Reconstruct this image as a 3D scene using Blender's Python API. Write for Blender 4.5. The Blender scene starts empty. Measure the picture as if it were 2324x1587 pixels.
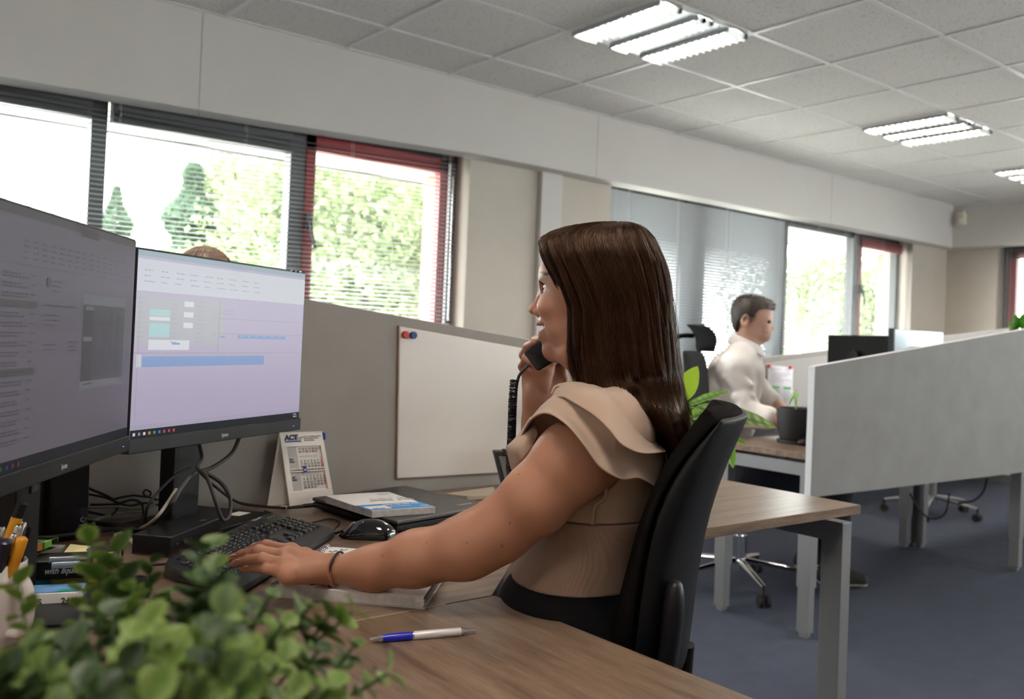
import bpy, bmesh, math, random
import numpy as np
from mathutils import Vector, Matrix, Euler
PI = math.pi
S = bpy.context.scene
random.seed(7); RNG = np.random.default_rng(7)

# ---------------------------------------------------------------- camera
W_PX, H_PX = 2324, 1587
F_PX, CX, CY = 2062.2, 1335.8, 742.7
CAM = Vector((0, 0, 1.15)); EUL = Euler((1.5874, -0.0399, -0.7130), 'XYZ')
cd = bpy.data.cameras.new('camera'); cam = bpy.data.objects.new('camera', cd)
S.collection.objects.link(cam); S.camera = cam
cam.location = CAM; cam.rotation_euler = EUL
cd.sensor_width = 36; cd.lens = F_PX / W_PX * 36
cd.shift_x = -(CX - W_PX / 2) / W_PX
cd.shift_y = (CY - H_PX / 2) / W_PX
cd.clip_start = 0.02; cd.clip_end = 200
cd.dof.use_dof = True; cd.dof.focus_distance = 1.5; cd.dof.aperture_fstop = 5.6

# ---------------------------------------------------------------- sky, exposure
S.view_settings.view_transform = 'Standard'; S.view_settings.look = 'None'
S.view_settings.exposure = 0.55; S.view_settings.gamma = 1; S.view_settings.use_curve_mapping = False
S.cycles.use_denoising = True
S.cycles.max_bounces = 8; S.cycles.diffuse_bounces = 5; S.cycles.glossy_bounces = 3
S.cycles.transparent_max_bounces = 12; S.cycles.caustics_reflective = False; S.cycles.caustics_refractive = False
S.cycles.sample_clamp_indirect = 6
wd = bpy.data.worlds.new('overcast_sky'); S.world = wd; wd.use_nodes = True
bg = wd.node_tree.nodes['Background']; bg.inputs[0].default_value = (0.96, 0.965, 0.98, 1); bg.inputs[1].default_value = 13.0
TUBE_POWER = 175.0

# ---------------------------------------------------------------- point helpers
MR = EUL.to_matrix()
def ray(u, v): return MR @ Vector(((u - CX) / F_PX, -(v - CY) / F_PX, -1.0))
def az(u, v, z): d = ray(u, v); return CAM + d * ((z - CAM.z) / d.z)
def ay(u, v, y): d = ray(u, v); return CAM + d * (y / d.y)
def ax(u, v, x): d = ray(u, v); return CAM + d * (x / d.x)
def ad(u, v, t): return CAM + ray(u, v) * t

# ---------------------------------------------------------------- materials
MATS = {}
def sock(b, n, v):
    if n in b.inputs: b.inputs[n].default_value = v
def mat(name, col=(.5, .5, .5), rough=.5, metal=0, spec=.5, emit=None, estr=1, coat=0, sheen=0, sss=0, alpha=1):
    m = bpy.data.materials.new(name); m.use_nodes = True
    b = m.node_tree.nodes['Principled BSDF']
    sock(b, 'Base Color', (*col, 1)); sock(b, 'Roughness', rough); sock(b, 'Metallic', metal)
    sock(b, 'Specular IOR Level', spec); sock(b, 'Coat Weight', coat); sock(b, 'Sheen Weight', sheen)
    if sss: sock(b, 'Subsurface Weight', sss); sock(b, 'Subsurface Radius', (.012, .005, .003)); sock(b, 'Subsurface Scale', 1.0)
    if emit: sock(b, 'Emission Color', (*emit, 1)); sock(b, 'Emission Strength', estr)
    m['b'] = 1; MATS[name] = m
    return m
def nt(m): return m.node_tree.nodes, m.node_tree.links, m.node_tree.nodes['Principled BSDF']
def coords(m, scale=(1, 1, 1), rot=(0, 0, 0), kind='Object'):
    n, l, b = nt(m)
    tc = n.new('ShaderNodeTexCoord'); mp = n.new('ShaderNodeMapping')
    mp.inputs['Scale'].default_value = scale; mp.inputs['Rotation'].default_value = rot
    l.new(tc.outputs[kind], mp.inputs[0]); return mp.outputs[0]
def noise(m, vec, scale, detail=4, rough=.6):
    n, l, b = nt(m); t = n.new('ShaderNodeTexNoise')
    t.inputs['Scale'].default_value = scale; t.inputs['Detail'].default_value = detail; t.inputs['Roughness'].default_value = rough
    l.new(vec, t.inputs['Vector']); return t.outputs['Fac']
def ramp(m, fac, stops):
    n, l, b = nt(m); r = n.new('ShaderNodeValToRGB'); e = r.color_ramp.elements
    while len(e) < len(stops): e.new(.5)
    for k, (p, c) in enumerate(stops): e[k].position = p; e[k].color = (*c, 1) if len(c) == 3 else c
    l.new(fac, r.inputs[0]); return r.outputs[0]
def mixc(m, a, b_, f, mode='MULTIPLY'):
    n, l, b = nt(m); x = n.new('ShaderNodeMix'); x.data_type = 'RGBA'; x.blend_type = mode
    for s, v in ((0, f), (6, a), (7, b_)):
        if hasattr(v, 'links'): l.new(v, x.inputs[s])
        else: x.inputs[s].default_value = v if s == 0 else (*v, 1)
    return x.outputs[2]
def bump(m, h, strength=.2, dist=.001):
    n, l, b = nt(m); x = n.new('ShaderNodeBump'); x.inputs['Strength'].default_value = strength
    x.inputs['Distance'].default_value = dist; l.new(h, x.inputs['Height']); l.new(x.outputs[0], b.inputs['Normal'])
def setcol(m, out): n, l, b = nt(m); l.new(out, b.inputs['Base Color'])
def mottled(m, c0, c1, scale=8, bs=0, bscale=300, bdist=.001, vec=None):
    v = vec or coords(m); setcol(m, ramp(m, noise(m, v, scale), [(.3, c0), (.7, c1)]))
    if bs: bump(m, noise(m, v, bscale, 2), bs, bdist)
    return m
def wood(name, c0, c1, c2, along='X'):
    m = mat(name, c1, .33, spec=.5)
    st = {'X': (1, 14, 14), 'Y': (14, 1, 14), 'D': (1, 14, 14)}[along]
    v = coords(m, st, (0, 0, -.75) if along == 'D' else (0, 0, 0))
    a = noise(m, v, 3.2, 8, .65); f = noise(m, v, 22, 3, .7)
    base = ramp(m, a, [(.32, c0), (.5, c1), (.68, c2)])
    fine = ramp(m, f, [(.38, (.48, .46, .45)), (.58, (1, 1, 1))])
    setcol(m, mixc(m, base, fine, .55)); bump(m, f, .08, .0004); return m
wall_m = mottled(mat('wall_paint', (.6, .55, .49), .75), (.60, .545, .475), (.64, .585, .515), 3, .1, 400)
soffit_m = mottled(mat('soffit_paint', (.6, .58, .56), .7), (.66, .635, .61), (.70, .675, .65), 2, .08, 400)
def ceil_mat():
    m = mat('ceiling_tile', (.6, .58, .56), .9)
    v = coords(m, (1, 1.6, 1)); f = noise(m, v, 75, 2, .5)
    v2 = coords(m, (1.5, 1, 1)); g = noise(m, v2, 42, 2, .6)
    c = ramp(m, f, [(.31, (.42, .41, .405)), (.38, (.83, .82, .80))]); c2 = ramp(m, g, [(.29, (.6, .6, .6)), (.34, (1, 1, 1))])
    setcol(m, mixc(m, c, c2, .8)); bump(m, f, .5, .002); return m
ceiling_m = ceil_mat()
tbar_m = mat('white_metal_bar', (.85, .85, .85), .3, spec=.6)
def carpet():
    m = mat('blue_carpet', (.06, .065, .09), .95, spec=.1)
    v = coords(m); f = noise(m, v, 420, 3, .7); g = noise(m, v, 9, 3)
    c = ramp(m, f, [(.3, (.03, .037, .06)), (.55, (.078, .088, .124)), (.75, (.15, .158, .19))])
    setcol(m, mixc(m, c, ramp(m, g, [(.3, (.85, .85, .85)), (.7, (1, 1, 1))]), 1)); bump(m, f, .8, .004); return m
carpet_m = carpet()
woodX = wood('greige_oak_long', (.115, .072, .046), (.195, .130, .089), (.265, .185, .13), 'X')
woodY = wood('greige_oak_cross', (.115, .072, .046), (.195, .130, .089), (.265, .185, .13), 'Y')
woodD = wood('greige_oak_diagonal', (.115, .072, .046), (.195, .130, .089), (.265, .185, .13), 'D')
edge_m = wood('oak_edge', (.11, .07, .045), (.2, .13, .085), (.28, .19, .13), 'X')
panel_m = mottled(mat('screen_panel', (.4, .37, .35), .6), (.30, .275, .255), (.34, .315, .29), 6, .15, 500)
panel2_m = mottled(mat('grey_screen_panel', (.27, .27, .27), .7, spec=.15), (.200, .195, .192), (.228, .224, .222), 6, .15, 500)
panel_edge = mat('panel_edge_light', (.6, .62, .64), .45)
whiteboard_m = mottled(mat('whiteboard', (.8, .75, .7), .28, spec=.5), (.76, .705, .66), (.8, .745, .70), 3)
steel_m = mat('powdered_silver', (.21, .21, .22), .42, .3, spec=.5)
darksteel_m = mat('dark_steel', (.10, .10, .11), .4, .5)
chrome_m = mat('chrome', (.75, .75, .77), .12, 1)
black_m = mottled(mat('black_plastic', (.012, .012, .014), .42, spec=.18), (.005, .005, .006), (.009, .009, .011), 30, .1, 900)
blackgloss_m = mat('glossy_black_plastic', (.006, .006, .007), .1, spec=.6, coat=.5)
bezel_m = mottled(mat('charcoal_bezel', (.03, .033, .037), .42, spec=.2), (.009, .010, .012), (.013, .015, .017), 20, .08, 900)
rubber_m = mat('black_rubber', (.01, .01, .01), .6)
white_m = mat('white_plastic', (.78, .77, .75), .35)
paper_m = mat('paper', (.82, .80, .78), .7)
framegrey_m = mat('grey_window_frame', (.11, .115, .12), .4)
red_m = mat('red_window_frame', (.33, .028, .03), .4)
slat_m = mat('aluminium_slat', (.42, .44, .46), .4, .2)
ink_m = mat('black_ink', (.015, .015, .02), .6)
blue_m = mat('blue_ink', (.01, .045, .33), .4)
red_ink = mat('red_ink', (.75, .12, .08), .5)
def glass():
    m = bpy.data.materials.new('window_glass'); m.use_nodes = True; n = m.node_tree.nodes; l = m.node_tree.links; n.clear()
    o = n.new('ShaderNodeOutputMaterial'); t = n.new('ShaderNodeBsdfTransparent'); g = n.new('ShaderNodeBsdfGlossy')
    g.inputs['Roughness'].default_value = .02; t.inputs[0].default_value = (.93, .97, .95, 1)
    f = n.new('ShaderNodeFresnel'); f.inputs[0].default_value = 1.45; x = n.new('ShaderNodeMixShader')
    l.new(f.outputs[0], x.inputs[0]); l.new(t.outputs[0], x.inputs[1]); l.new(g.outputs[0], x.inputs[2]); l.new(x.outputs[0], o.inputs[0]); return m
glass_m = glass()
def clearplastic():
    m = glass(); m.name = 'clear_plastic'; return m
clear_m = clearplastic()

# ---------------------------------------------------------------- mesh builder
class MB:
    def __init__(s): s.v = []; s.f = []; s.mi = []; s.cur = 0
    def m(s, i): s.cur = i; return s
    def add(s, vs, fs):
        o = len(s.v); s.v += [Vector(x) for x in vs]
        for f in fs: s.f.append([i + o for i in f]); s.mi.append(s.cur)
        return s
    def box(s, c, d, rz=0, M=None):
        x, y, z = d[0] / 2, d[1] / 2, d[2] / 2; c = Vector(c)
        R_ = M.to_3x3() if M is not None else Matrix.Rotation(rz, 3, 'Z')
        vs = [c + R_ @ Vector((a * x, b * y, e * z)) for a in (-1, 1) for b in (-1, 1) for e in (-1, 1)]
        return s.add(vs, [(0, 1, 3, 2), (4, 6, 7, 5), (0, 4, 5, 1), (2, 3, 7, 6), (0, 2, 6, 4), (1, 5, 7, 3)])
    def span(s, a, b):
        return s.box([(a[i] + b[i]) / 2 for i in range(3)], [abs(a[i] - b[i]) for i in range(3)])
    def prism(s, pts, z0, z1):
        n = len(pts); vs = [(p[0], p[1], z0) for p in pts] + [(p[0], p[1], z1) for p in pts]
        a = sum(pts[i][0] * pts[(i + 1) % n][1] - pts[(i + 1) % n][0] * pts[i][1] for i in range(n))
        fs = [tuple(range(n))[::-1], tuple(range(n, 2 * n))] + [(i, (i + 1) % n, n + (i + 1) % n, n + i) for i in range(n)]
        if a < 0: fs = [f[::-1] for f in fs]
        return s.add(vs, fs)
    def extrude(s, pts3, vec):
        n = len(pts3); vec = Vector(vec); vs = [Vector(p) for p in pts3] + [Vector(p) + vec for p in pts3]
        return s.add(vs, [tuple(range(n))[::-1], tuple(range(n, 2 * n))] + [(i, (i + 1) % n, n + (i + 1) % n, n + i) for i in range(n)])
    def tube(s, pts, r, n=8, cap=True, flat=1.0, up=None):
        pts = [Vector(p) for p in pts]; m = len(pts); rr = r if hasattr(r, '__len__') else [r] * m
        T = [(pts[min(i + 1, m - 1)] - pts[max(i - 1, 0)]).normalized() for i in range(m)]
        u = Vector(up) if up else (Vector((0, 0, 1)) if abs(T[0].z) < .9 else Vector((1, 0, 0)))
        vs = []
        for i in range(m):
            t = T[i]; u = (u - t * u.dot(t))
            if u.length < 1e-6: u = t.orthogonal()
            u.normalize(); w = t.cross(u)
            for k in range(n):
                a = 2 * PI * k / n; vs.append(pts[i] + (u * math.sin(a) * flat + w * math.cos(a)) * rr[i])
        fs = [(i * n + k, i * n + (k + 1) % n, (i + 1) * n + (k + 1) % n, (i + 1) * n + k) for i in range(m - 1) for k in range(n)]
        if cap: fs += [tuple(range(n))[::-1], tuple(range((m - 1) * n, m * n))]
        return s.add(vs, fs)
    def lathe(s, prof, c=(0, 0, 0), n=32, M=None, rib=0, ribn=0):
        c = Vector(c); vs = []; m = len(prof)
        for r, z in prof:
            for k in range(n):
                a = 2 * PI * k / n; q = r * (1 + (rib * math.cos(a * ribn) if ribn else 0))
                p = Vector((q * math.cos(a), q * math.sin(a), z)); vs.append(c + (M @ p if M is not None else p))
        fs = [(i * n + k, i * n + (k + 1) % n, (i + 1) * n + (k + 1) % n, (i + 1) * n + k) for i in range(m - 1) for k in range(n)]
        fs += [tuple(range(n))[::-1], tuple(range((m - 1) * n, m * n))]
        return s.add(vs, fs)
    def grid(s, rows, closed=False):
        h = len(rows); w = len(rows[0]); vs = [p for r in rows for p in r]
        fs = [(i * w + j, i * w + (j + 1) % w, (i + 1) * w + (j + 1) % w, (i + 1) * w + j) for i in range(h - 1) for j in range(w if closed else w - 1)]
        return s.add(vs, fs)
    def ball(s, c, r, n=16, M=None, sc=(1, 1, 1)):
        pr = [(math.sin(PI * i / n) * r + 1e-5, -math.cos(PI * i / n) * r) for i in range(n + 1)]
        D = Matrix.Diagonal(Vector(sc)); return s.lathe(pr, c, n * 2, (M.to_3x3() @ D) if M is not None else D)
def rrect(w, h, r, n=5):
    pts = []
    for cx, cy, a0 in ((w / 2 - r, h / 2 - r, 0), (-w / 2 + r, h / 2 - r, 90), (-w / 2 + r, -h / 2 + r, 180), (w / 2 - r, -h / 2 + r, 270)):
        for i in range(n + 1):
            a = math.radians(a0 + 90 * i / n); pts.append((cx + r * math.cos(a), cy + r * math.sin(a)))
    return pts
def spline(pts, n=8):
    P = [Vector(p) for p in pts]; P = [P[0] * 2 - P[1]] + P + [P[-1] * 2 - P[-2]]; out = []
    for i in range(1, len(P) - 2):
        for k in range(n):
            t = k / n; a, b, c, d = P[i - 1:i + 3]
            out.append(.5 * ((2 * b) + (c - a) * t + (2 * a - 5 * b + 4 * c - d) * t * t + (3 * b - a - 3 * c + d) * t ** 3))
    out.append(P[-2]); return out
def wmat(o):
    M = Matrix.LocRotScale(o.location, o.rotation_euler, o.scale)
    return (wmat(o.parent) @ M) if o.parent else M
def obj(name, mb, material, parent=None, world=False, smooth=None, bevel=0, solid=0, sub=0, seg=2):
    me = bpy.data.meshes.new(name)
    vs = mb.v
    if world and parent: I = wmat(parent).inverted(); vs = [I @ p for p in vs]
    me.from_pydata([tuple(p) for p in vs], [], mb.f)
    ms = material if isinstance(material, (list, tuple)) else [material]
    for x in ms: me.materials.append(x)
    if len(ms) > 1: me.polygons.foreach_set('material_index', mb.mi)
    me.validate()
    if smooth is not None:
        me.polygons.foreach_set('use_smooth', [True] * len(me.polygons)); me.set_sharp_from_angle(angle=math.radians(smooth))
    o = bpy.data.objects.new(name, me); S.collection.objects.link(o)
    if parent: o.parent = parent
    if solid: md = o.modifiers.new('s', 'SOLIDIFY'); md.thickness = solid; md.offset = 0
    if bevel: md = o.modifiers.new('b', 'BEVEL'); md.width = bevel; md.segments = seg; md.limit_method = 'ANGLE'; md.angle_limit = math.radians(40)
    if sub: md = o.modifiers.new('d', 'SUBSURF'); md.levels = sub; md.render_levels = sub
    return o
def tag(o, label, cat, group=None, kind=None):
    o['label'] = label; o['category'] = cat
    if group: o['group'] = group
    if kind: o['kind'] = kind
    return o
def thing(name, label, cat, loc=(0, 0, 0), rz=0, group=None):
    o = bpy.data.objects.new(name, None); S.collection.objects.link(o)
    o.empty_display_size = .05; o.location = loc; o.rotation_euler = (0, 0, rz)
    return tag(o, label, cat, group)
def struct(name, mb, m, parent=None, **k):
    o = obj(name, mb, m, parent, **k)
    if not parent: o['kind'] = 'structure'
    return o
def dup(root, loc, rz, label, group=None):
    r = root.copy(); S.collection.objects.link(r); r.location = loc; r.rotation_euler = (0, 0, rz); r['label'] = label
    if group: r['group'] = group
    for ch in list(root.children):
        c = ch.copy(); S.collection.objects.link(c); c.parent = r
        for g in ch.children: d = g.copy(); S.collection.objects.link(d); d.parent = c
    return r
def text(name, s, size, material, M, parent, depth=.0003, align='LEFT', sx=1, label=None, shear=0, bold=0, space=1, line=1):
    c = bpy.data.curves.new(name, 'FONT'); c.body = s; c.size = size; c.extrude = depth / 2; c.align_x = align; c.shear = shear; c.offset = bold
    c.space_character = space; c.space_line = line; c.resolution_u = 3
    t = bpy.data.objects.new(name + '_src', c); S.collection.objects.link(t); bpy.context.view_layer.update()
    me = bpy.data.meshes.new_from_object(t.evaluated_get(bpy.context.evaluated_depsgraph_get())); bpy.data.objects.remove(t)
    me.transform(M @ Matrix.Diagonal((sx, 1, 1, 1))); me.materials.clear(); me.materials.append(material); me.name = name
    o = bpy.data.objects.new(name, me); S.collection.objects.link(o); o.parent = parent
    if label: o['label'] = label
    return o
# ================================================================ the room
CZ = 2.587; YW, YS = 4.45, 4.30; XF, XS = 8.44, 8.25; XB, YB = -3.0, -4.2
SOF = 2.19
b = MB(); b.span((XB, YB, -.1), (XF + .3, YW + .3, 0)); fl = struct('floor', b, carpet_m)
# ceiling: slab with tile grid
b = MB(); b.span((XB, YB, CZ), (XF + .3, YW + .3, CZ + .1)); struct('ceiling', b, ceiling_m)
GX0, GY0 = 2.6162, 3.2622
b = MB()
x = GX0 - .6 * 9
while x < XS:
    b.span((x - .012, YB, CZ - .004), (x + .012, YS, CZ + .01)); x += .6
y = GY0 + 1.2 - .6 * 12
while y < YS:
    if y > YB: b.span((XB, y - .012, CZ - .0045), (XS, y + .012, CZ + .01))
    y += .6
b.span((XB, YS - .022, CZ - .005), (XS, YS, CZ + .01)); b.span((XS - .022, YB, CZ - .005), (XS, YS, CZ + .01))
struct('trim_1', b, tbar_m)
# window wall: piers, parapet, soffit box
SILL = .92
W1 = (-1.9, 2.888); W2 = (3.992, 7.80)
def wallseg(b, x0, x1, z0, z1, y0=YW, y1=YW + .3): b.span((x0, y0, z0), (x1, y1, z1))
b = MB()
wallseg(b, XB, W1[0], 0, CZ); wallseg(b, W1[1], W2[0], 0, CZ); wallseg(b, W2[1], XF + .3, 0, CZ)
for w in (W1, W2): wallseg(b, w[0], w[1], 0, SILL); wallseg(b, w[0], w[1], 2.26, CZ)
struct('wall_left', b, wall_m)
b = MB()                                    # soffit box over the windows, its edge a little lower at the near end
xs = [XB, .5, 1.7, 2.85, XS]; zs = [2.09, 2.118, 2.145, 2.186, SOF]
b.grid([[(x, YS, CZ) for x in xs], [(x, YS, z) for x, z in zip(xs, zs)], [(x, YW, z) for x, z in zip(xs, zs)]])
struct('trim_2', b, soffit_m)
b = MB()
for u, v in ((459, 80), (1357, 300), (1888, 430)):
    X = ay(u, v, YS).x; b.span((X - .0015, YS - .0012, 2.1 if u < 1000 else SOF), (X + .0015, YS + .001, CZ))
struct('trim_3', b, mat('joint_line', (.42, .40, .38), .8))
b = MB(); b.span((XS, YB, SOF), (XF, YW, CZ)); struct('trim_4', b, soffit_m)
# far wall with a window
FY0, FY1 = -3.6, 3.95  # window lengthened out of view so more daylight reaches the far end
b = MB()
b.span((XF, FY1, 0), (XF + .3, YW + .3, CZ)); b.span((XF, YB, 0), (XF + .3, FY0, CZ)); b.span((XF, FY0, 0), (XF + .3, FY1, SILL)); b.span((XF, FY0, 2.26), (XF + .3, FY1, CZ))
struct('wall_far', b, wall_m)
b = MB(); b.span((XB - .1, YB, 0), (XB, YW + .3, CZ)); struct('wall_near', b, wall_m)
b = MB()                                    # opposite wall with an unseen window band added for daylight in the far half
b.span((XB, YB - .1, 0), (5.0, YB, CZ)); b.span((8.2, YB - .1, 0), (XF + .3, YB, CZ)); b.span((5.0, YB - .1, 0), (8.2, YB, 1.2)); b.span((5.0, YB - .1, 2.3), (8.2, YB, CZ)); struct('wall_right', b, wall_m)
g = MB()
for k in range(3): g.span((5.0 + k * 1.56, YB - .07, 1.2), (5.08 + k * 1.56, YB - .02, 2.3))
w4 = struct('added_window', g, framegrey_m); g = MB(); g.add([(5.0, YB - .05, 1.2), (8.2, YB - .05, 1.2), (8.2, YB - .05, 2.3), (5.0, YB - .05, 2.3)], [(0, 1, 2, 3)]); struct('pane', g, glass_m, w4)
# column casing on the pier and reveals
cx0, cx1 = ay(1215, 600, YW).x, ay(1262, 600, YW).x
b = MB(); b.span((cx0, YW - .035, 0), (cx1, YW, 2.19)); struct('trim_5', b, soffit_m, bevel=.002)
b = MB()
for x0, x1 in (W1, W2): b.span((x0, YW - .06, SILL - .03), (x1, YW + .2, SILL))
b.span((XF - .06, FY0, SILL - .03), (XF + .2, FY1, SILL)); struct('trim_6', b, white_m, bevel=.003)
b = MB(); b.span((XB, YW - .015, 0), (XF, YW, .08)); struct('baseboard_left', b, framegrey_m)
b = MB(); b.span((XF - .015, YB, 0), (XF, YW, .08)); struct('baseboard_far', b, framegrey_m)

YG = YW + .17                               # glass plane
def X6(u, v): return ay(u, v, YG).x
def window(name, x0, x1, mull, sashes):
    """grey outer frame and mullions; sashes = red opening frames (x0, x1)"""
    f = MB(); z0, z1 = SILL, 2.26
    f.span((x0, YG - .03, z0), (x1, YG + .04, z0 + .05)); f.span((x0, YG - .03, z1 - .09), (x1, YG + .04, z1))
    f.span((x0, YG - .03, z0), (x0 + .04, YG + .04, z1)); f.span((x1 - .04, YG - .03, z0), (x1, YG + .04, z1))
    for a, c in mull: f.span((a, YG - .05, z0), (c, YG + .04, z1))
    w = struct(name, f, framegrey_m, bevel=.003)
    for a, c in sashes:
        r = MB(); t = .055
        r.span((a, YG - .055, z0 + .04), (c, YG + .0, z0 + .11)); r.span((a, YG - .055, z1 - .16), (c, YG, z1 - .08))
        r.span((a, YG - .055, z0 + .04), (a + t, YG, z1 - .08)); r.span((c - t, YG - .055, z0 + .04), (c, YG, z1 - .08))
        struct('sash', r, red_m, w, bevel=.003)['label'] = 'red opening sash'
        h = MB(); h.span((a + .005, YG - .08, 1.68), (a + .04, YG - .05, 1.76)); h.tube([(a + .02, YG - .085, 1.73), (a + .025, YG - .1, 1.68), (a + .05, YG - .1, 1.58)], .008)
        struct('handle', h, darksteel_m, w, smooth=40)
    g = MB(); g.add([(x0, YG + .01, z0), (x1, YG + .01, z0), (x1, YG + .01, z1), (x0, YG + .01, z1)], [(0, 1, 2, 3)])
    struct('pane', g, glass_m, w)
    # ventilation grille at the head of fixed panes
    return w
m1 = [(X6(196, 400), X6(233, 400)), (X6(645, 500), X6(679, 500))]
w1 = window('window_1', W1[0], W1[1], [(-.6, -.5)] + m1, [(m1[1][1], X6(1000, 560))])
m2 = [(X6(1547, 500), X6(1592, 500)), (X6(1752, 600), X6(1776, 600)), (X6(1925, 640), X6(1935, 640))]
w2 = window('window_2', W2[0], W2[1], m2, [(m2[2][1], X6(2040, 640))])
v = MB()                                    # dark roller-vent boxes at the head of the fixed panes
for a, c in ((m1[0][1] + .01, m1[1][0] - .01), (-.48, m1[0][0] - .01)):
    v.span((a, YG - .1, 2.06), (c, YG - .03, 2.19)); v.tube([(a + .02, YG - .11, 2.10), (c - .02, YG - .11, 2.10)], .014)
struct('ventilator', v, framegrey_m, w1, bevel=.003)
# far-wall window
f = MB(); xg = XF + .17
for y0, y1, z0, z1 in ((FY0, FY1, SILL, SILL + .06), (FY0, FY1, 2.16, 2.26), (FY1 - .06, FY1, SILL, 2.26), (FY0, FY0 + .06, SILL, 2.26), (2.95, 3.03, SILL, 2.26)):
    f.span((xg - .04, y0, z0), (xg + .04, y1, z1))
w3 = struct('window_3', f, framegrey_m, bevel=.003)
r = MB()
for y0, y1, z0, z1 in ((3.03, FY1 - .06, SILL + .06, SILL + .13), (3.03, FY1 - .06, 2.09, 2.16), (3.03, 3.09, SILL, 2.16), (FY1 - .13, FY1 - .06, SILL, 2.16)):
    r.span((xg - .06, y0, z0), (xg, y1, z1))
struct('sash', r, red_m, w3)['label'] = 'red opening sash'
g = MB(); g.add([(xg, FY0, SILL), (xg, FY1, SILL), (xg, FY1, 2.26), (xg, FY0, 2.26)], [(0, 1, 2, 3)]); struct('pane', g, glass_m, w3)

# ---------------------------------------------------------------- venetian blinds
def slat_pts(yc, z, tilt, w=.025):
    c, s_ = math.cos(tilt), math.sin(tilt); out = []
    for t in (-1, -.4, .4, 1):
        y = t * w / 2; h = .0022 * (1 - t * t); out.append((yc + y * c - h * s_, z + y * s_ + h * c))
    return out
def blind(x0, x1, ytilt, ztop, zbot, label, segs=1, cords=(), axis='X', ypos=YW + .055, pitch=.0225, closed=None, zofs=None):
    t = thing('venetian_blind', label, 'blind', ((x0 + x1) / 2, ypos, zbot) if axis == 'X' else (ypos, (x0 + x1) / 2, zbot), 0)
    def P(a, y, z): return (a, y, z) if axis == 'X' else (y, a, z)
    zt = (lambda x: ztop) if zofs is None else zofs
    b = MB(); nrow = int((ztop - .05 - zbot) / pitch)
    xs = [x0 + (x1 - x0) * i / segs for i in range(segs + 1)]
    for i in range(nrow):
        z = zbot + .03 + i * pitch; tl = ytilt
        a = slat_pts(ypos, 0, tl); rows = []
        for X in xs:
            k = (z - zbot) / (ztop - zbot); zz = zbot + (zt(X) - .04 - zbot) * k
            rows.append([P(X, yy, zz + dz) for yy, dz in a])
        b.grid(rows)
    obj('slats', b, slat_m, t, world=True, smooth=50)
    h = MB(); h.add([P(xs[0], ypos - .02, zt(xs[0]) - .03), P(xs[0], ypos + .02, zt(xs[0]) - .03), P(xs[-1], ypos + .02, zt(xs[-1]) - .03), P(xs[-1], ypos - .02, zt(xs[-1]) - .03)] +
                    [P(xs[0], ypos - .02, zt(xs[0])), P(xs[0], ypos + .02, zt(xs[0])), P(xs[-1], ypos + .02, zt(xs[-1])), P(xs[-1], ypos - .02, zt(xs[-1]))],
                    [(0, 3, 2, 1), (4, 5, 6, 7), (0, 1, 5, 4), (2, 3, 7, 6), (1, 2, 6, 5), (3, 0, 4, 7)])
    obj('headrail', h, slat_m, t, world=True)
    r = MB(); r.box(P((x0 + x1) / 2, ypos, zbot), (x1 - x0, .024, .014) if axis == 'X' else (.024, x1 - x0, .014)); obj('bottom_rail', r, slat_m, t, world=True, bevel=.002)
    c = MB()
    n = max(2, int((x1 - x0) / .55))
    for i in range(n + 1):
        X = x0 + .08 + (x1 - x0 - .16) * i / n
        for dy in (-.0135, .0135): c.tube([P(X, ypos + dy, zbot), P(X, ypos + dy, zt(X) - .02)], .0009, 4)
    obj('ladder_cord', c, white_m, t, world=True)
    for X in cords:
        c = MB(); zc = zt(X)
        c.tube([P(X, ypos - .025, zc - .03), P(X + .004, ypos - .026, zbot + .18)], .0012, 5)
        for k in range(60): c.ball(P(X + .012, ypos - .026, zc - .03 - k * (zc - zbot - .2) / 60), .0026, 4)
        obj('pull_cord', c, white_m, t, world=True, smooth=60)
        c = MB(); c.tube([P(X + .03, ypos - .024, zc - .03), P(X + .032, ypos - .024, zbot + .3)], .004, 8); obj('wand', c, clear_m, t, world=True, smooth=60)
    return t
def near_top(X): return 2.235 if X > 2.85 else (2.165 + (2.235 - 2.165) * max(0, (X - .4)) / 2.45)
xr = ay(1030, 500, YW + .055).x
blind(W1[0] + .03, xr, math.radians(20), 2.165, SILL + .02, 'open grey venetian blind across the long window behind the monitors', 3, (xr - .06,), zofs=near_top)
xa, xb_, xc, xd = [ay(u, 600, YW + .055).x for u in (1391, 1780, 1932, 2068)]
blind(W2[0] + .004, xb_ - .01, math.radians(-50), 2.253, SILL + .02, 'closed grey venetian blind behind the man at the far desk', 1, (xa + .1, ay(1545, 520, YW).x, ay(1655, 520, YW).x))
blind(xb_ + .01, xc - .01, math.radians(20), 2.253, SILL + .02, 'open venetian blind on the narrow clear pane right of the closed blind', 1, ())
blind(xc + .01, xd, math.radians(22), 2.253, SILL + .02, 'open venetian blind over the red sash nearest the room corner', 1, (xd - .05,))
blind(FY0 + .02, FY1 - .02, math.radians(-10), 2.253, SILL + .02, 'venetian blind on the end wall window at the right picture edge', 1, (FY1 - .08,), axis='Y', ypos=XF + .055)

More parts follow.
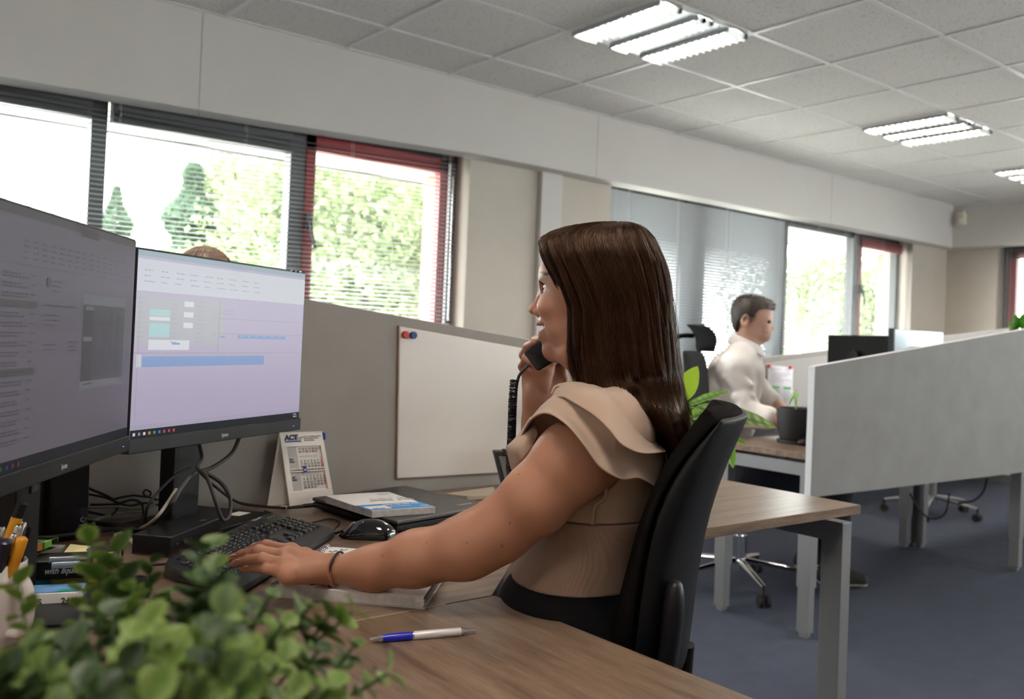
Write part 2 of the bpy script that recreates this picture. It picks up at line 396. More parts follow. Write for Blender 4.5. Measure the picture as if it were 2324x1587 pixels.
# ---------------------------------------------------------------- ceiling lights
louvre_m = mat('louvre_mirror', (.52, .53, .54), .3, .7)
tube_m = mat('fluorescent_tube', (1, 1, 1), .5, emit=(1, .90, .78), estr=TUBE_POWER)
lpan_m = mat('brushed_aluminium', (.62, .64, .66), .3, .7)
def light_proto():
    t = thing('ceiling_light', 'recessed square louvred ceiling light nearest the camera, cut by the top of the picture', 'ceiling light', (0, 0, CZ))
    h = MB(); a = .285
    h.span((-.3, -.3, -.006), (.3, -a, .002)); h.span((-.3, a, -.006), (.3, .3, .002)); h.span((-.3, -a, -.006), (-a, a, .002)); h.span((a, -a, -.006), (.3, a, .002))
    obj('frame', h, tbar_m, t)
    p = MB()                                # flat panels run along Y between the lamp troughs
    for s_ in (-1, 1): p.span((s_ * .10 - .048 + 0, -a, -.010), (s_ * .10 + .048, a, -.004))
    obj('panel', p, lpan_m, t, bevel=.004)
    for x0, x1 in ((-a, -.150), (-.050, .0), (.0, .050), (.150, a)):
        l = MB(); n = 14; xm = (x0 + x1) / 2
        for i in range(n):
            y = -a + .02 + i * (2 * a - .04) / (n - 1); w = (x1 - x0)
            l.add([(x0, y - .009, -.004), (x1, y - .009, -.004), (x1, y, -.036), (x0, y, -.036), (x0, y + .009, -.004), (x1, y + .009, -.004)], [(0, 1, 2, 3), (3, 2, 5, 4)])
        for sx in (x0, x1):
            l.add([(sx, -a, -.003), (sx, a, -.003), (sx, a, -.026), (sx, -a, -.026)], [(0, 1, 2, 3)])
        obj('louvre', l, louvre_m, t, solid=.0008)
        q = MB(); q.tube([(xm, -a + .02, -.012), (xm, a - .02, -.012)], .008, 8); obj('lamp_tube', q, tube_m, t, smooth=60)
    return t
LP = light_proto(); first = True
for j in (-1, -5, -9):
    for i in (-8, -4, 0, 4, 7):
        c = (GX0 + .6 * i + .3, GY0 + .6 * j + .3, CZ)
        if c[0] < XB + .4: continue
        if (i, j) == (0, -1): LP.location = c; LP['group'] = 'ceiling lights'; continue
        vis = {(4, -1): 'smaller louvred ceiling light in the middle distance above the man', (7, -1): 'farthest louvred ceiling light, at the right picture edge'}
        o = dup(LP, c, 0, vis.get((i, j), 'louvred ceiling light outside the picture, over the camera side of the room'), 'ceiling lights')
# alarm sensor on the far soffit
t = thing('alarm_sensor', 'small cream motion sensor fixed to soffit beside the room corner', 'sensor', (XS, 4.2, 2.45))
b = MB(); b.box((-.03, 0, .0), (.06, .075, .12)); obj('housing', b, mat('cream_plastic', (.72, .68, .5), .4), t, bevel=.012, seg=3)
b = MB(); b.ball((-.06, 0, -.02), .022, 8, sc=(.5, 1, 1.3)); obj('lens', b, white_m, t, smooth=60)
b = MB(); b.box((-.01, 0, .075), (.02, .03, .03)); obj('bracket', b, white_m, t)

# ================================================================ outside
ground_m = mottled(mat('pale_paving', (.42, .42, .38), .95), (.56, .57, .52), (.66, .65, .61), 2)
b = MB(); b.span((-30, YW + .32, -.5), (45, 60, -.4)); b.span((XF + .32, -20, -.5), (45, YW + .32, -.4)); tag(obj('paving', b, ground_m), 'pale paving outside behind the windows', 'paving', kind='stuff')
eave_m = mat('white_eave', (.8, .8, .76), .7)
b = MB(); b.span((-6, YW + .32, 2.205), (XF + 1.0, 5.5, 2.4)); b.span((XF + .32, -4, 2.205), (XF + 1.0, YW + .32, 2.4)); struct('trim_7', b, eave_m)
b = MB(); b.span((-6, 5.5, 2.195), (XF + 1.0, 5.54, 2.22)); struct('trim_8', b, framegrey_m)
def brick():
    m = mat('red_brick', (.35, .13, .1), .85); n, l, bb = nt(m); v = coords(m, (1, 1, 1), (PI / 2, 0, 0))
    t = n.new('ShaderNodeTexBrick'); t.inputs['Color1'].default_value = (.52, .27, .23, 1); t.inputs['Color2'].default_value = (.46, .22, .18, 1)
    t.inputs['Mortar'].default_value = (.5, .45, .4, 1); t.inputs['Scale'].default_value = 4.5; l.new(v, t.inputs[0]); setcol(m, t.outputs[0]); return m
brick_m = brick()
for X, lab in ((ay(957, 560, 5.3).x, 'red brick pier outside the window right of the red sash'), (ay(1988, 650, 5.3).x, 'red brick pier outside the window near the room corner')):
    b = MB(); b.span((X, YW + .31, -.4), (X + .6, 5.3, 2.2)); tag(obj('brick_pier', b, brick_m), lab, 'pier')
def leafmat(name, c0, c1):
    m = mat(name, c0, .6); v = coords(m); n, l, bb = nt(m)
    col = ramp(m, noise(m, v, 3, 3), [(.3, c0), (.7, c1)]); setcol(m, col)
    tr = n.new('ShaderNodeBsdfTranslucent'); l.new(col, tr.inputs[0]); mx = n.new('ShaderNodeMixShader'); mx.inputs[0].default_value = .45
    l.new(bb.outputs[0], mx.inputs[1]); l.new(tr.outputs[0], mx.inputs[2]); l.new(mx.outputs[0], n['Material Output'].inputs[0]); return m
treeL = leafmat('pale_leaves', (.10, .15, .055), (.32, .38, .20)); treeD = leafmat('cypress_leaves', (.05, .10, .06), (.13, .20, .12))
bark_m = mottled(mat('bark', (.12, .09, .07), .9), (.09, .07, .05), (.16, .12, .09), 12)
def leaf_cloud(n, sample, size):
    b = MB(); R_ = RNG
    for _ in range(n):
        c = sample(); a = R_.normal(size=3); a /= np.linalg.norm(a); q = R_.normal(size=3); q -= a * q.dot(a); q /= np.linalg.norm(q); w = np.cross(a, q); s_ = size * R_.uniform(.6, 1.3)
        b.add([c + a * s_, c + q * s_ * .55, c - a * s_, c - q * s_ * .55], [(0, 1, 2, 3)])
    return b
def tree(x, y, r, h, label, m=treeL, n=5000, cyp=False, size=.06):
    t = thing('tree', label, 'tree', (x, y, -.4), 0, 'trees outside the windows')
    base = .2 if cyp else h * .14 + r * .38
    blobs = [(RNG.uniform(-.6, .6) * r, RNG.uniform(-.6, .6) * r, RNG.uniform(base + r * .3, h - r * .4), r * RNG.uniform(.35, .6)) for _ in range(16)]
    def smp():
        if cyp:
            k = RNG.uniform(0, 1) ** .8; z = base + (h - base) * k; rr = r * (1 - k) ** .55 * (.8 + .3 * math.sin(z * 9)) * RNG.uniform(.75, 1.05); a = RNG.uniform(0, 2 * PI)
            return np.array([x + rr * math.cos(a), y + rr * math.sin(a), z - .4])
        bx, by, bz, br = blobs[RNG.integers(16)]; d = RNG.normal(size=3); d /= np.linalg.norm(d); return np.array([x + bx, y + by, bz - .4]) + d * br * RNG.uniform(.7, 1.08)
    obj('foliage', leaf_cloud(int(n * 2.4), smp, size), m, t, world=True)
    b = MB(); b.tube([(x, y, -.4), (x + .05, y, base + .3), (x, y, h * .6)], [r * .09 + .05, r * .07 + .04, .03], 8); obj('trunk', b, bark_m, t, world=True, smooth=60)
def wx(u, v, y): return ay(u, v, y).x
tree(wx(262, 500, 14), 14, .55, ay(262, 425, 14).z + .4, 'small dark cypress seen through the left window', treeD, 2600, True, .05)
tree(wx(435, 500, 12.2), 12.2, .75, ay(430, 372, 12.2).z + .4, 'tall dark cypress at centre of the long window', treeD, 4500, True, .06)
tree(wx(590, 480, 13), 13, 1.35, ay(560, 350, 13).z + .4, 'pale green broad tree right of the cypress', treeL, 7000)
tree(wx(810, 480, 11), 11, 1.9, 4.3, 'pale green bushy tree filling the red sash window', treeL, 9000)
tree(wx(950, 480, 12), 12.5, 1.9, 4.0, 'pale leafy tree beside the brick pier outside', treeL, 8000)
tree(wx(470, 560, 12), 12, 1.0, 2.6, 'low leafy bush under the cypress outside', treeL, 3500)
tree(wx(1860, 650, 14), 14, 2.2, 4.3, 'pale tree outside the narrow clear pane', treeL, 7000)
tree(wx(1960, 700, 13), 12, 2.0, 4.0, 'pale tree outside the red sash near the room corner', treeL, 6000)
tree(16, 3.0, 2.2, 4.6, 'pale tree outside the end wall window', treeL, 5000)
# ================================================================ desks and screens
DZ = .74
def desk_top(parent, pts, m, name='worktop', z=DZ, th=.025):
    b = MB().m(0); n = len(pts); b.prism(pts, z - th, z)
    for k in range(2, 2 + n): b.mi[k] = 1
    return obj(name, b, [m, edge_m], parent, world=True, bevel=.0012)
def leg_frame(parent, x, y0, y1, near='y0', w=.05, ztop=DZ - .035, inner=True, d=.062, foot=.18):
    """goal-post frame along Y: beam, two square legs with a thinner adjustable foot"""
    b = MB(); b.span((x + .001, y0 + d - .002, ztop - .055), (x + w - .001, y1 - d + .002, ztop - .001)); obj('beam', b, steel_m, parent, world=True, bevel=.002)
    for yy in (y0, y1 - d):
        b = MB(); b.span((x, yy, foot), (x + w, yy + d, ztop)); b.span((x + .004, yy + .004, .02), (x + w - .004, yy + d - .004, foot))
        b.box((x + w / 2, yy + d / 2, .01), (.035, .035, .02)); obj('leg', b, steel_m, parent, world=True, bevel=.002)
# desk carrying the monitors (corner piece)
t = thing('corner_desk', 'oak corner worktop under the two monitors, keyboard and laptop', 'desk', (.45, 1.6, 0))
desk_top(t, [(-.35, 1.192), (.848, 1.192), (1.032, 1.382), (1.0245, 2.092), (-.35, 2.092)], woodD)
b = MB(); b.span((.42, 1.1895, .739), (.762, 1.1925, .7404)); obj('seam', b, mat('pale_seam', (.42, .34, .27), .5), t, world=True); b = MB(); b.span((1.0240, 1.60, .739), (1.0262, 2.08, .7403)); obj('seam', b, MATS['pale_seam'], t, world=True)
leg_frame(t, -.3, 1.25, 2.0); b = MB(); b.span((.1, 1.98, .66), (1.0, 2.02, .7)); obj('rail', b, steel_m, t, world=True)
# near return desk
t = thing('return_desk', 'oak desk in front carrying the pen and the leafy plant', 'desk', (.3, .2, 0))
desk_top(t, [(-.35, -.9), (.885, -.9), (.853, 1.19), (-.35, 1.19)], woodY)
leg_frame(t, .1, -.8, .9, w=.05)
# wing to the right behind the woman
t = thing('side_desk', 'oak desk wing behind the woman, sunlit corner above a silver leg', 'desk', (1.6, 1.7, 0))
desk_top(t, [(1.0265, 1.382), (2.182, 1.372), (2.182, 2.092), (1.0265, 2.092)], woodX)
leg_frame(t, 2.136, 1.395, 2.03, w=.043, d=.066, ztop=.69)
b = MB(); b.span((1.1, 1.70, .64), (2.13, 1.75, .69)); obj('rail', b, steel_m, t, world=True)
b = MB(); b.span((2.09, 1.52, .689), (2.13, 1.60, .715)); b.span((2.09, 1.9, .689), (2.13, 1.98, .715)); obj('spacer', b, darksteel_m, t, world=True)
# the man's desk
t = thing('far_desk', 'oak desk with silver leg where the man in the white shirt works', 'desk', (4, 2.5, 0))
desk_top(t, [(3.045, 2.112), (5.08, 2.112), (5.08, 3.6), (4.35, 3.6), (4.35, 3.1), (3.95, 2.69), (3.045, 2.69)], woodX)
leg_frame(t, 3.07, 2.15, 2.65, w=.05, ztop=.70, foot=.2); leg_frame(t, 5.02, 2.18, 2.9, w=.055, ztop=.70)
b = MB(); b.span((3.10, 2.3, .655), (5.0, 2.345, .70)); obj('rail', b, steel_m, t, world=True)
b = MB(); b.span((3.06, 2.14, .70), (3.11, 2.26, .715)); obj('spacer', b, black_m, t, world=True)
# neighbouring desk beyond the hub
t = thing('rear_desk', 'desk behind the big grey screen at the right picture edge', 'desk', (6, 2.6, 0))
desk_top(t, [(5.09, 2.112), (6.9, 2.112), (6.9, 2.84), (5.09, 2.84)], woodX)
leg_frame(t, 5.10, 2.78, 2.90, w=.05, ztop=.70); leg_frame(t, 6.8, 2.18, 2.8, w=.05, ztop=.70)

def screen(name, label, pts, y, th, m=panel_m, group='desk screens with sloping tops'):
    """upright board in the XZ plane: pts (x, z)"""
    t = thing(name, label, 'desk screen', (pts[0][0], y + th / 2, pts[0][1]), 0, group)
    b = MB(); b.m(0); b.extrude([(x, y, z) for x, z in pts], (0, th, 0)); b.mi = [1] * len(b.mi); b.mi[0] = b.mi[1] = 0
    obj('board', b, [m, panel_edge], t, world=True, bevel=.002)
    return t
t = screen('desk_screen', 'beige grey sloping desk screen with the whiteboard, behind the monitors', [(-.9, .56), (1.66, .56), (1.66, 1.143), (-.9, 1.43)], 2.10, .028)
for x in (1.2, .2):
    b = MB(); b.span((x, 2.06, .70), (x + .05, 2.10, .735)); b.span((x, 2.06, .60), (x + .05, 2.075, .70)); obj('bracket', b, steel_m, t, world=True)
t = screen('desk_screen', 'large pale grey desk screen with sloping top at the right of the picture', [(2.945, .588), (5.06, .565), (5.06, 1.342), (2.945, 1.092)], 2.07, .03, panel2_m)
b = MB(); b.span((3.2, 2.10, .69), (3.25, 2.13, .73)); b.span((4.6, 2.10, .69), (4.65, 2.13, .73)); obj('bracket', b, steel_m, t, world=True)
t = screen('desk_screen', 'grey desk screen behind the man with the note held by red magnets', [(4.2, .56), (8.0, .56), (8.0, 1.42), (4.2, 1.058)], 3.62, .03)
# thin metal posts carrying boards far right
# whiteboards
t = thing('whiteboard', 'blank cream magnetic whiteboard on the desk screen left of the woman', 'whiteboard', (1.5, 2.09, .78))
b = MB(); pts = [(1.163, 1.172), (1.175, .778), (1.64, .770), (1.64, 1.117)]
c = [Vector((x, 2.098, z)) for x, z in pts]
b.extrude(c, (0, -.006, 0)); obj('board', b, whiteboard_m, t, world=True, bevel=.0035)
b = MB(); c2 = [Vector((x * 1.0 + (-.0015 if x < 1.4 else .0015), 2.0995, z + (.0015 if z > 1 else -.0015))) for x, z in pts]; b.extrude(c2, (0, -.004, 0)); obj('backing', b, mat('board_edge', (.35, .2, .12), .6), t, world=True)
for (u, v, m, l) in ((919, 760, mat('red_magnet_plastic', (.55, .02, .02), .4), 'red round magnet on the whiteboard'), (937, 761, mat('blue_magnet_plastic', (.005, .05, .2), .4), 'blue round magnet on the whiteboard')):
    p = ay(u, v, 2.09); b = MB(); b.tube([(p.x, 2.092, p.z), (p.x, 2.082, p.z)], .0095, 24); o = obj('magnet', b, m, smooth=40, bevel=.0015); tag(o, l, 'magnet', 'magnets on the whiteboard')
t = thing('whiteboard', 'pale pinboard on the far grey screen behind the man', 'whiteboard', (4.6, 3.61, .8))
p0 = ay(1731, 826, 3.61); p1 = ay(1890, 806, 3.61)
b = MB(); b.extrude([Vector((p0.x, 3.62, p0.z)), Vector((p0.x, 3.62, .78)), Vector((6.1, 3.62, .78)), Vector((6.1, 3.62, p0.z + (6.1 - p0.x) * (p1.z - p0.z) / (p1.x - p0.x)))], (0, -.008, 0)); obj('board', b, mat('grey_pinboard', (.44, .43, .42), .6), t, world=True, bevel=.002)
A, B_, C_, D_ = ay(1743, 828, 3.605), ay(1800, 834, 3.605), ay(1795, 925, 3.605), ay(1741, 921, 3.605)
t = thing('paper_note', 'printed sheet with two green bars held by red magnets behind the man', 'paper', tuple(D_))
b = MB(); b.grid([[D_ + Vector((0, -.004 * 0, 0)), C_ + Vector((0, -.03, 0))], [D_ * .5 + A * .5, C_ * .5 + B_ * .5 + Vector((0, -.004, 0))], [A, B_]]); obj('sheet', b, mat('lilac_white_paper', (.72, .72, .80), .7), t, world=True, solid=.0006, smooth=60)
def bil(s, q, off=-.004): return A * (1 - s) * (1 - q) + B_ * s * (1 - q) + C_ * s * q + D_ * (1 - s) * q + Vector((0, off - .028 * s * q * q, 0))
b = MB(); g = MB()
for k, (s0, s1) in enumerate([(.12, .5), (0, 0), (.12, .9), (.12, .75), (.12, .55), (.12, .92), (.12, .6)]):
    q = .08 + k * .05
    if s1: b.add([bil(s0, q), bil(s1, q), bil(s1, q + .012), bil(s0, q + .012)], [(0, 1, 2, 3)])
for s0 in (.15, .6):
    g.add([bil(s0, .50), bil(s0 + .3, .50), bil(s0 + .3, .56), bil(s0, .56)], [(0, 1, 2, 3)])
    for k in range(5): b.add([bil(s0, .62 + k * .05), bil(s0 + .28, .62 + k * .05), bil(s0 + .28, .632 + k * .05), bil(s0, .632 + k * .05)], [(0, 1, 2, 3)])
obj('print', b, mat('grey_print', (.35, .35, .42), .7), t, world=True); obj('green_bar', g, mat('green_print', (.08, .42, .12), .6), t, world=True)
for u, v, l in ((1745, 831, 'left red magnet holding the printed sheet'), (1794, 834, 'right red magnet holding the printed sheet')):
    p = ay(u, v, 3.6); b = MB(); b.tube([(p.x, 3.604, p.z), (p.x, 3.59, p.z)], .012, 16); tag(obj('magnet', b, MATS['red_magnet_plastic'], smooth=40), l, 'magnet', 'magnets on the printed sheet')

# ================================================================ monitors
taskbar_m = mat('taskbar', (.002, .003, .005), .3, emit=(.003, .004, .007), estr=1, spec=.12)
def emi(name, c, s=1): return mat(name, (.008, .008, .01), .28, emit=c, estr=s, spec=.22)
def monitor(label, cx, cy, rz, z0, bright, which, stand=True, W=.53, H=.36, group='monitors on the corner desk'):
    t = thing('monitor', label, 'monitor', (cx, cy, 0), rz, group)
    b = MB(); b.span((-W / 2, 0, z0), (W / 2, .014, z0 + H)); b.span((-W * .4, .014, z0 + .05), (W * .4, .03, z0 + H * .75)); obj('casing', b, black_m, t, bevel=.003)
    b = MB(); b.span((-W / 2 - .0005, -.004, z0 - .002), (W / 2 + .0005, .016, z0 + .024)); obj('chin', b, bezel_m, t, bevel=.0015)
    text('logo', 'iiyama', .0110, mat('logo_silver', (.5, .5, .52), .4), Matrix.Translation((-.006, -.0045, z0 + .0065)) @ Matrix.Rotation(PI / 2, 4, 'X'), t, sx=.75, align='CENTER', bold=.0001)
    b = MB(); b.span((W / 2 - .03, -.0046, z0 + .008), (W / 2 - .0288, -.004, z0 + .0092)); obj('power_light', b, mat('blue_led', (0, 0, 0), .5, emit=(.05, .12, 1), estr=6), t)
    # display, with what it shows
    x0, x1, a0, a1 = -W / 2 + .004, W / 2 - .004, z0 + .024, z0 + H - .004
    def q(b, u0, v0, u1, v1, y): X0, X1 = x0 + (x1 - x0) * u0, x0 + (x1 - x0) * u1; Z0, Z1 = a1 - (a1 - a0) * v0, a1 - (a1 - a0) * v1; b.add([(X0, y, Z1), (X1, y, Z1), (X1, y, Z0), (X0, y, Z0)], [(0, 1, 2, 3)])
    D = MB(); q(D, 0, 0, 1, 1, -.0006); d = obj('display', D, bright['bg'], t)
    layers = {}
    def L(k): return layers.setdefault(k, MB())
    R_ = random.Random(3)
    def words(k, u0, v0, w, h=.007, n=1, gap=.02, y=-.0012):
        for i in range(n):
            u = u0; end = u0 + w * R_.uniform(.6, 1)
            while u < end:
                ww = R_.uniform(.006, .02); q(L(k), u, v0 + i * gap, min(u + ww, end), v0 + i * gap + h, y); u += ww + .004
    q(L('bar'), 0, .955, 1, 1, -.001)
    if which == 'form':
        q(L('light'), 0, .045, 1, .215, -.0009); q(L('tone'), 0, 0, 1, .03, -.001)
        for i in range(9):
            u = .03 + i * .075
            for k in range(3): words('ink', u + R_.uniform(0, .01), .10 + k * .03, .05, .006)
        q(L('mid'), 0, .235, .46, .50, -.0009)
        for i in range(10): words('ink', .01, .25 + i * .026, .035, .006); words('ink', .17, .25 + i * .026, .035, .006); words('ink', .30, .25 + i * .026, .06, .005)
        q(L('cyan'), .065, .31, .165, .345, -.001); q(L('white'), .065, .35, .165, .37, -.001); q(L('cyan'), .065, .385, .165, .46, -.001)
        for i in range(3): q(L('white'), .235, .255 + i * .06, .285, .285 + i * .06, -.001)
        q(L('white'), .065, .475, .27, .53, -.001); q(L('blue'), .18, .49, .22, .50, -.0013)
        q(L('blue'), .44, .445, .468, .455, -.0013); q(L('blue'), .55, .437, .87, .458, -.0013)
        for i in range(6): words('pale', .56 + i * .05, .443, .03, .005, y=-.0016)
        q(L('line'), .43, .43, .99, .432, -.001); q(L('line'), .43, .34, .99, .342, -.001); q(L('line'), .43, .235, .432, .545, -.001)
        words('ink', .45, .29, .08, .006, 2, .02); words('ink', .39, .33, .03, .006); words('ink', .39, .42, .03, .006, 2, .015)
        q(L('line'), 0, .545, .99, .547, -.001); q(L('blue'), .04, .565, .725, .622, -.001); q(L('light'), .012, .555, .036, .622, -.001)
        for i in range(13): words('ink', .04 + i * .052, .551, .035, .006)
        q(L('line'), .0, .933, .99, .9345, -.001); q(L('line'), .0, .945, .99, .9465, -.001); words('ink', .005, .938, .2, .006)
        q(L('line'), .018, .235, .019, .93, -.001)
        for i, k in enumerate(['white', 'line', 'white', 'orange', 'green', 'blue2', 'red', 'red', 'red']): q(L(k), .012 + i * .024, .970, .012 + i * .024 + .011, .986, -.0015)
        words('white', .955, .965, .03, .006, 2, .015)
    else:
        q(L('dim'), 0, 0, 1, .035, -.0009); q(L('dim2'), .55, .01, .68, .05, -.0012)
        for i in range(15):
            u = .2 + i * .052
            for k in range(4): words('ink', u, .12 + k * .022, .032, .006)
        q(L('line'), 0, .215, .98, .217, -.001)
        q(L('line'), .30, .22, .301, .93, -.001)
        for i in range(18):
            v = .25 + i * .037
            if i in (3, 10): q(L('dim'), .0, v - .01, .29, v + .02, -.001)
            words('ink', .10, v, .14, .006, 2, .012); words('ink', .25, v, .03, .006)
        b2 = MB(); b2.tube([(x0 + .35 * (x1 - x0), -.0008, a1 - .27 * (a1 - a0)), (x0 + .35 * (x1 - x0), -.0014, a1 - .27 * (a1 - a0))], .007, 20); obj('avatar', b2, bright['dim'], t)
        words('ink', .37, .26, .07, .006, 3, .02); words('ink', .33, .36, .22, .007); words('ink', .33, .40, .1, .006, 3, .02); words('ink', .33, .52, .1, .006, 2, .02); words('violet', .49, .51, .08, .007, 3, .018)
        q(L('line'), .32, .455, .58, .456, -.001); q(L('line'), .32, .56, .58, .561, -.001)
        q(L('light'), .58, .30, .93, .725, -.0010); q(L('dim'), .585, .345, .925, .69, -.0012); q(L('dim2'), .585, .355, .66, .69, -.0013)
        q(L('light'), .60, .355, .66, .37, -.0016); q(L('light'), .59, .49, .655, .51, -.0016)
        for c_ in range(4):
            for k in range(9):
                u = .675 + c_ * .062; v = .385 + k * .032
                q(L('ink'), u, v, u + .009, v + .004, -.0018); q(L('ink'), u - .001, v + .002, u + .002, v + .02, -.0018); q(L('ink'), u + .007, v + .002, u + .010, v + .02, -.0018); words('ink', u + .016, v + .01, .025, .005, y=-.0018)
        words('ink', .60, .70, .12, .006, y=-.0018); q(L('red'), .905, .70, .915, .707, -.0018)
        for i, k in enumerate(['orange', 'green', 'blue2', 'red', 'red']): q(L(k), .10 + i * .03, .970, .10 + i * .03 + .012, .986, -.0015)
    for k, mb in layers.items(): obj('screen_content', mb, bright.get(k, ink_m) if k != 'bar' else taskbar_m, d)
    return t
def palette(pfx, f):
    e = lambda n, c, k=1: emi(pfx + n, tuple(x * f * k for x in c))
    return dict(bg=None, light=e('light', (.55, .57, .63)), tone=e('tone', (.26, .36, .42)), mid=e('mid', (.42, .42, .46)), cyan=e('cyan', (.36, .58, .60)), white=e('white', (.66, .66, .72)), blue=e('blue', (.19, .30, .56)),
                pale=e('pale', (.4, .46, .6)), line=e('line', (.24, .24, .30)), ink=e('ink', (.36, .37, .44)), orange=e('orange', (.5, .25, .03)), green=e('green', (.05, .3, .12)), blue2=e('blue2', (.04, .16, .5)), red=e('red', (.45, .04, .08)),
                dim=e('dim', (.28, .27, .29)), dim2=e('dim2', (.20, .19, .20)), violet=e('violet', (.2, .16, .45)))
P2 = palette('screen_', .56); P2['bg'] = emi('screen_lavender', (.245, .215, .295))
P1_ = palette('dim_screen_', .12); P1_['bg'] = emi('dim_screen_grey', (.056, .049, .062)); P1_['ink'] = emi('dim_screen_ink', (.028, .025, .032))
mon2 = monitor('right monitor showing a bright form page with a blue bar', .6525, 1.8635, math.radians(34.3), .925, P2, 'form')
mon1 = monitor('left monitor with dim mail window, cut by the picture edge', .2875, 1.4645, math.radians(58.3), .935, P1_, 'mail')
# stands
def stand(t, dx, dy):
    b = MB(); b.span((dx - .04, dy + .03, DZ + .008), (dx + .04, dy + .06, 1.13)); obj('column', b, bezel_m, t, bevel=.004)
    b = MB(); b.span((dx - .04 - .004, dy + .028, DZ + .02), (dx - .04 + .012, dy + .062, 1.1)); obj('column_trim', b, black_m, t, bevel=.002)
    b = MB(); b.span((dx + .0, dy + .0265, .90), (dx + .022, dy + .031, .955)); obj('cable_slot', b, ink_m, t, bevel=.004)
    b = MB(); b.prism([(dx + x, dy + y) for x, y in rrect(.25, .20, .01)], DZ, DZ + .012); obj('base_plate', b, black_m, t, bevel=.002)
    b = MB(); b.tube([(dx, dy + .035, 1.08), (dx, .02, 1.08)], .03, 12); obj('tilt_joint', b, black_m, t, smooth=40)
I2 = wmat(mon2).inverted(); c = I2 @ az(421, 1172, .755); stand(mon2, c.x, c.y - .03)
stand(mon1, .02, .02)
b = MB(); b.span((c.x + .06, c.y - .085, DZ + .0122), (c.x + .10, c.y - .055, DZ + .0127)); obj('sticker', b, paper_m, mon2)['label'] = 'white sticker'
# webcam clip bits on the top corner
t = thing('clip', 'small row of dark bead clips on the top corner of the right monitor', 'clip', tuple(ad(672, 617, 1.94)))
for k in range(5):
    b = MB(); b.ball(ad(663 + k * 4.6, 615 + k * .7, 1.925), .0028, 8); obj('bead', b, blackgloss_m if k % 2 else chrome_m, t, world=True, smooth=60)
# the man's monitors seen from behind
def back_monitor(label, p, q, ztop, H, m, arm, name='monitor'):
    d = Vector((q[0] - p[0], q[1] - p[1])); W = d.length; t = thing(name, label, 'monitor', ((p[0] + q[0]) / 2, (p[1] + q[1]) / 2, DZ), math.atan2(d.y, d.x), 'monitors on the far desk')
    zt = ztop - DZ
    b = MB(); b.span((-W / 2, 0, zt - H), (W / 2, .02, zt)); obj('casing', b, m, t, bevel=.004)
    b = MB(); b.span((-W / 2 + .006, .019, zt - H + .02), (W / 2 - .006, .0215, zt - .006)); obj('display', b, emi('far_display_' + str(len(MATS)), (.4, .42, .5)), t)
    b = MB(); b.span((-.03, -.05, 0), (.03, -.03, zt - .12)); b.tube([(0, -.04, zt - .12), (0, .0, zt - .12)], .035, 12); obj('column', b, black_m, t)
    b = MB(); b.prism(rrect(.24, .18, .02), 0, .01); obj('base_plate', b, black_m, t)
    return t
P = ad(1879, 764, 5.25); Q = ad(2025, 762, 4.85)
back_monitor('black monitor seen from behind above the big grey screen', (P.x, P.y), (Q.x, Q.y), 1.248, .34, mat('matt_black', (.006, .006, .007), .7, spec=.2), True)
P = ad(2030, 745, 4.7); Q = P + Vector((.46, .06, 0)); Q = Vector((ax(2141, 752, P.x + .47).x, ax(2141, 752, P.x + .47).y, 0))
silver_m = mat('brushed_silver', (.32, .36, .39), .32, .75)
mm = back_monitor('silver backed monitor beside the black one above the grey screen', (P.x, P.y), (Q.x, Q.y), 1.283, .33, silver_m, True)
b = MB(); b.span((-.25, -.004, .2), (-.235, .024, .545)); obj('side_bezel', b, black_m, mm)

# ================================================================ office chairs
fabric_m = mat('black_fabric', (.005, .004, .004), .95, sheen=0, spec=.04)
_v = coords(fabric_m); bump(fabric_m, noise(fabric_m, _v, 900, 2), .5, .0012)
shell_m = mat('charcoal_shell', (.005, .005, .006), .45, spec=.1)
mesh_m = mottled(mat('black_mesh', (.01, .01, .011), .85, spec=.2), (.005, .005, .006), (.014, .014, .015), 260, .5, 260)
def base5(t, r=.31, m=chrome_m, a0=.3, zc=.1):
    for k in range(5):
        a = a0 + k * 2 * PI / 5; d = Vector((math.cos(a), math.sin(a), 0))
        b = MB(); b.tube([d * .03 + Vector((0, 0, zc + .03)), d * (r * .6) + Vector((0, 0, zc + .01)), d * r + Vector((0, 0, zc - .01))], [.022, .017, .012], 8, flat=.7); arm = obj('base_arm', b, m, t, smooth=50)
        b = MB(); n = Vector((-d.y, d.x, 0))
        for s_ in (-1, 1): b.tube([d * (r) + n * s_ * .010 + Vector((0, 0, .028)), d * r + n * s_ * .026 + Vector((0, 0, .028))], .028, 14)
        b.tube([d * r + Vector((0, 0, .03)), d * r + Vector((0, 0, zc - .005))], .009, 8); obj('castor', b, rubber_m, arm, smooth=50)
    b = MB(); b.tube([(0, 0, zc - .02), (0, 0, .42)], .024, 12); b.tube([(0, 0, zc - .02), (0, 0, .25)], .036, 12); obj('gas_column', b, m, t, smooth=50)
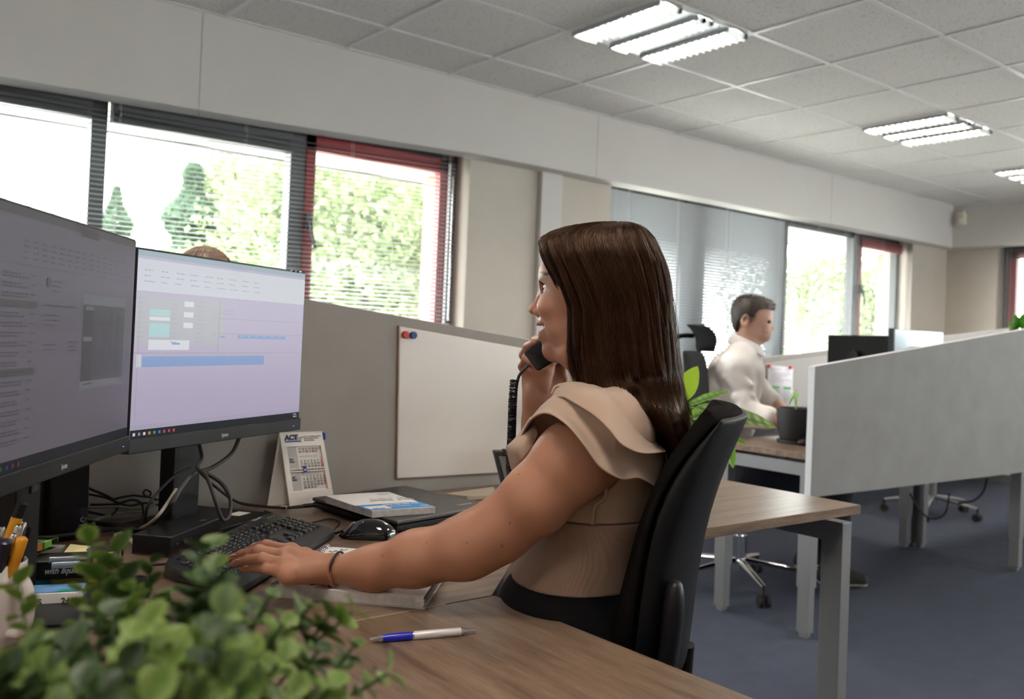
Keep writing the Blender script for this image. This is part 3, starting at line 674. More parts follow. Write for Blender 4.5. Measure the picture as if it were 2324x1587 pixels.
def pad_loft(levels, W, curve, n=14, m=16, tf=.5, tb=.5):
    """levels: list of (xf, xb, z, halfwidth); closed solid with curved cross-section"""
    b = MB(); rows = []; L0, L1 = levels[0], levels[-1]; sg = 1 if L0[2] > L1[2] else -1
    def cap(l, s_): c = (l[0] + l[1]) / 2; h = (l[0] - l[1]) / 2; return [(c + h * k, c - h * k, l[2] + s_ * dz * min(.034, abs(h) * 1.3), max(.01, l[3] - dw * abs(h))) for k, dz, dw in ((.25, .5, 1.2), (.65, .38, .7), (.88, .18, .3))]
    levels = cap(L0, sg) + list(levels) + cap(L1, -sg)[::-1]
    for xf, xb, z, w in levels:
        r = []
        for j in range(m + 1): s_ = -1 + 2 * j / m; ed = (abs(s_) ** 6); r.append(Vector((xf + curve * s_ * s_ - (xf - xb) * tf * ed, s_ * w, z)))
        for j in range(m, -1, -1): s_ = -1 + 2 * j / m; ed = (abs(s_) ** 6); r.append(Vector((xb + curve * s_ * s_ + (xf - xb) * tb * ed, s_ * w, z)))
        rows.append(r)
    b.grid(rows, closed=True); k = len(rows[0]); h = len(rows); b.f.append(list(range(k))[::-1]); b.mi.append(0); b.f.append(list(range((h - 1) * k, h * k))); b.mi.append(0)
    return b
# --- the woman's chair, shaped after its side view; local x = forward
FW = Vector((-.756, .654, 0)); DEP = Vector((.654, .756, 0))
yawA = math.radians(10); FWD = (FW * math.cos(yawA) + DEP * math.sin(yawA)).normalized(); LEFT = Vector((0, 0, 1)).cross(FWD)
RZW = math.atan2(FWD.y, FWD.x)
seatc = ad(1345, 1440, 1.52)
wc = thing('office_chair', 'black fabric office chair with tall padded back that the woman sits in', 'chair', (seatc.x, seatc.y, 0), RZW)
IW = wmat(wc).inverted()
def wl(u, v, d=1.5): p = IW @ ad(u, v, d); return p.x, p.z
front = [(1642, 924), (1612, 938), (1572, 985), (1538, 1040), (1505, 1120), (1478, 1200), (1458, 1280), (1436, 1350), (1420, 1420), (1420, 1480)]
back = [(1680, 922), (1699, 940), (1680, 985), (1654, 1040), (1624, 1120), (1602, 1200), (1588, 1280), (1578, 1350), (1570, 1420), (1562, 1480)]
bound = [1676, 1690, 1644, 1600, 1560, 1544, 1532, 1524, 1516, 1510]
hw = [.10, .17, .185, .205, .215, .22, .225, .225, .22, .20]
lv = []
lv2 = []
for (f_, b_, w, bn) in list(zip(front, back, hw, bound))[1:]:
    fx, fz = wl(*f_); bx, bz = wl(*b_); mx_, _ = wl(bn, b_[1]); lv.append((fx, mx_, (fz + bz) / 2, w)); lv2.append((mx_ + .004, bx, (fz + bz) / 2 - (.008 if w < .15 else 0), w + .006))
o = obj('backrest', pad_loft(lv, .2, .035, tf=.75, tb=.06), fabric_m, wc, smooth=70, sub=1)
obj('back_shell', pad_loft(lv2, .2, .035, tf=.1, tb=.3), shell_m, wc, smooth=70, sub=1)
b = pad_loft([(.26, -.24, .405, .2), (.28, -.25, .43, .245), (.29, -.25, .47, .25), (.27, -.25, .495, .235), (.2, -.2, .505, .18)], .2, 0); obj('seat', b, fabric_m, wc, smooth=70, sub=1)
b = MB(); b.tube([(-.05, 0, .40), (-.12, 0, .40), (-.15, 0, .50), (-.16, 0, .66)], [.03, .03, .028, .02], 10, flat=.5); obj('back_bar', b, shell_m, wc, smooth=60)
b = MB(); b.span((-.12, -.09, .385), (.12, .09, .415)); obj('mechanism', b, darksteel_m, wc, bevel=.01)
arm = MB(); ap = [IW @ ad(u, v, 1.285) for u, v in ((1533, 1316), (1532, 1338), (1528, 1400), (1518, 1480), (1508, 1560))]
arm.tube(ap + [(ap[4].x + .02, .2, .42), (ap[4].x + .06, .1, .40)], [.010, .020, .022, .020, .019, .018, .016], 14, flat=.75)
obj('armrest_post', arm, black_m, wc, smooth=60, sub=1)
base5(wc, .3, darksteel_m)
# --- the man's mesh chair
mh = ad(1692, 1010, 4.35); seatm = Vector((3.46, 2.83, 0)); fm = Vector((.80, -.60, 0)).normalized()
mc = thing('office_chair', 'black mesh office chair with curved headrest that the man sits in', 'chair', tuple(seatm), math.atan2(fm.y, fm.x))
IM = wmat(mc).inverted()
def ml(u, v, d): p = IM @ ad(u, v, d); return p
dB = 4.32
lv = []
for v, w, s_ in ((800, .10, 1568), (808, .17, 1566), (830, .20, 1562), (880, .225, 1556), (940, .23, 1556), (1000, .22, 1560), (1040, .2, 1566)):
    p = ml(s_, v, dB); lv.append((-.285 + .02 * math.sin((v - 800) / 60), -.31 + .02 * math.sin((v - 800) / 60), p.z, w))
obj('backrest', pad_loft(lv, .2, .06), mesh_m, mc, smooth=60, sub=1)
hp = ml(1582, 762, dB)
b = pad_loft([(-.25 + .02, -.262 + .02, hp.z - .07, .10), (-.235, -.25, hp.z - .055, .135), (-.22, -.245, hp.z - .02, .15), (-.235, -.262, hp.z + .02, .15), (-.27, -.29, hp.z + .045, .13), (-.285, -.297, hp.z + .05, .1)], .2, .06); obj('headrest', b, mesh_m, mc, smooth=60, sub=1)
b = MB(); b.tube(spline([(-.26, 0, hp.z), (-.33, 0, hp.z - .005), (-.38, 0, hp.z - .04), (-.39, 0, hp.z - .2), (-.36, 0, hp.z - .42), (-.33, 0, .52)], 6), .012, 8); obj('headrest_stem', b, shell_m, mc, smooth=60)
b = pad_loft([(.25, -.24, .40, .2), (.27, -.25, .43, .24), (.27, -.25, .47, .24), (.2, -.2, .49, .2)], .2, 0); obj('seat', b, fabric_m, mc, smooth=70, sub=1)
b = MB(); b.tube([(-.05, 0, .38), (-.33, 0, .40), (-.33, 0, .7)], [.03, .03, .02], 8); obj('back_bar', b, shell_m, mc, smooth=60)
base5(mc, .34, chrome_m, 1.05)
def plain_chair(x, y, rz, label):
    t = thing('office_chair', label, 'chair', (x, y, 0), rz, 'empty chairs beyond the grey screen')
    obj('seat', pad_loft([(.24, -.24, .42, .2), (.25, -.25, .47, .24), (.2, -.2, .50, .2)], .2, 0), fabric_m, t, smooth=70)
    obj('backrest', pad_loft([(-.2, -.25, .55, .2), (-.21, -.26, .75, .22), (-.22, -.26, .95, .2), (-.23, -.26, 1.0, .14)], .2, .04), fabric_m, t, smooth=70)
    b = MB(); b.tube([(0, 0, .40), (-.26, 0, .42), (-.27, 0, .7)], .02, 8); obj('back_bar', b, shell_m, t, smooth=60); base5(t, .33, steel_m, .9); return t
plain_chair(6.25, 3.35, -2.4, 'empty office chair whose castors show under the big grey screen')
# ================================================================ things on the corner desk
# ---- keyboard: axes on the desk (long axis e1, short axis e2 towards the user)
K0 = Vector((.640, 1.640, 0)); E1 = Vector((.3105, .3185, 0)) / .44; E2 = Vector((.072, -.222, 0)) / .22
kb = thing('keyboard', 'black wired keyboard under her left hand', 'keyboard', (K0.x, K0.y, DZ))
def kp(s_, t_, h): return K0 + E1 * s_ + E2 * (t_ + .18 * s_ * s_ * 1.0) + Vector((0, 0, DZ + h))   # ends sweep towards the user
def kh(t_): return .026 - .06 * (t_ + .1)
outl = [(x, y - .004) for x, y in rrect(.455, .188, .035, 6)]; b = MB(); n = len(outl)
ring = lambda sc, hf: [kp(x * sc, y * (1 - (1 - sc) * 2), hf(y)) for x, y in outl]
rows = [ring(.97, lambda y: .001), ring(1.0, lambda y: .006), ring(1.0, lambda y: kh(y) - .007), ring(.985, lambda y: kh(y) - .001), ring(.96, kh)]
b.grid(rows, closed=True); b.f.append(list(range(n))[::-1]); b.mi.append(0)
for s_ in range(12):                        # domed top between rings
    pass
top0 = 4 * n; cols = 20
b.f.append(list(range(4 * n, 5 * n))); b.mi.append(0)
obj('case', b, mat('keyboard_case', (.014, .0145, .017), .4), kb, world=True, smooth=45)
key_m = mat('key_cap', (.013, .0135, .015), .33)
def key(s0, t0, w, d, h=.0062, name='key'):
    b = MB(); vs = []
    for z, k in ((0, 1), (h, .80)):
        for a, c in ((-1, -1), (1, -1), (1, 1), (-1, 1)): p = kp(s0 + a * w / 2 * k, t0 + c * d / 2 * k, kh(t0) - .001 + z); vs.append(p)
    b.add(vs, [(3, 2, 1, 0), (4, 5, 6, 7), (0, 1, 5, 4), (1, 2, 6, 5), (2, 3, 7, 6), (3, 0, 4, 7)]); return obj(name, b, key_m, kb, world=True, bevel=.0012)
RW = [-.052, -.033, -.014, .005, .024, .043]
for r_, t_ in enumerate(RW):                # main block
    if r_ == 5: cells = [(-.195, .024), (-.17, .022), (-.147, .022), (-.085, .098), (-.025, .02), (-.003, .02), (.02, .02), (.045, .026)]
    else:
        w0 = [0, .0, .008, .012, .018][r_]; cells = []; x = -.207
        cells.append((x + .0085 + w0 / 2, .017 + w0)); x += .019 + w0; k = 0
        while x < .045: ww = min(.017, .062 - x); cells.append((x + ww / 2, ww)); x += .019
    for x, w in cells:
        if w > .006: key(x, t_, w, .0165)
for r_ in range(6):                         # navigation and number pads
    for i in range(3):
        if r_ in (3,) or (r_ == 4 and i != 1): continue
        key(.076 + i * .019, RW[r_], .0165, .0165)
    if r_ > 0:
        for i in range(4): key(.141 + i * .019, RW[r_], .0165, .0165)
b = MB()
for i in range(13): s_ = -.19 + i * .022; b.add([kp(s_ - .005, -.078, kh(-.078) + .0006), kp(s_ + .005, -.078, kh(-.078) + .0006), kp(s_ + .005, -.070, kh(-.07) + .0006), kp(s_ - .005, -.070, kh(-.07) + .0006)], [(3, 2, 1, 0)])
obj('media_keys', b, blackgloss_m, kb, world=True, solid=.0015)
ang = math.atan2(E1.y, E1.x)
def onkb(s_, t_): p = kp(s_, t_, kh(t_) + .0012); return Matrix.Translation(p - wmat(kb).to_translation()) @ Matrix.Rotation(ang, 4, 'Z') @ Matrix.Rotation(.1, 4, 'X')
kw = mat('key_print', (.42, .42, .44), .6)
text('logo', 'Microsoft', .009, kw, onkb(.12, -.082), kb, bold=.0002, sx=1)
b = MB()
for r_, t_ in enumerate(RW[:5]):
    for i in range(12):
        s_ = -.182 + i * .019; z = kh(t_) + .0056; b.add([kp(s_ - .0022, t_ - .004, z), kp(s_ + .0004, t_ - .004, z), kp(s_ + .0004, t_ - .0005, z), kp(s_ - .0022, t_ - .0005, z)], [(3, 2, 1, 0)])
obj('key_legends', b, kw, kb, world=True)
b = MB()
for i in range(3): b.add([kp(.165 + i * .012, -.074, kh(-.074) + .001), kp(.168 + i * .012, -.074, kh(-.074) + .001), kp(.168 + i * .012, -.071, kh(-.07) + .001), kp(.165 + i * .012, -.071, kh(-.07) + .001)], [(3, 2, 1, 0)])
obj('status_light', b, mat('green_led', (.1, .3, .05), .4, emit=(.2, .5, .1), estr=.6), kb, world=True)
# ---- cables (each its own thing)
def cable(label, pts, r=.0025, m=rubber_m, group='tangled cables behind the monitors'):
    b = MB(); b.tube(spline(pts, 8), r, 8); return tag(obj('cable', b, m, smooth=60), label, 'cable', group)
def Z(u, v, z=DZ + .004): return az(u, v, z)
greyc = mat('grey_cable', (.22, .2, .17), .5)
# ---- dock
ds = thing('docking_station', 'flat black docking station box in front of the right monitor', 'docking station', tuple(Z(400, 1240, DZ)))
A = az(298, 1258, DZ); B2 = az(385, 1266, DZ); C2 = az(500, 1216, DZ); u_ = (C2 - B2); w_ = (A - B2)
b = MB(); q0 = [B2, C2, C2 + w_, A]; b.add(q0 + [p + Vector((0, 0, .036)) for p in q0], [(0, 3, 2, 1), (4, 5, 6, 7), (0, 1, 5, 4), (1, 2, 6, 5), (2, 3, 7, 6), (3, 0, 4, 7)])
bb = obj('housing', b, black_m, ds, world=True, bevel=.002)
b = MB(); q1 = [p + Vector((0, 0, .0015)) for p in q0]; cc = sum(q1, Vector()) / 4; q1 = [cc + (p - cc) * 1.004 for p in q1]; b.add(q1 + [p + Vector((0, 0, .0012)) for p in q1], [(0, 3, 2, 1), (4, 5, 6, 7), (0, 1, 5, 4), (1, 2, 6, 5), (2, 3, 7, 6), (3, 0, 4, 7)]); obj('red_base_line', b, mat('dark_red', (.12, .02, .01), .5), ds, world=True)
b = MB()
for k in (.12, .25, .38): p = B2 + u_ * k + Vector((0, 0, .018)) + (u_.cross(Vector((0, 0, 1)))).normalized() * .0005; b.box(p, (.006, .003, .004), math.atan2(u_.y, u_.x))
obj('port', b, ink_m, ds, world=True)
p = B2 + u_ * .8 + w_ * .25 + Vector((0, 0, .0362)); b = MB(); b.box(p, (.012, .010, .0004), math.atan2(u_.y, u_.x)); obj('badge', b, mat('badge_grey', (.13, .12, .12), .5), ds, world=True)
# ---- speakers
def speaker(label, u, v, w, rot, h=.185):
    p = Z(u, v, DZ); t = thing('speaker', label, 'speaker', (p.x, p.y, DZ), rot, 'small black desktop speakers')
    b = MB(); pr = rrect(w, .11, .03, 6); rows = []
    for z, k in ((0, .92), (.01, .98), (.06, 1.0), (.12, .98), (h - .015, .92), (h, .8)): rows.append([Vector((x * k, y * k + .05, z)) for x, y in pr])
    b.grid(rows, closed=True); n = len(pr); b.f += [list(range(n))[::-1], list(range(5 * n, 6 * n))]; b.mi += [0, 0]
    obj('housing', b, black_m, t, smooth=50); b = MB(); b.box((0, -.0035, .115), (w * .72, .003, .11)); obj('grille', b, mesh_m, t, bevel=.001); return t
sp = speaker('black desktop speaker with a small pale logo under the left monitor', 155, 1228, .082, math.radians(10))
b = MB(); cz = .038; b.tube([(.022 + .004 * math.cos(a), -.0056, cz + .004 * math.sin(a)) for a in [math.radians(x) for x in range(80, 330, 20)]], .0008, 6); b.box((.0265, -.0056, cz + .001), (.004, .001, .0012)); b.box((.022, -.0056, cz - .010), (.013, .001, .001)); obj('logo', b, mat('pale_logo', (.35, .35, .38), .5), sp)
speaker('second black speaker at the left picture edge behind the pens', 36, 1248, .075, math.radians(35), .17)
# ---- laptop and notepad
lt = thing('laptop', 'closed black laptop lying beside the desk screen', 'laptop', (1.07, 1.85, DZ))
q = [Vector((.906, 2.003, 0)), Vector((.940, 1.668, 0)), Vector((1.206, 1.742, 0)), Vector((1.236, 2.035, 0))]; q[2] = q[1] + Vector((.275, .055, 0)); q[3] = q[0] + Vector((.275, .055, 0)); q[3] = Vector((q[3].x, min(q[3].y, 2.075), 0))
def slab(q, z0, z1, sc=1.0, zf=None):
    c_ = sum(q, Vector()) / 4; qq = [c_ + (p - c_) * sc for p in q]; b = MB()
    b.add([Vector((p.x, p.y, z0)) for p in qq] + [Vector((p.x, p.y, z1)) for p in qq], [(0, 3, 2, 1), (4, 5, 6, 7), (0, 1, 5, 4), (1, 2, 6, 5), (2, 3, 7, 6), (3, 0, 4, 7)])
    a = sum(qq[i].x * qq[(i + 1) % 4].y - qq[(i + 1) % 4].x * qq[i].y for i in range(4))
    if a < 0: b.f = [f[::-1] for f in b.f]
    return b
obj('base', slab(q, DZ + .003, DZ + .016, .99), black_m, lt, world=True, bevel=.003)
obj('lid', slab(q, DZ + .0175, DZ + .026), mottled(mat('laptop_lid', (.035, .034, .034), .45), (.03, .029, .029), (.04, .039, .039), 40), lt, world=True, bevel=.003)
Lm = Matrix.Translation(q[2] + Vector((-.07, .03, DZ + .0265)) - wmat(lt).to_translation()) @ Matrix.Rotation(math.atan2(.055, .275), 4, 'Z')
text('logo', 'ThinkPad', .013, mat('lid_logo', (.45, .44, .42), .4, .4), Lm, lt, sx=.9, bold=.0003)
np_ = thing('notepad', 'white notepad with blue printed band lying on the laptop', 'notepad', (.96, 1.79, DZ + .026))
NZ = DZ + .0265
n0, n1, n2, n3 = Vector((.902, 1.925, 0)), Vector((.912, 1.722, 0)), Vector((1.052, 1.702, 0)), Vector((1.050, 1.905, 0))
rows = []
N = 12
def npt(s_, t_, z): p = n0 * (1 - s_) * (1 - t_) + n3 * s_ * (1 - t_) + n1 * (1 - s_) * t_ + n2 * s_ * t_; return Vector((p.x, p.y, z))
def curl(s_, t_): return .002 * (1 - t_) ** 2 + .001 * math.sin(PI * s_) * (1 - t_)
b = MB(); b.m(0)
topz = NZ + .0135
b.grid([[npt(i / N, j / N, topz + curl(i / N, j / N)) for i in range(N + 1)] for j in range(N + 1)])
ring_t = [(i / N, 0) for i in range(N)] + [(1, j / N) for j in range(N)] + [(1 - i / N, 1) for i in range(N)] + [(0, 1 - j / N) for j in range(N)]
b.m(1); b.grid([[npt(s_, t_, NZ) for s_, t_ in ring_t], [npt(s_, t_, topz - .0005 + curl(s_, t_)) for s_, t_ in ring_t]], closed=True)
obj('pages', b, [paper_m, mottled(mat('page_edges', (.6, .58, .56), .8), (.4, .38, .37), (.65, .62, .6), 60, vec=None)], np_, world=True)
blue_p = mat('sky_blue_print', (.03, .27, .62), .55)
b = MB(); b.grid([[npt(i / N, t_, topz + .0006 + curl(i / N, t_)) for i in range(N + 1)] for t_ in (.66, .75, .86, .97)]); obj('blue_band', b, blue_p, np_, world=True)
b = MB(); b.grid([[npt(i / 8 * .33 + .04, t_, topz + .0011 + curl(i / 8 * .33, t_)) for i in range(9)] for t_ in (.76, .94)]); obj('white_label', b, paper_m, np_, world=True)
e1 = (n2 - n1).normalized(); e2 = (n0 - n1).normalized(); Rn = Matrix((( e1.x, e2.x, 0, 0), (e1.y, e2.y, 0, 0), (0, 0, 1, 0), (0, 0, 0, 1)))
def onpad(s_, t_): return Matrix.Translation(npt(s_, t_, topz + .0014 + curl(s_, t_)) - wmat(np_).to_translation()) @ Rn
text('printed_title', 'NOTEPAD A5', .0165, paper_m, onpad(.36, .77), np_, bold=.0004, sx=.8)
text('printed_small', '100', .014, paper_m, onpad(.82, .93), np_, bold=.0003)
text('printed_label', 'office', .013, blue_p, onpad(.07, .92), np_, bold=.0002)
text('printed_lines', 'xx xxxxxx xxxxx\nxxxx xx xxxxxx', .007, paper_m, onpad(.38, .84), np_)
text('faint_letters', 'AVA', .05, mat('faint_grey_print', (.6, .6, .62), .7), onpad(.35, .52), np_, bold=.001)
b = MB(); 
for k in range(16): b.grid([[npt(.72 + k * .012, t_, topz + .0009 + curl(.8, t_)) for t_ in (.1, .16)], [npt(.72 + k * .012 + .006, t_, topz + .0009 + curl(.8, t_)) for t_ in (.1, .16)]])
obj('barcode', b, mat('grey_mark', (.35, .35, .36), .7), np_, world=True)
# thin sheet under the whiteboard at the back of the side desk
b = slab([az(1008, 1120, .752), az(1060, 1126, .752), az(1128, 1124, .752), az(1120, 1105, .752)], .741, .752); tag(obj('folder', b, mat('beige_folder', (.5, .42, .32), .6), bevel=.001), 'thin beige folder on the desk right of the laptop', 'folder')
# ---- mouse
ml_ = az(770, 1208, DZ + .012); mr_ = az(898, 1212, DZ + .012); mx = (mr_ - ml_); mc_ = (ml_ + mr_) / 2 + Vector((.006, .012, 0)); ms = thing('computer_mouse', 'glossy black wired mouse beside the laptop', 'mouse', (mc_.x, mc_.y, DZ), math.atan2(mx.y, mx.x))
Lh = mx.length / 2; rows = []; pr = []
for i in range(13):
    t_ = -1 + 2 * i / 12; hh = .036 * (1 - abs(t_ * .98 - .12) ** 2.4) ** .8 if abs(t_ * .98 - .12) < 1 else .002; hh = max(hh, .003); ww = .029 * (1 - abs(t_) ** 4) ** .5 * (1 + .06 * t_) if abs(t_) < 1 else .004
    rows.append([Vector((t_ * Lh, ww * math.cos(a) * (1.0 if math.sin(a) > .1 else .96), .002 + max(0, hh * math.sin(a)))) for a in [PI * k / 14 for k in range(15)]])
b = MB(); b.grid(rows); k = 15
b.f += [list(range(k)), list(range(12 * k, 13 * k))[::-1]]; b.mi += [0, 0]
for i in range(12): b.f.append([i * k, i * k + k - 1, (i + 1) * k + k - 1, (i + 1) * k]); b.mi.append(0)
obj('shell', b, blackgloss_m, ms, smooth=60, sub=1)
b = MB(); b.tube([(-Lh * .50, -.003, .0215), (-Lh * .50, .003, .0215)], .0085, 16); obj('scroll_wheel', b, mat('pale_wheel', (.35, .33, .3), .4), ms, smooth=40)
b = MB(); b.tube([(-Lh * .85, 0, .012), (-Lh - .004, 0, .008), (-Lh - .014, 0, .005)], .0028, 8); obj('cord_boot', b, rubber_m, ms, smooth=60)
cable('thin mouse cable curving from the keyboard back to the mouse', [Z(766, 1212), Z(752, 1208, .745), Z(770, 1185), Z(745, 1178), Z(700, 1187), Z(650, 1180), Z(625, 1168), Z(600, 1160)], .0018)
# ---- desk calendar
cal = thing('desk_calendar', 'white tent shaped desk calendar under the right monitor corner', 'calendar', tuple(az(700, 1140, DZ)))
BL, BR = az(658, 1151, DZ), az(760, 1141, DZ); TL, TR = ad(634, 982, 2.125), ad(731, 979, 2.20)
nrm = (BR - BL).cross(TL - BL).normalized()
if nrm.dot(ray(700, 1060)) > 0: nrm = -nrm
def cq(s_, t_, o=0): return BL * (1 - s_) * (1 - t_) + BR * s_ * (1 - t_) + TL * (1 - s_) * t_ + TR * s_ * t_ + nrm * o
def cbox(s0, t0, s1, t1, o0, o1, m, name, par=None, **k):
    b = MB(); q = [cq(s0, t0, o0), cq(s1, t0, o0), cq(s1, t1, o0), cq(s0, t1, o0)]; q += [cq(s0, t0, o1), cq(s1, t0, o1), cq(s1, t1, o1), cq(s0, t1, o1)]
    b.add(q, [(0, 3, 2, 1), (4, 5, 6, 7), (0, 1, 5, 4), (1, 2, 6, 5), (2, 3, 7, 6), (3, 0, 4, 7)]); return obj(name, b, m, par or cal, world=True, **k)
fr_m = mat('calendar_frame', (.80, .75, .69), .45)
cbox(0, 0, 1, .20, -.004, 0, fr_m, 'frame', bevel=.001); cbox(0, .80, 1, 1, -.004, 0, fr_m, 'frame', bevel=.001); cbox(0, .20, .12, .80, -.004, 0, fr_m, 'frame', bevel=.001); cbox(.90, .20, 1, .80, -.004, 0, fr_m, 'frame', bevel=.001)
cbox(.12, .49, .90, .505, -.002, .0006, fr_m, 'slider_rail'); cbox(.12, .455, .90, .47, -.002, .0006, fr_m, 'slider_rail')
cbox(.10, .19, .92, .81, -.0055, -.0035, mat('calendar_sheet', (.74, .71, .68), .7), 'sheet'); cbox(.12, .20, .34, .80, -.0035, -.003, mat('calendar_grey', (.50, .48, .47), .7), 'month_column')
back = MB(); bb_ = -Vector((0, 0, 1)).cross(BR - BL).normalized() * .10
if bb_.dot(DEP) < 0: bb_ = -bb_
bb_ = Vector((-.03, .035, 0))
back.grid([[TL, TR], [BL + bb_ + Vector((-.01, 0, 0)), BR + bb_]]); obj('back_leg', back, fr_m, cal, world=True, solid=.002)
sx_ = (BR - BL).normalized(); sy_ = (TL - BL); sy_ = (sy_ - sx_ * sy_.dot(sx_)).normalized(); sz_ = sx_.cross(sy_)
Rc = Matrix(((sx_.x, sy_.x, sz_.x, 0), (sx_.y, sy_.y, sz_.y, 0), (sx_.z, sy_.z, sz_.z, 0), (0, 0, 0, 1)))
if sz_.dot(nrm) < 0: pass
def onc(s_, t_, o=-.0026): return Matrix.Translation(cq(s_, t_, o) - wmat(cal).to_translation()) @ Rc
WC = (BR - BL).length; HC_ = (TL - BL).length
def num(s_, t_, txt, m=ink_m, sz=.0062): text('date', txt, sz, m, onc(s_, t_, -.0030), cal, align='CENTER', bold=.0002)
def month(t_top, start, n, skip, red_col=6, reds=()):
    blk, rd = [], []
    d = 1; r_ = 0; col = start
    rows_b = []; 
    while d <= n:
        s_ = .41 + col * .077; t_ = t_top - r_ * .037
        if .20 < t_ < .79 and not (.45 < t_ < .47): (rd if (col == 6 or d in reds) else blk).append((s_, t_, str(d)))
        d += 1; col += 1
        if col > 6: col = 0; r_ += 1
    return blk, rd
allb, allr = [], []
for args in ((.865, 3, 31, 0, 6, (29,)), (.625, 6, 30, 0, 6, (9,)), (.375, 1, 31, 0, 6, ())):
    a_, r_ = month(*args); allb += a_; allr += r_
def digits(lst, m, nm):                     # all dates of one ink as one printed layer
    meshes = []
    for s_, t_, tx in lst:
        o = text(nm, tx, .0066, m, onc(s_, t_, -.0030), cal, align='CENTER', bold=.00018); meshes.append(o)
    bmm = bmesh.new()
    for o in meshes: bmm.from_mesh(o.data)
    me = bpy.data.meshes.new(nm); bmm.to_mesh(me); bmm.free(); me.materials.append(m)
    for o in meshes: d_ = o.data; bpy.data.objects.remove(o); bpy.data.meshes.remove(d_)
    o = bpy.data.objects.new(nm, me); S.collection.objects.link(o); o.parent = cal
digits(allb, mat('date_ink', (.12, .11, .11), .6), 'dates'); digits(allr, red_ink, 'sunday_dates')
text('month_name', 'Juni\n2025', .0062, ink_m, onc(.15, .62), cal, bold=.0002); text('month_name', 'Juli\n2025', .0062, ink_m, onc(.15, .375), cal, bold=.0002)
for t_ in (.655, .41): text('weekdays', 'Mo  Di  Mi  Do  Fr  Sa  So', .0042, mat('grey_ink_' + str(t_), (.35, .33, .33), .6), onc(.38, t_, -.003), cal, sx=1)
text('logo', 'ACT', .016, mat('navy_print', (.01, .02, .07), .5), onc(.10, .895, .0004), cal, bold=.0012)
cbox(.10, .862, .47, .882, .0, .0005, blue_m, 'logo_bar')
text('logo_text', 'CONNECTIVITY\nSOLUTIONS', .0038, ink_m, onc(.30, .915, .0004), cal); text('logo_text', 'ACT CONNECTIVITY\n& SURVEILLANCE\nINDUSTRIAL', .0046, ink_m, onc(.55, .925, .0004), cal)
cbox(.41, .445, .49, .53, .0, .001, mat('blue_slider', (.01, .02, .35), .3), 'date_window'); cbox(.425, .468, .475, .492, .0008, .0014, MATS['calendar_sheet'], 'date_window_opening')
b = MB(); b.tube([cq(1.0, .93, -.006), cq(1.05, .93, -.006)], .0095, 16); obj('blue_knob', b, blue_m, cal, world=True, smooth=40)
# ---- desk telephone
ph = thing('desk_phone', 'black desk telephone leaning behind the woman\'s arm under the whiteboard', 'telephone', tuple(az(1150, 1102, DZ)))
PB = az(1135, 1108, DZ + .004); f0 = PB; ex = Vector((.85, -.5, 0)).normalized(); 
TLp = ad(1120, 1022, 2.02); BLp = ad(1142, 1108, 2.02)
ex = (Vector((.756, -.654, 0)) * .9 + DEP * .25).normalized()
def pq(s_, t_, o=0): n_ = ex.cross((TLp - BLp)).normalized(); return BLp + ex * s_ + (TLp - BLp) * t_ + n_ * o
def pbox(s0, s1, t0, t1, o0, o1, m, name, **k):
    b = MB(); q = [pq(s, t, o) for o in (o0, o1) for s, t in ((s0, t0), (s1, t0), (s1, t1), (s0, t1))]; b.add(q, [(0, 3, 2, 1), (4, 5, 6, 7), (0, 1, 5, 4), (1, 2, 6, 5), (2, 3, 7, 6), (3, 0, 4, 7)]); return obj(name, b, m, ph, world=True, **k)
pbox(0, .20, 0, 1, -.025, 0, mat('phone_body', (.035, .035, .037), .4), 'body', bevel=.004)
pbox(.008, .19, .08, .84, 0, .003, mat('phone_face', (.24, .235, .24), .45, .3), 'face', bevel=.001)
pbox(.02, .07, .86, 1.04, -.01, .014, mat('phone_cradle', (.03, .03, .032), .4), 'cradle', bevel=.003)
b = MB(); c0 = pq(.035, .42, .0035); 
for rr in (.014, .010):
    e_ = (TLp - BLp).normalized(); b.tube([c0 + ex * rr * math.cos(a) + e_ * rr * math.sin(a) for a in [2 * PI * k / 20 for k in range(21)]], .0008, 5)
for k in range(10): a = 2 * PI * k / 10; b.tube([c0 + ex * .004 * math.cos(a) + e_ * .004 * math.sin(a), c0 + ex * .012 * math.cos(a) + e_ * .012 * math.sin(a)], .0008, 4)
obj('speaker_grille', b, ink_m, ph, world=True)
b = MB(); b.add([pq(.03, 1, -.02), pq(.18, 1, -.02), BLp + ex * .18 + DEP * .07 + Vector((0, 0, -.0)), BLp + ex * .03 + DEP * .07], [(0, 1, 2, 3)]); obj('rear_support', b, black_m, ph, world=True, solid=.006)
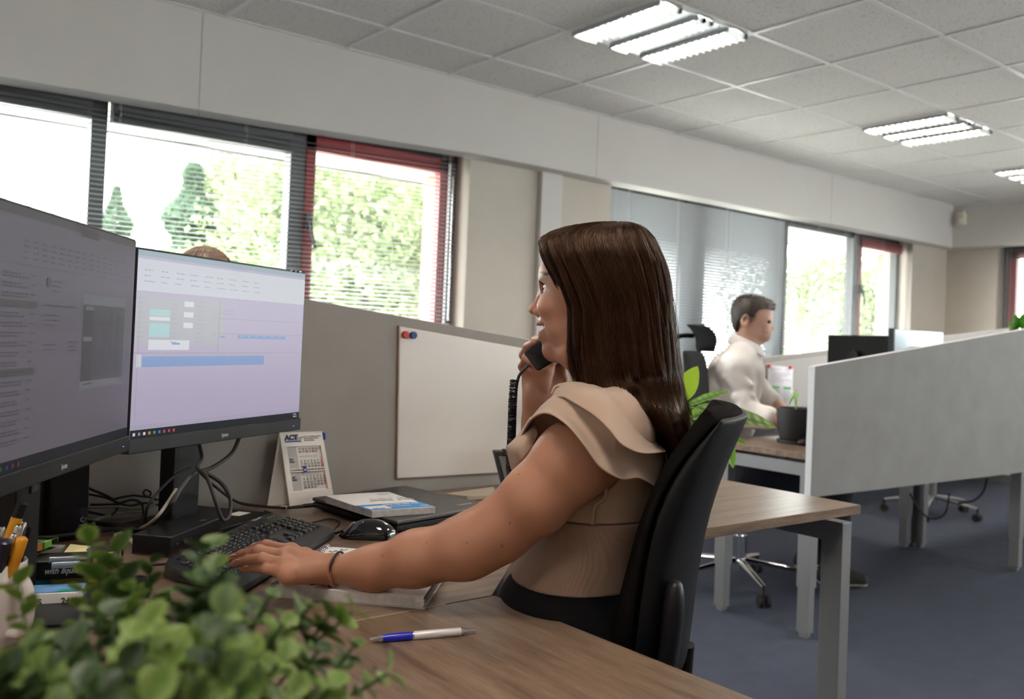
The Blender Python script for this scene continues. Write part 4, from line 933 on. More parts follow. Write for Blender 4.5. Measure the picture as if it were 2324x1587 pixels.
# ---- spiral notebook under her hand
nb = thing('spiral_notebook', 'open spiral notebook with handwriting under her forearm', 'notebook', tuple(az(800, 1310, DZ)))
s0, s1, s2, s3 = az(625, 1352, DZ + .003), az(962, 1379, DZ + .003), az(1000, 1322, DZ + .003), az(745, 1245, DZ + .003)
s3 = s0 + (s2 - s1) * 1.9; s2 = s1 + (s2 - s1) * 1.9
def nq(s_, t_, z): p = s0 * (1 - s_) * (1 - t_) + s1 * s_ * (1 - t_) + s2 * s_ * t_ + s3 * (1 - s_) * t_; return Vector((p.x, p.y, z))
N = 14
def wav(s_, t_): return .0018 * math.sin(s_ * 7 + .6) * (1 - t_) + .001 * math.sin(t_ * 5)
for nm, z0, z1, sc, m in (('cover', .7402, .7425, 1.01, mat('notebook_cover', (.45, .42, .4), .6)), ('pages', .7428, .758, 1.0, paper_m)):
    b = MB(); b.m(0)
    b.grid([[nq(i / N * sc, j / N, z1 + (wav(i / N, j / N) if nm == 'pages' else 0)) for i in range(N + 1)] for j in range(N + 1)])
    rg = [(i / N, 0) for i in range(N)] + [(1, j / N) for j in range(N)] + [(1 - i / N, 1) for i in range(N)] + [(0, 1 - j / N) for j in range(N)]
    b.m(1); lay = 1 if nm == 'cover' else 7
    for q_ in range(lay):
        za = z0 + (z1 - z0) * q_ / lay; zb = z0 + (z1 - z0) * (q_ + .97) / lay; off = .0006 * ((q_ * 37) % 5 - 2)
        f_ = lambda s_, t_, z: nq(s_ * sc + (off / .25 if s_ > .9 else 0), t_, z + (wav(s_, t_) if nm == 'pages' else 0) * ((z - z0) / (z1 - z0)))
        b.grid([[f_(s_, t_, za) for s_, t_ in rg], [f_(s_, t_, zb) for s_, t_ in rg]], closed=True)
    obj(nm, b, [m, MATS['page_edges'] if nm == 'pages' else m], nb, world=True)
for k in range(30):
    t_ = (k + .5) / 30; c_ = nq(-.01, t_, .752); d_ = (s1 - s0).normalized(); b = MB()
    b.tube([c_ + d_ * .009 * math.cos(a) + Vector((0, 0, .010 * math.sin(a))) for a in [math.radians(x) for x in range(-60, 301, 24)]], .0009, 6); obj('spiral_ring', b, chrome_m, nb, world=True, smooth=60)
ink2 = MB()
for (a, c_) in ((.06, .05), (.09, .10), (.2, .05), (.05, .86), (.09, .88), (.12, .93)):
    ink2.tube([nq(a + .012 * k, c_ + .02 * math.sin(k * 2.1), .7585 + wav(a, c_)) for k in range(5)], .0005, 4)
obj('handwriting', ink2, ink_m, nb, world=True)
# ---- ball pen
p0, p1 = az(838, 1452, DZ + .005), az(1078, 1431, DZ + .0055); ax_ = (p1 - p0); L_ = ax_.length; dr = ax_ / L_
pen = thing('ballpoint_pen', 'blue and white ballpoint pen lying on the near desk', 'pen', (p0.x, p0.y, DZ))
def seg(a, c_, r0, r1, m, nm, mid=None):
    pts = [p0 + ax_ * (a + (c_ - a) * k / 6) for k in range(7)]; rr = [r0 + (r1 - r0) * k / 6 + ((mid or 0) * math.sin(PI * k / 6)) for k in range(7)]
    b = MB(); b.tube(pts, rr, 20); obj(nm, b, m, pen, world=True, smooth=50)
seg(0, .028, .0008, .0022, chrome_m, 'tip'); seg(.028, .12, .0022, .0048, chrome_m, 'nose_cone'); seg(.12, .395, .0050, .0052, mat('blue_grip', (.01, .012, .42), .3), 'grip', .0006)
seg(.395, .41, .0056, .0056, chrome_m, 'ring'); seg(.41, .86, .0058, .0052, mat('pearl_white', (.72, .70, .70), .3, .2), 'barrel', .0003); seg(.86, .885, .0054, .0054, chrome_m, 'ring'); seg(.885, .93, .004, .0036, chrome_m, 'collar'); seg(.93, 1.0, .0030, .0030, chrome_m, 'push_button')
# ---- cables behind the monitors
BK = lambda u, v, d=1.85: ad(u, v, d)
Z0 = Z
def Z(u, v, z=0):
    p = az(u, v, DZ + .014) if u < 410 else az(u, v, max(z, DZ + .008))
    return p if p.y < 2.07 else ay(u, v, 2.07)
cable('thick black cable looping down from behind the right monitor', [BK(545, 990, 1.95), BK(525, 1030, 1.93), BK(480, 1062, 1.85), BK(440, 1075, 1.76), BK(410, 1110, 1.68), BK(385, 1150, 1.64), Z(345, 1190), Z(310, 1199)], .0042)
cable('black cable hanging in a long loop right of the monitor stand', [BK(452, 1008, 1.85), BK(458, 1040, 1.80), BK(448, 1062, 1.76), BK(470, 1085, 1.74), BK(490, 1140, 1.72), BK(505, 1180, 1.72), BK(520, 1170, 1.74), BK(522, 1130, 1.78), BK(500, 1095, 1.8), BK(460, 1070, 1.8)], .0038)
cable('black charger cable running to the laptop', [BK(452, 1070, 1.82), BK(490, 1105, 1.85), Z(540, 1140), Z(600, 1150), Z(650, 1153, .746), Z(720, 1148, .752)], .0032)
cable('thin cable arcing left of the monitor stand', [BK(432, 1062, 1.86), BK(400, 1078, 1.82), BK(365, 1110, 1.76), BK(335, 1150, 1.72), Z(330, 1195)], .0026)
cable('grey cable crossing in front of the monitor stand', [BK(400, 1110, 1.66), BK(378, 1145, 1.63), BK(350, 1180, 1.6), Z(318, 1200), Z(300, 1197)], .003, greyc)
cable('beige cable lying flat behind the speaker', [Z(200, 1152), Z(260, 1150), Z(330, 1152), Z(390, 1120, .80)], .0035, mat('beige_cable', (.35, .31, .24), .5))
cable('beige cable curling from the tangle towards the desk', [Z(212, 1190), Z(225, 1178), Z(270, 1165), Z(330, 1160)], .0035, MATS['beige_cable'])
cable('black cable lying in a loose coil beside the speaker', [Z(200, 1108, .80), Z(250, 1130, .78), Z(268, 1150), Z(250, 1170), Z(215, 1165), Z(190, 1160)], .0028)
cable('black cable in a small upright curl', [Z(250, 1135, .77), Z(300, 1125, .79), Z(335, 1128), Z(342, 1118, .79), Z(330, 1112, .80), Z(328, 1124, .78), Z(360, 1135), Z(400, 1140)], .0022)
cable('black cable making a double loop on the desk', [Z(205, 1146), Z(260, 1145), Z(300, 1135), Z(322, 1145), Z(325, 1170), Z(320, 1190), Z(350, 1196)], .0026)
cable('black cable sagging across the tangle', [Z(200, 1122, .78), Z(240, 1130, .775), Z(290, 1148, .76), Z(330, 1142, .76), Z(380, 1150)], .0024)
cable('fat black power cable lying toward the dock', [Z(200, 1186), Z(260, 1192), Z(330, 1199), Z(365, 1203)], .0048)
cable('flat black cable in front of the speaker', [Z(85, 1222), Z(150, 1215), Z(215, 1205), Z(290, 1200), Z(350, 1205)], .0036)
cable('thin black cable crossing the desk left of the keyboard', [Z(190, 1285), Z(270, 1281), Z(330, 1283), Z(380, 1280)], .0022)
for k in range(5): cable(('topmost', 'second highest', 'middle', 'second lowest', 'lowest')[k] + ' of the five short black cable runs between the speakers', [Z(76, 1168 + 11 * k, .76), Z(95, 1166 + 11 * k, .758), Z(118, 1166 + 11 * k, .758)], .003)
Z = Z0
o = cable('white usb plug and lead lying left of the dock', [Z(262, 1215), Z(275, 1212), Z(290, 1222), Z(302, 1231)], .0042, mat('offwhite_cable', (.6, .54, .46), .5))
t = thing('cable_tie', 'white clip on the charger cable before the calendar', 'clip', tuple(az(646, 1153, .746))); b = MB(); b.tube([az(639, 1152, .747), az(653, 1153, .748)], .0045, 12); obj('sleeve', b, white_m, t, world=True, smooth=40)
b = MB(); b.tube([az(655, 1153, .748), az(700, 1148, .752)], [.0034, .004], 10); b.tube([az(688, 1149, .752), az(718, 1146, .754)], [.0048, .005], 10); obj('charger_plug', b, black_m, t, world=True, smooth=40)
# ---- mug with pens
mp = Vector((.189, 1.359, DZ)); mg = thing('mug', 'white mug full of pens at the left picture edge', 'mug', tuple(mp)); mug_m = mat('white_ceramic', (.62, .58, .56), .2, coat=.4)
b = MB(); b.lathe([(.001, .004), (.034, .004), (.036, .0), (.038, .002), (.0415, .02), (.043, .06), (.043, .102), (.0418, .1035), (.0400, .102), (.0395, .06), (.037, .012), (.001, .010)], n=40); obj('cup', b, mug_m, mg, smooth=50)
hd = (Vector((.756, -.654, 0)) * .95 - DEP * .3).normalized()
b = MB(); b.tube(spline([hd * .041 + Vector((0, 0, .085)), hd * .058 + Vector((0, 0, .088)), hd * .070 + Vector((0, 0, .07)), hd * .070 + Vector((0, 0, .04)), hd * .060 + Vector((0, 0, .022)), hd * .040 + Vector((0, 0, .018))], 6), .0062, 12); obj('handle', b, mug_m, mg, smooth=60)
def pen_in(label, u, v, d, r, m, capm=None, base=(0, 0), name='pen', cap=.2, group='pens in the white mug', flat=1):
    top = ad(u, v, d); bot = mp + Vector((base[0], base[1], .014)); t = thing(name, label, 'pen', tuple(bot), 0, group)
    ax2 = top - bot; b = MB(); b.tube([bot, bot + ax2 * (1 - cap)], r, 14, flat=flat); obj('barrel', b, m, t, world=True, smooth=50)
    b = MB(); b.tube([bot + ax2 * (1 - cap), bot + ax2 * (1 - cap * .1), top], [r * 1.03, r * 1.0, r * .6], 14, flat=flat); obj('cap', b, capm or m, t, world=True, smooth=50)
yel = mat('amber_plastic', (.62, .27, .01), .35); navy = mat('navy_plastic', (.01, .01, .03), .3)
pen_in('amber yellow highlighter standing tallest in the mug', 52, 1140, 1.17, .0068, yel, black_m, (-.012, .0), 'highlighter', .12)
pen_in('short amber yellow highlighter leaning right in the mug', 52, 1220, 1.13, .0066, yel, yel, (.004, -.012), 'highlighter', .2)
pen_in('silver capped pen in front of the amber highlighters', 42, 1192, 1.15, .0042, chrome_m, chrome_m, (.01, .004))
pen_in('slim silver pen with dark barrel in the mug', 32, 1212, 1.13, .0040, navy, chrome_m, (.0, -.016))
pen_in('white topped pen leaning behind the silver pen', 55, 1185, 1.18, .0038, white_m, chrome_m, (.012, .012))
pen_in('dark navy marker leaning left in the mug', 12, 1225, 1.12, .0085, navy, navy, (-.006, -.012), 'marker')
pen_in('silver domed pen at the picture edge', 4, 1195, 1.13, .0048, chrome_m, chrome_m, (-.016, -.008))
pen_in('thin black pen leaning right beyond the mug', 68, 1195, 1.18, .003, black_m, black_m, (.02, .01))
# ---- stationery pile
def sbox(name, label, u0, v0, u1, v1, z0, z1, depth, m, cat, bev=.001):
    a_ = az(u0, v0, z0); c_ = az(u1, v1, z0); e = (c_ - a_); nn = Vector((-e.y, e.x, 0)).normalized()
    if nn.dot(DEP) < 0: nn = -nn
    q_ = [a_, c_, c_ + nn * depth, a_ + nn * depth]; t = thing(name, label, cat, (a_.x, a_.y, z0)); obj('box', slab(q_, z0, z1), m, t, world=True, bevel=bev); return t, a_, e, nn
st, a_, e, nn = sbox('staples_box', 'white blue and green staples box lying behind the mug', 40, 1392, 182, 1384, DZ + .001, DZ + .026, .05, white_m, 'box')
def face_text(t, a_, e, s_, z, body, sz, m, sx=1, font=None, shear=0):
    ex = e.normalized(); out = Vector((ex.y, -ex.x, 0)); 
    if out.dot(DEP) > 0: out = -out
    M = Matrix(((ex.x, 0, out.x, 0), (ex.y, 0, out.y, 0), (0, 1, 0, 0), (0, 0, 0, 1))); p = a_ + e * s_ + out * .0006; p.z = z
    text('printed_text', body, sz, m, Matrix.Translation(p - wmat(t).to_translation()) @ M, t, sx=sx, bold=.0003, shear=shear)
face_text(st, a_, e, .05, DZ + .011, 'PLUS', .0115, ink_m); face_text(st, a_, e, .68, DZ + .011, '24/6', .0115, ink_m)
q_ = [a_ + e * .02 + nn * .003, a_ + e * .96 + nn * .003, a_ + e * .96 + nn * .046, a_ + e * .02 + nn * .046]; obj('blue_top_print', slab(q_, DZ + .0265, DZ + .027), mat('light_blue_print', (.12, .3, .62), .5), st, world=True)
q_ = [a_ + e * .6 + nn * .0035, a_ + e * .95 + nn * .0035, a_ + e * .95 + nn * .016, a_ + e * .6 + nn * .016]; obj('green_top_print', slab(q_, DZ + .0272, DZ + .0275), mat('teal_print', (.02, .35, .28), .5), st, world=True)
ex = e.normalized(); out = Vector((ex.y, -ex.x, 0)); out = out if out.dot(DEP) < 0 else -out
b = MB(); p = a_ + out * .0004; b.add([Vector((p.x, p.y, DZ + .003)), Vector(((p + e).x, (p + e).y, DZ + .003)), Vector(((p + e).x, (p + e).y, DZ + .0075)), Vector((p.x, p.y, DZ + .0075))], [(0, 1, 2, 3)]); obj('green_stripe', b, MATS['teal_print'], st, world=True)
gy, a2, e2_, nn2 = sbox('label_box', 'yellow and teal card box under the black box', 50, 1345, 218, 1338, DZ + .001, DZ + .024, .055, mat('acid_yellow', (.38, .38, .02), .5), 'box')
q_ = [a2 - nn2 * .0006, a2 + e2_ * .38 - nn2 * .0006, a2 + e2_ * .38 + nn2 * .05, a2 + nn2 * .05]; obj('teal_half', slab(q_, DZ + .0012, DZ + .0246), mat('teal_card', (.01, .16, .19), .5), gy, world=True)
bx, a3, e3, nn3 = sbox('pen_box', 'black pen box with white script lettering under the sticky notes', 66, 1318, 196, 1312, DZ + .0255, DZ + .052, .06, black_m, 'box')
face_text(bx, a3, e3, .25, DZ + .034, 'with liquid ink', .0125, mat('silver_print', (.45, .43, .42), .5), sx=.85, shear=.35)
for k, (v_, lab) in enumerate(((1272, 'upper silver pen lying on the black pen box'), (1284, 'lower silver pen lying on the black pen box'))):
    p0_, p1_ = az(112 + 6 * k, v_, DZ + .058), az(182, v_ - 3, DZ + .058); t = thing('pen', lab, 'pen', (p0_.x, p0_.y, DZ + .053), 0, 'silver pens on the pen box'); b = MB(); b.tube([p0_, p1_], .0045, 12); obj('barrel', b, silver_m, t, world=True, smooth=40)
    b = MB(); b.tube([p1_, p1_ + (p1_ - p0_).normalized() * .012], [.0045, .001], 12); obj('tip', b, chrome_m, t, world=True, smooth=40)
# transparent case with coloured tabs
cs, a4, e4, nn4 = sbox('tab_case', 'clear flat case of pink orange and green page markers', 62, 1266, 132, 1242, DZ + .058, DZ + .074, .055, clear_m, 'case')
for k, (c_, nm) in enumerate((((.75, .05, .12), 'pink_marker'), ((.8, .25, .03), 'orange_marker'), ((.2, .5, .05), 'green_marker'))):
    q_ = [a4 + e4 * (.05 + .3 * k) + nn4 * .006, a4 + e4 * (.30 + .3 * k) + nn4 * .006, a4 + e4 * (.30 + .3 * k) + nn4 * .045, a4 + e4 * (.05 + .3 * k) + nn4 * .045]; obj(nm, slab(q_, DZ + .060, DZ + .070), mat(nm, c_, .6), cs, world=True)
sn = thing('sticky_notes', 'pad of pale yellow sticky notes left of the dock', 'sticky notes', tuple(az(175, 1262, DZ + .003)))
b = MB(); zt = DZ + .030; q_ = [az(136, 1266, zt), az(208, 1266, zt), az(206, 1240, zt), az(160, 1235, zt)]; obj('pad', slab(q_, DZ + .001, zt), mat('pale_yellow_paper', (.80, .70, .36), .7), sn, world=True)
tp = thing('tape_dispenser', 'clear round tape holder beside the sticky notes', 'tape dispenser', tuple(az(238, 1268, DZ)))
c_ = az(238, 1262, DZ + .018); b = MB(); b.tube([c_ - Vector((0, 0, .017)), c_ + Vector((0, 0, .012))], .028, 28); obj('holder', b, clear_m, tp, world=True, smooth=40)
b = MB(); b.tube([c_ - Vector((0, 0, .012)), c_ + Vector((0, 0, .008))], .018, 28); obj('tape_roll', b, MATS['pale_yellow_paper'], tp, world=True, smooth=40)
sc_ = thing('card_stack', 'grey rounded card lying behind the page marker case', 'card', tuple(az(95, 1240, DZ))); obj('card', slab([az(84, 1245, DZ + .03), az(140, 1243, DZ + .03), az(150, 1236, DZ + .03), az(92, 1236, DZ + .03)], DZ + .001, DZ + .03), mat('grey_card', (.3, .29, .3), .6), sc_, world=True, bevel=.002)
# ================================================================ SDF body mesher
def _arr(p): return np.array([p[0], p[1], p[2]], float)
class Body:
    """smooth union / subtraction of round cones and ellipsoids, meshed with surface nets"""
    def __init__(s): s.p = []
    def cone(s, a, b_, r0, r1, k=.01, op=1): s.p.append(('c', _arr(a), _arr(b_), r0, r1, k, op)); return s
    def chain(s, pts, rs, k=.01, op=1):
        for i in range(len(pts) - 1): s.cone(pts[i], pts[i + 1], rs[i], rs[i + 1], k, op)
        return s
    def ell(s, c, r, k=.01, op=1, R_=None):
        s.p.append(('e', _arr(c), np.array(r, float), (np.array(R_) if R_ is not None else np.eye(3)), 0, k, op)); return s
    def grow(s, d):
        o = Body()
        for q in s.p:
            q = list(q); g = d * (1 if q[6] > 0 else -1)
            if q[0] == 'c': q[3] += g; q[4] += g
            else: q[2] = q[2] + g
            o.p.append(tuple(q))
        return o
    @staticmethod
    def _one(q, P):
        if q[0] == 'c':
            a, b_, r0, r1 = q[1:5]; d = b_ - a; L2 = max(d @ d, 1e-12); t = np.clip(((P - a) @ d) / L2, 0, 1)
            return np.linalg.norm(P - a - t[:, None] * d, axis=1) - (r0 + (r1 - r0) * t)
        c, r, R_ = q[1:4]; X = (P - c) @ R_; k0 = np.linalg.norm(X / r, axis=1); k1 = np.linalg.norm(X / (r * r), axis=1) + 1e-9
        return k0 * (k0 - 1) / k1
    def field(s, P, prims=None):
        f = np.full(len(P), .5)
        for q in (s.p if prims is None else prims):
            d = s._one(q, P); k = q[5]
            if q[6] > 0: h = np.clip(.5 + .5 * (f - d) / k, 0, 1); f = f * (1 - h) + d * h - k * h * (1 - h)
            else: d = -d; h = np.clip(.5 + .5 * (d - f) / k, 0, 1); f = f * (1 - h) + d * h + k * h * (1 - h)
        return f
    def mesh(s, h, lo, hi, cut=None):
        lo = np.array(lo, float); hi = np.array(hi, float); B = 14
        nb = np.maximum(1, np.ceil((hi - lo) / h / B).astype(int)); n = nb * B + 1
        F = np.full(n, 1.0, np.float32)
        g = np.indices(nb).reshape(3, -1).T; cen = lo + (g + .5) * B * h; rad = B * h * .9
        D = [s._one(q, cen) for q in s.p]; fc = s.field(cen)
        for bi in np.nonzero(np.abs(fc) < rad * 1.5 + .02)[0]:
            pr = [q for q, d in zip(s.p, D) if d[bi] < rad * 1.25 + q[5] * 2 + .012]
            i0 = g[bi] * B; ii = np.indices((B + 1,) * 3).reshape(3, -1).T; P = lo + (i0 + ii) * h
            if not pr: continue
            v = s.field(P, pr)
            if cut is not None: v = np.maximum(v, cut(P))
            F[i0[0]:i0[0] + B + 1, i0[1]:i0[1] + B + 1, i0[2]:i0[2] + B + 1] = v.reshape((B + 1,) * 3)
        deep = np.nonzero((fc < -(rad * 1.5 + .02)))[0]
        for bi in deep: i0 = g[bi] * B; F[i0[0]:i0[0] + B + 1, i0[1]:i0[1] + B + 1, i0[2]:i0[2] + B + 1] = np.minimum(F[i0[0]:i0[0] + B + 1, i0[1]:i0[1] + B + 1, i0[2]:i0[2] + B + 1], -.5)
        return nets(F, h, lo)
def nets(F, h, lo):
    s_ = F < 0; c = np.zeros(np.array(F.shape) - 1, np.int8)
    sl = [slice(0, -1), slice(1, None)]
    for a in (0, 1):
        for b_ in (0, 1):
            for e in (0, 1): c += s_[sl[a], sl[b_], sl[e]]
    act = (c > 0) & (c < 8); idx = np.argwhere(act); ids = np.full(act.shape, -1, np.int32); ids[tuple(idx.T)] = np.arange(len(idx))
    acc = np.zeros((len(idx), 3)); cnt = np.zeros(len(idx))
    cor = [(a, b_, e) for a in (0, 1) for b_ in (0, 1) for e in (0, 1)]
    for A in cor:
        for Ax in range(3):
            if A[Ax]: continue
            Bc = list(A); Bc[Ax] = 1
            fa = F[tuple((idx + A).T)]; fb = F[tuple((idx + Bc).T)]; m = (fa < 0) != (fb < 0)
            t = np.where(m, fa / np.where(m, fa - fb, 1), 0); p = np.tile(np.array(A, float), (len(idx), 1)); p[:, Ax] = t
            acc[m] += p[m]; cnt[m] += 1
    V = lo + (idx + acc / np.maximum(cnt, 1)[:, None]) * h; Q = []
    for Ax in range(3):
        b_, e = (Ax + 1) % 3, (Ax + 2) % 3
        sa = [slice(None)] * 3; sb = [slice(None)] * 3; sa[Ax] = slice(0, -1); sb[Ax] = slice(1, None)
        A0 = s_[tuple(sa)]; A1 = s_[tuple(sb)]; ed = np.argwhere(A0 != A1)
        ok = (ed[:, b_] > 0) & (ed[:, e] > 0) & (ed[:, b_] < act.shape[b_]) & (ed[:, e] < act.shape[e]); ed = ed[ok]
        if not len(ed): continue
        def at(db, de): q = ed.copy(); q[:, b_] -= db; q[:, e] -= de; return ids[tuple(q.T)]
        q = np.stack([at(1, 1), at(0, 1), at(0, 0), at(1, 0)], 1); fl_ = A0[tuple(ed.T)]; q[~fl_] = q[~fl_][:, ::-1]; Q.append(q[(q >= 0).all(1)])
    return V, np.concatenate(Q)
def body_obj(name, parts, material, parent, colf=None):
    V = []; Fs = []; o = 0
    for v, f in parts: V.append(v); Fs.append(f + o); o += len(v)
    V = np.concatenate(V); Fs = np.concatenate(Fs)
    me = bpy.data.meshes.new(name); I = np.array(wmat(parent).inverted()); L = V @ I[:3, :3].T + I[:3, 3]
    me.vertices.add(len(L)); me.vertices.foreach_set('co', L.astype(np.float32).ravel())
    me.loops.add(len(Fs) * 4); me.loops.foreach_set('vertex_index', Fs.astype(np.int32).ravel())
    me.polygons.add(len(Fs)); me.polygons.foreach_set('loop_start', np.arange(0, len(Fs) * 4, 4, dtype=np.int32)); me.polygons.foreach_set('loop_total', np.full(len(Fs), 4, np.int32))
    me.update(); me.validate(); me.polygons.foreach_set('use_smooth', [True] * len(me.polygons)); me.materials.append(material)
    if colf is not None:
        at = me.color_attributes.new('Col', 'FLOAT_COLOR', 'POINT'); C = colf(V); at.data.foreach_set('color', np.concatenate([C, np.ones((len(C), 1))], 1).astype(np.float32).ravel())
    ob = bpy.data.objects.new(name, me); S.collection.objects.link(ob); ob.parent = parent; return ob
def attr_mat(name, rough, sss=0, **k):
    m = mat(name, (.5, .4, .3), rough, sss=sss, **k); n, l, b = nt(m); a = n.new('ShaderNodeVertexColor'); a.layer_name = 'Col'; l.new(a.outputs[0], b.inputs['Base Color']); return m
skin_m = attr_mat('skin', .48, sss=.25, spec=.4)
_v = coords(skin_m); bump(skin_m, noise(skin_m, _v, 700, 2), .12, .0004)
def N3(v): v = np.array(v, float); return v / np.linalg.norm(v)
def blob(V, c, r, soft=.5):
    d = np.linalg.norm((V - _arr(c)) / np.array(r, float), axis=1); return np.clip((1 - d) / soft, 0, 1)[:, None]

# ================================================================ the woman
wo = thing('person', 'woman in a beige ruffled top holding a phone handset and typing', 'person', (seatc.x, seatc.y, 0))
SK = np.array((.42, .205, .130)); 
D0 = 1.5
# head frame: fwd, left (towards the camera), up; origin near the ear line
HF = (FWD + Vector((0, 0, -.02))).normalized(); HL = LEFT; HU = HF.cross(HL) * -1 if HF.cross(HL).z < 0 else HF.cross(HL)
HO = ad(1345, 690, D0)
def H(u, v, y=0.0):                         # picture position of the profile -> head frame point, y towards the left cheek
    s_ = D0 / F_PX; return HO + HF * ((1345 - u) * s_ / .985) + HU * ((690 - v) * s_) + HL * y
RH = np.array([[HF.x, HL.x, HU.x], [HF.y, HL.y, HU.y], [HF.z, HL.z, HU.z]])
hd = Body()
hd.ell(H(1372, 640), (.090, .072, .082), .02, R_=RH)               # cranium
hd.ell(H(1303, 668), (.055, .062, .078), .03, R_=RH)               # face mass
hd.ell(H(1303, 752), (.046, .047, .040), .025, R_=RH)              # jaw
hd.ell(H(1262, 622), (.026, .046, .030), .02, R_=RH)               # forehead
hd.ell(H(1253, 791), (.0125, .018, .0125), .012, R_=RH)            # chin
hd.chain([H(1262, 800), H(1300, 806, .03), H(1352, 762, .05)], [.012, .012, .014], .02); hd.chain([H(1262, 800), H(1300, 806, -.03), H(1352, 762, -.05)], [.012, .012, .014], .02)
for s_ in (1, -1):
    hd.ell(H(1269, 701, .034 * s_), (.030, .024, .022), .014, R_=RH)   # smiling cheek
    hd.ell(H(1289, 742, .036 * s_), (.026, .016, .024), .014, R_=RH)
    hd.ell(H(1247, 636, .024 * s_), (.009, .018, .007), .008, R_=RH)   # brow bone
hd.ell(H(1238, 659, .030), (.011, .014, .010), .006, -1, R_=RH); hd.ell(H(1238, 659, -.030), (.011, .014, .010), .006, -1, R_=RH)  # sockets
hd.chain([H(1242, 650), H(1229, 672), H(1213, 700)], [.0065, .0062, .0072], .008)   # nose bridge
hd.ell(H(1210, 705), (.0085, .0085, .0078), .005, R_=RH)
for s_ in (1, -1):
    hd.ell(H(1224, 711, .0105 * s_), (.0088, .0058, .0065), .004, R_=RH); hd.ell(H(1220, 718, .0065 * s_), (.0062, .0034, .0034), .0015, -1, R_=RH)
hd.ell(H(1240, 738), (.014, .024, .017), .01, R_=RH)               # muzzle above the lip
hd.ell(H(1227, 737), (.0062, .021, .0044), .003, R_=RH)            # upper lip
hd.ell(H(1240, 766), (.0125, .020, .010), .01, R_=RH)              # under the lip
hd.ell(H(1234, 757), (.0066, .019, .0046), .003, R_=RH)            # lower lip
for s_ in (1, -1): hd.chain([H(1226, 747, 0), H(1231, 746, .014 * s_), H(1243, 742, .027 * s_)], [.0052, .0050, .0028], .002, -1)   # open smile
for s_ in (1, -1):                                                  # eyelids
    hd.ell(H(1256, 655, .0315 * s_), (.0132, .0145, .0126), .003, R_=RH); hd.ell(H(1245, 655, .033 * s_), (.0115, .0145, .0050), .002, -1, R_=RH)
for s_ in (1, -1): hd.ell(H(1368, 690, .072 * s_), (.015, .008, .029), .006, R_=RH)   # ears
neckA, neckB = H(1352, 765), H(1385, 880)
hd.cone(neckA, neckB, .050, .056, .03)
lo = np.minimum.reduce([_arr(HO) - .17]); hi = _arr(HO) + .15
headmesh = hd.mesh(.0016, _arr(HO) - np.array([.165, .165, .15]), _arr(HO) + np.array([.165, .165, .14]))
# body
bd = Body()
def Bp(u, v, d=D0): return ad(u, v, d)
bd.cone(neckA, Bp(1392, 905), .052, .060, .03)
RB = RH
ex_ = lambda u, v, r, k=.05, y=0: bd.ell(Bp(u, v) + HL * y, r, k, R_=RH)
tor = Body()
def te(u, v, r, k=.05, y=0): tor.ell(Bp(u, v) + HL * y, r, k, R_=RH)
te(1398, 975, (.062, .145, .070)); te(1392, 1075, (.082, .125, .085)); te(1365, 1130, (.088, .135, .075)); te(1352, 1200, (.086, .120, .080)); te(1322, 1290, (.098, .135, .070)); te(1318, 1360, (.108, .150, .060))
for s_ in (1, -1): te(1330, 1105, (.058, .055, .055), .03, .062 * s_)
SHL = ad(1392, 982, 1.378); SHR = ad(1392, 960, 1.665)
for sh in (SHL, SHR): tor.cone(Bp(1395, 950), sh, .055, .055, .04)
bd.p += tor.p
# left arm down to the notebook
elb = ad(1132, 1205, 1.35); wr = az(757, 1293, .783); fore = ad(945, 1268, 1.372)
bd.chain([SHL, ad(1300, 1048, 1.345), ad(1215, 1135, 1.34), elb], [.052, .0565, .050, .0425], .02)
bd.chain([elb, ad(1060, 1242, 1.355), fore, ad(850, 1290, 1.395), wr], [.0425, .0425, .0375, .0295, .0215], .03)
# right arm up to the ear
REL = ad(1212, 1110, 1.63); RW_ = ad(1222, 955, 1.63)
bd.chain([SHR, ad(1300, 1060, 1.67), REL], [.052, .048, .040], .02); bd.chain([REL, ad(1218, 1040, 1.63), RW_], [.040, .038, .027], .02)
# hips and legs under the desk
hips = Body(); hips.ell(Bp(1335, 1420), (.12, .165, .085), .05, R_=RH); hips.ell(Bp(1320, 1362), (.106, .148, .060), .05, R_=RH)
def down(u, v, y): return Bp(u, v) + HL * y
for s_ in (1, -1):
    hipj = Bp(1330, 1440) + HL * (.09 * s_); hipj.z = .585; kn = hipj + FWD * .40 + HL * .02 * s_; kn.z = .555; an = kn + FWD * -.02; an.z = .09
    hips.chain([hipj, kn], [.078, .058], .04); hips.chain([kn, kn * .5 + an * .5 + FWD * -.015, an], [.056, .052, .036], .03)
    hips.chain([an, an + FWD * .06 + Vector((0, 0, -.045)), an + FWD * .15 + Vector((0, 0, -.06))], [.036, .032, .024], .02)
bd.p += hips.p
lo = np.array([.35, .60, .0]); hi = np.array([1.55, 1.75, 1.16])
cutN = lambda P: np.where((P[:, 2] > 1.06) & (np.linalg.norm(P[:, :2] - _arr(neckB)[:2], axis=1) > .25), -1, -1)
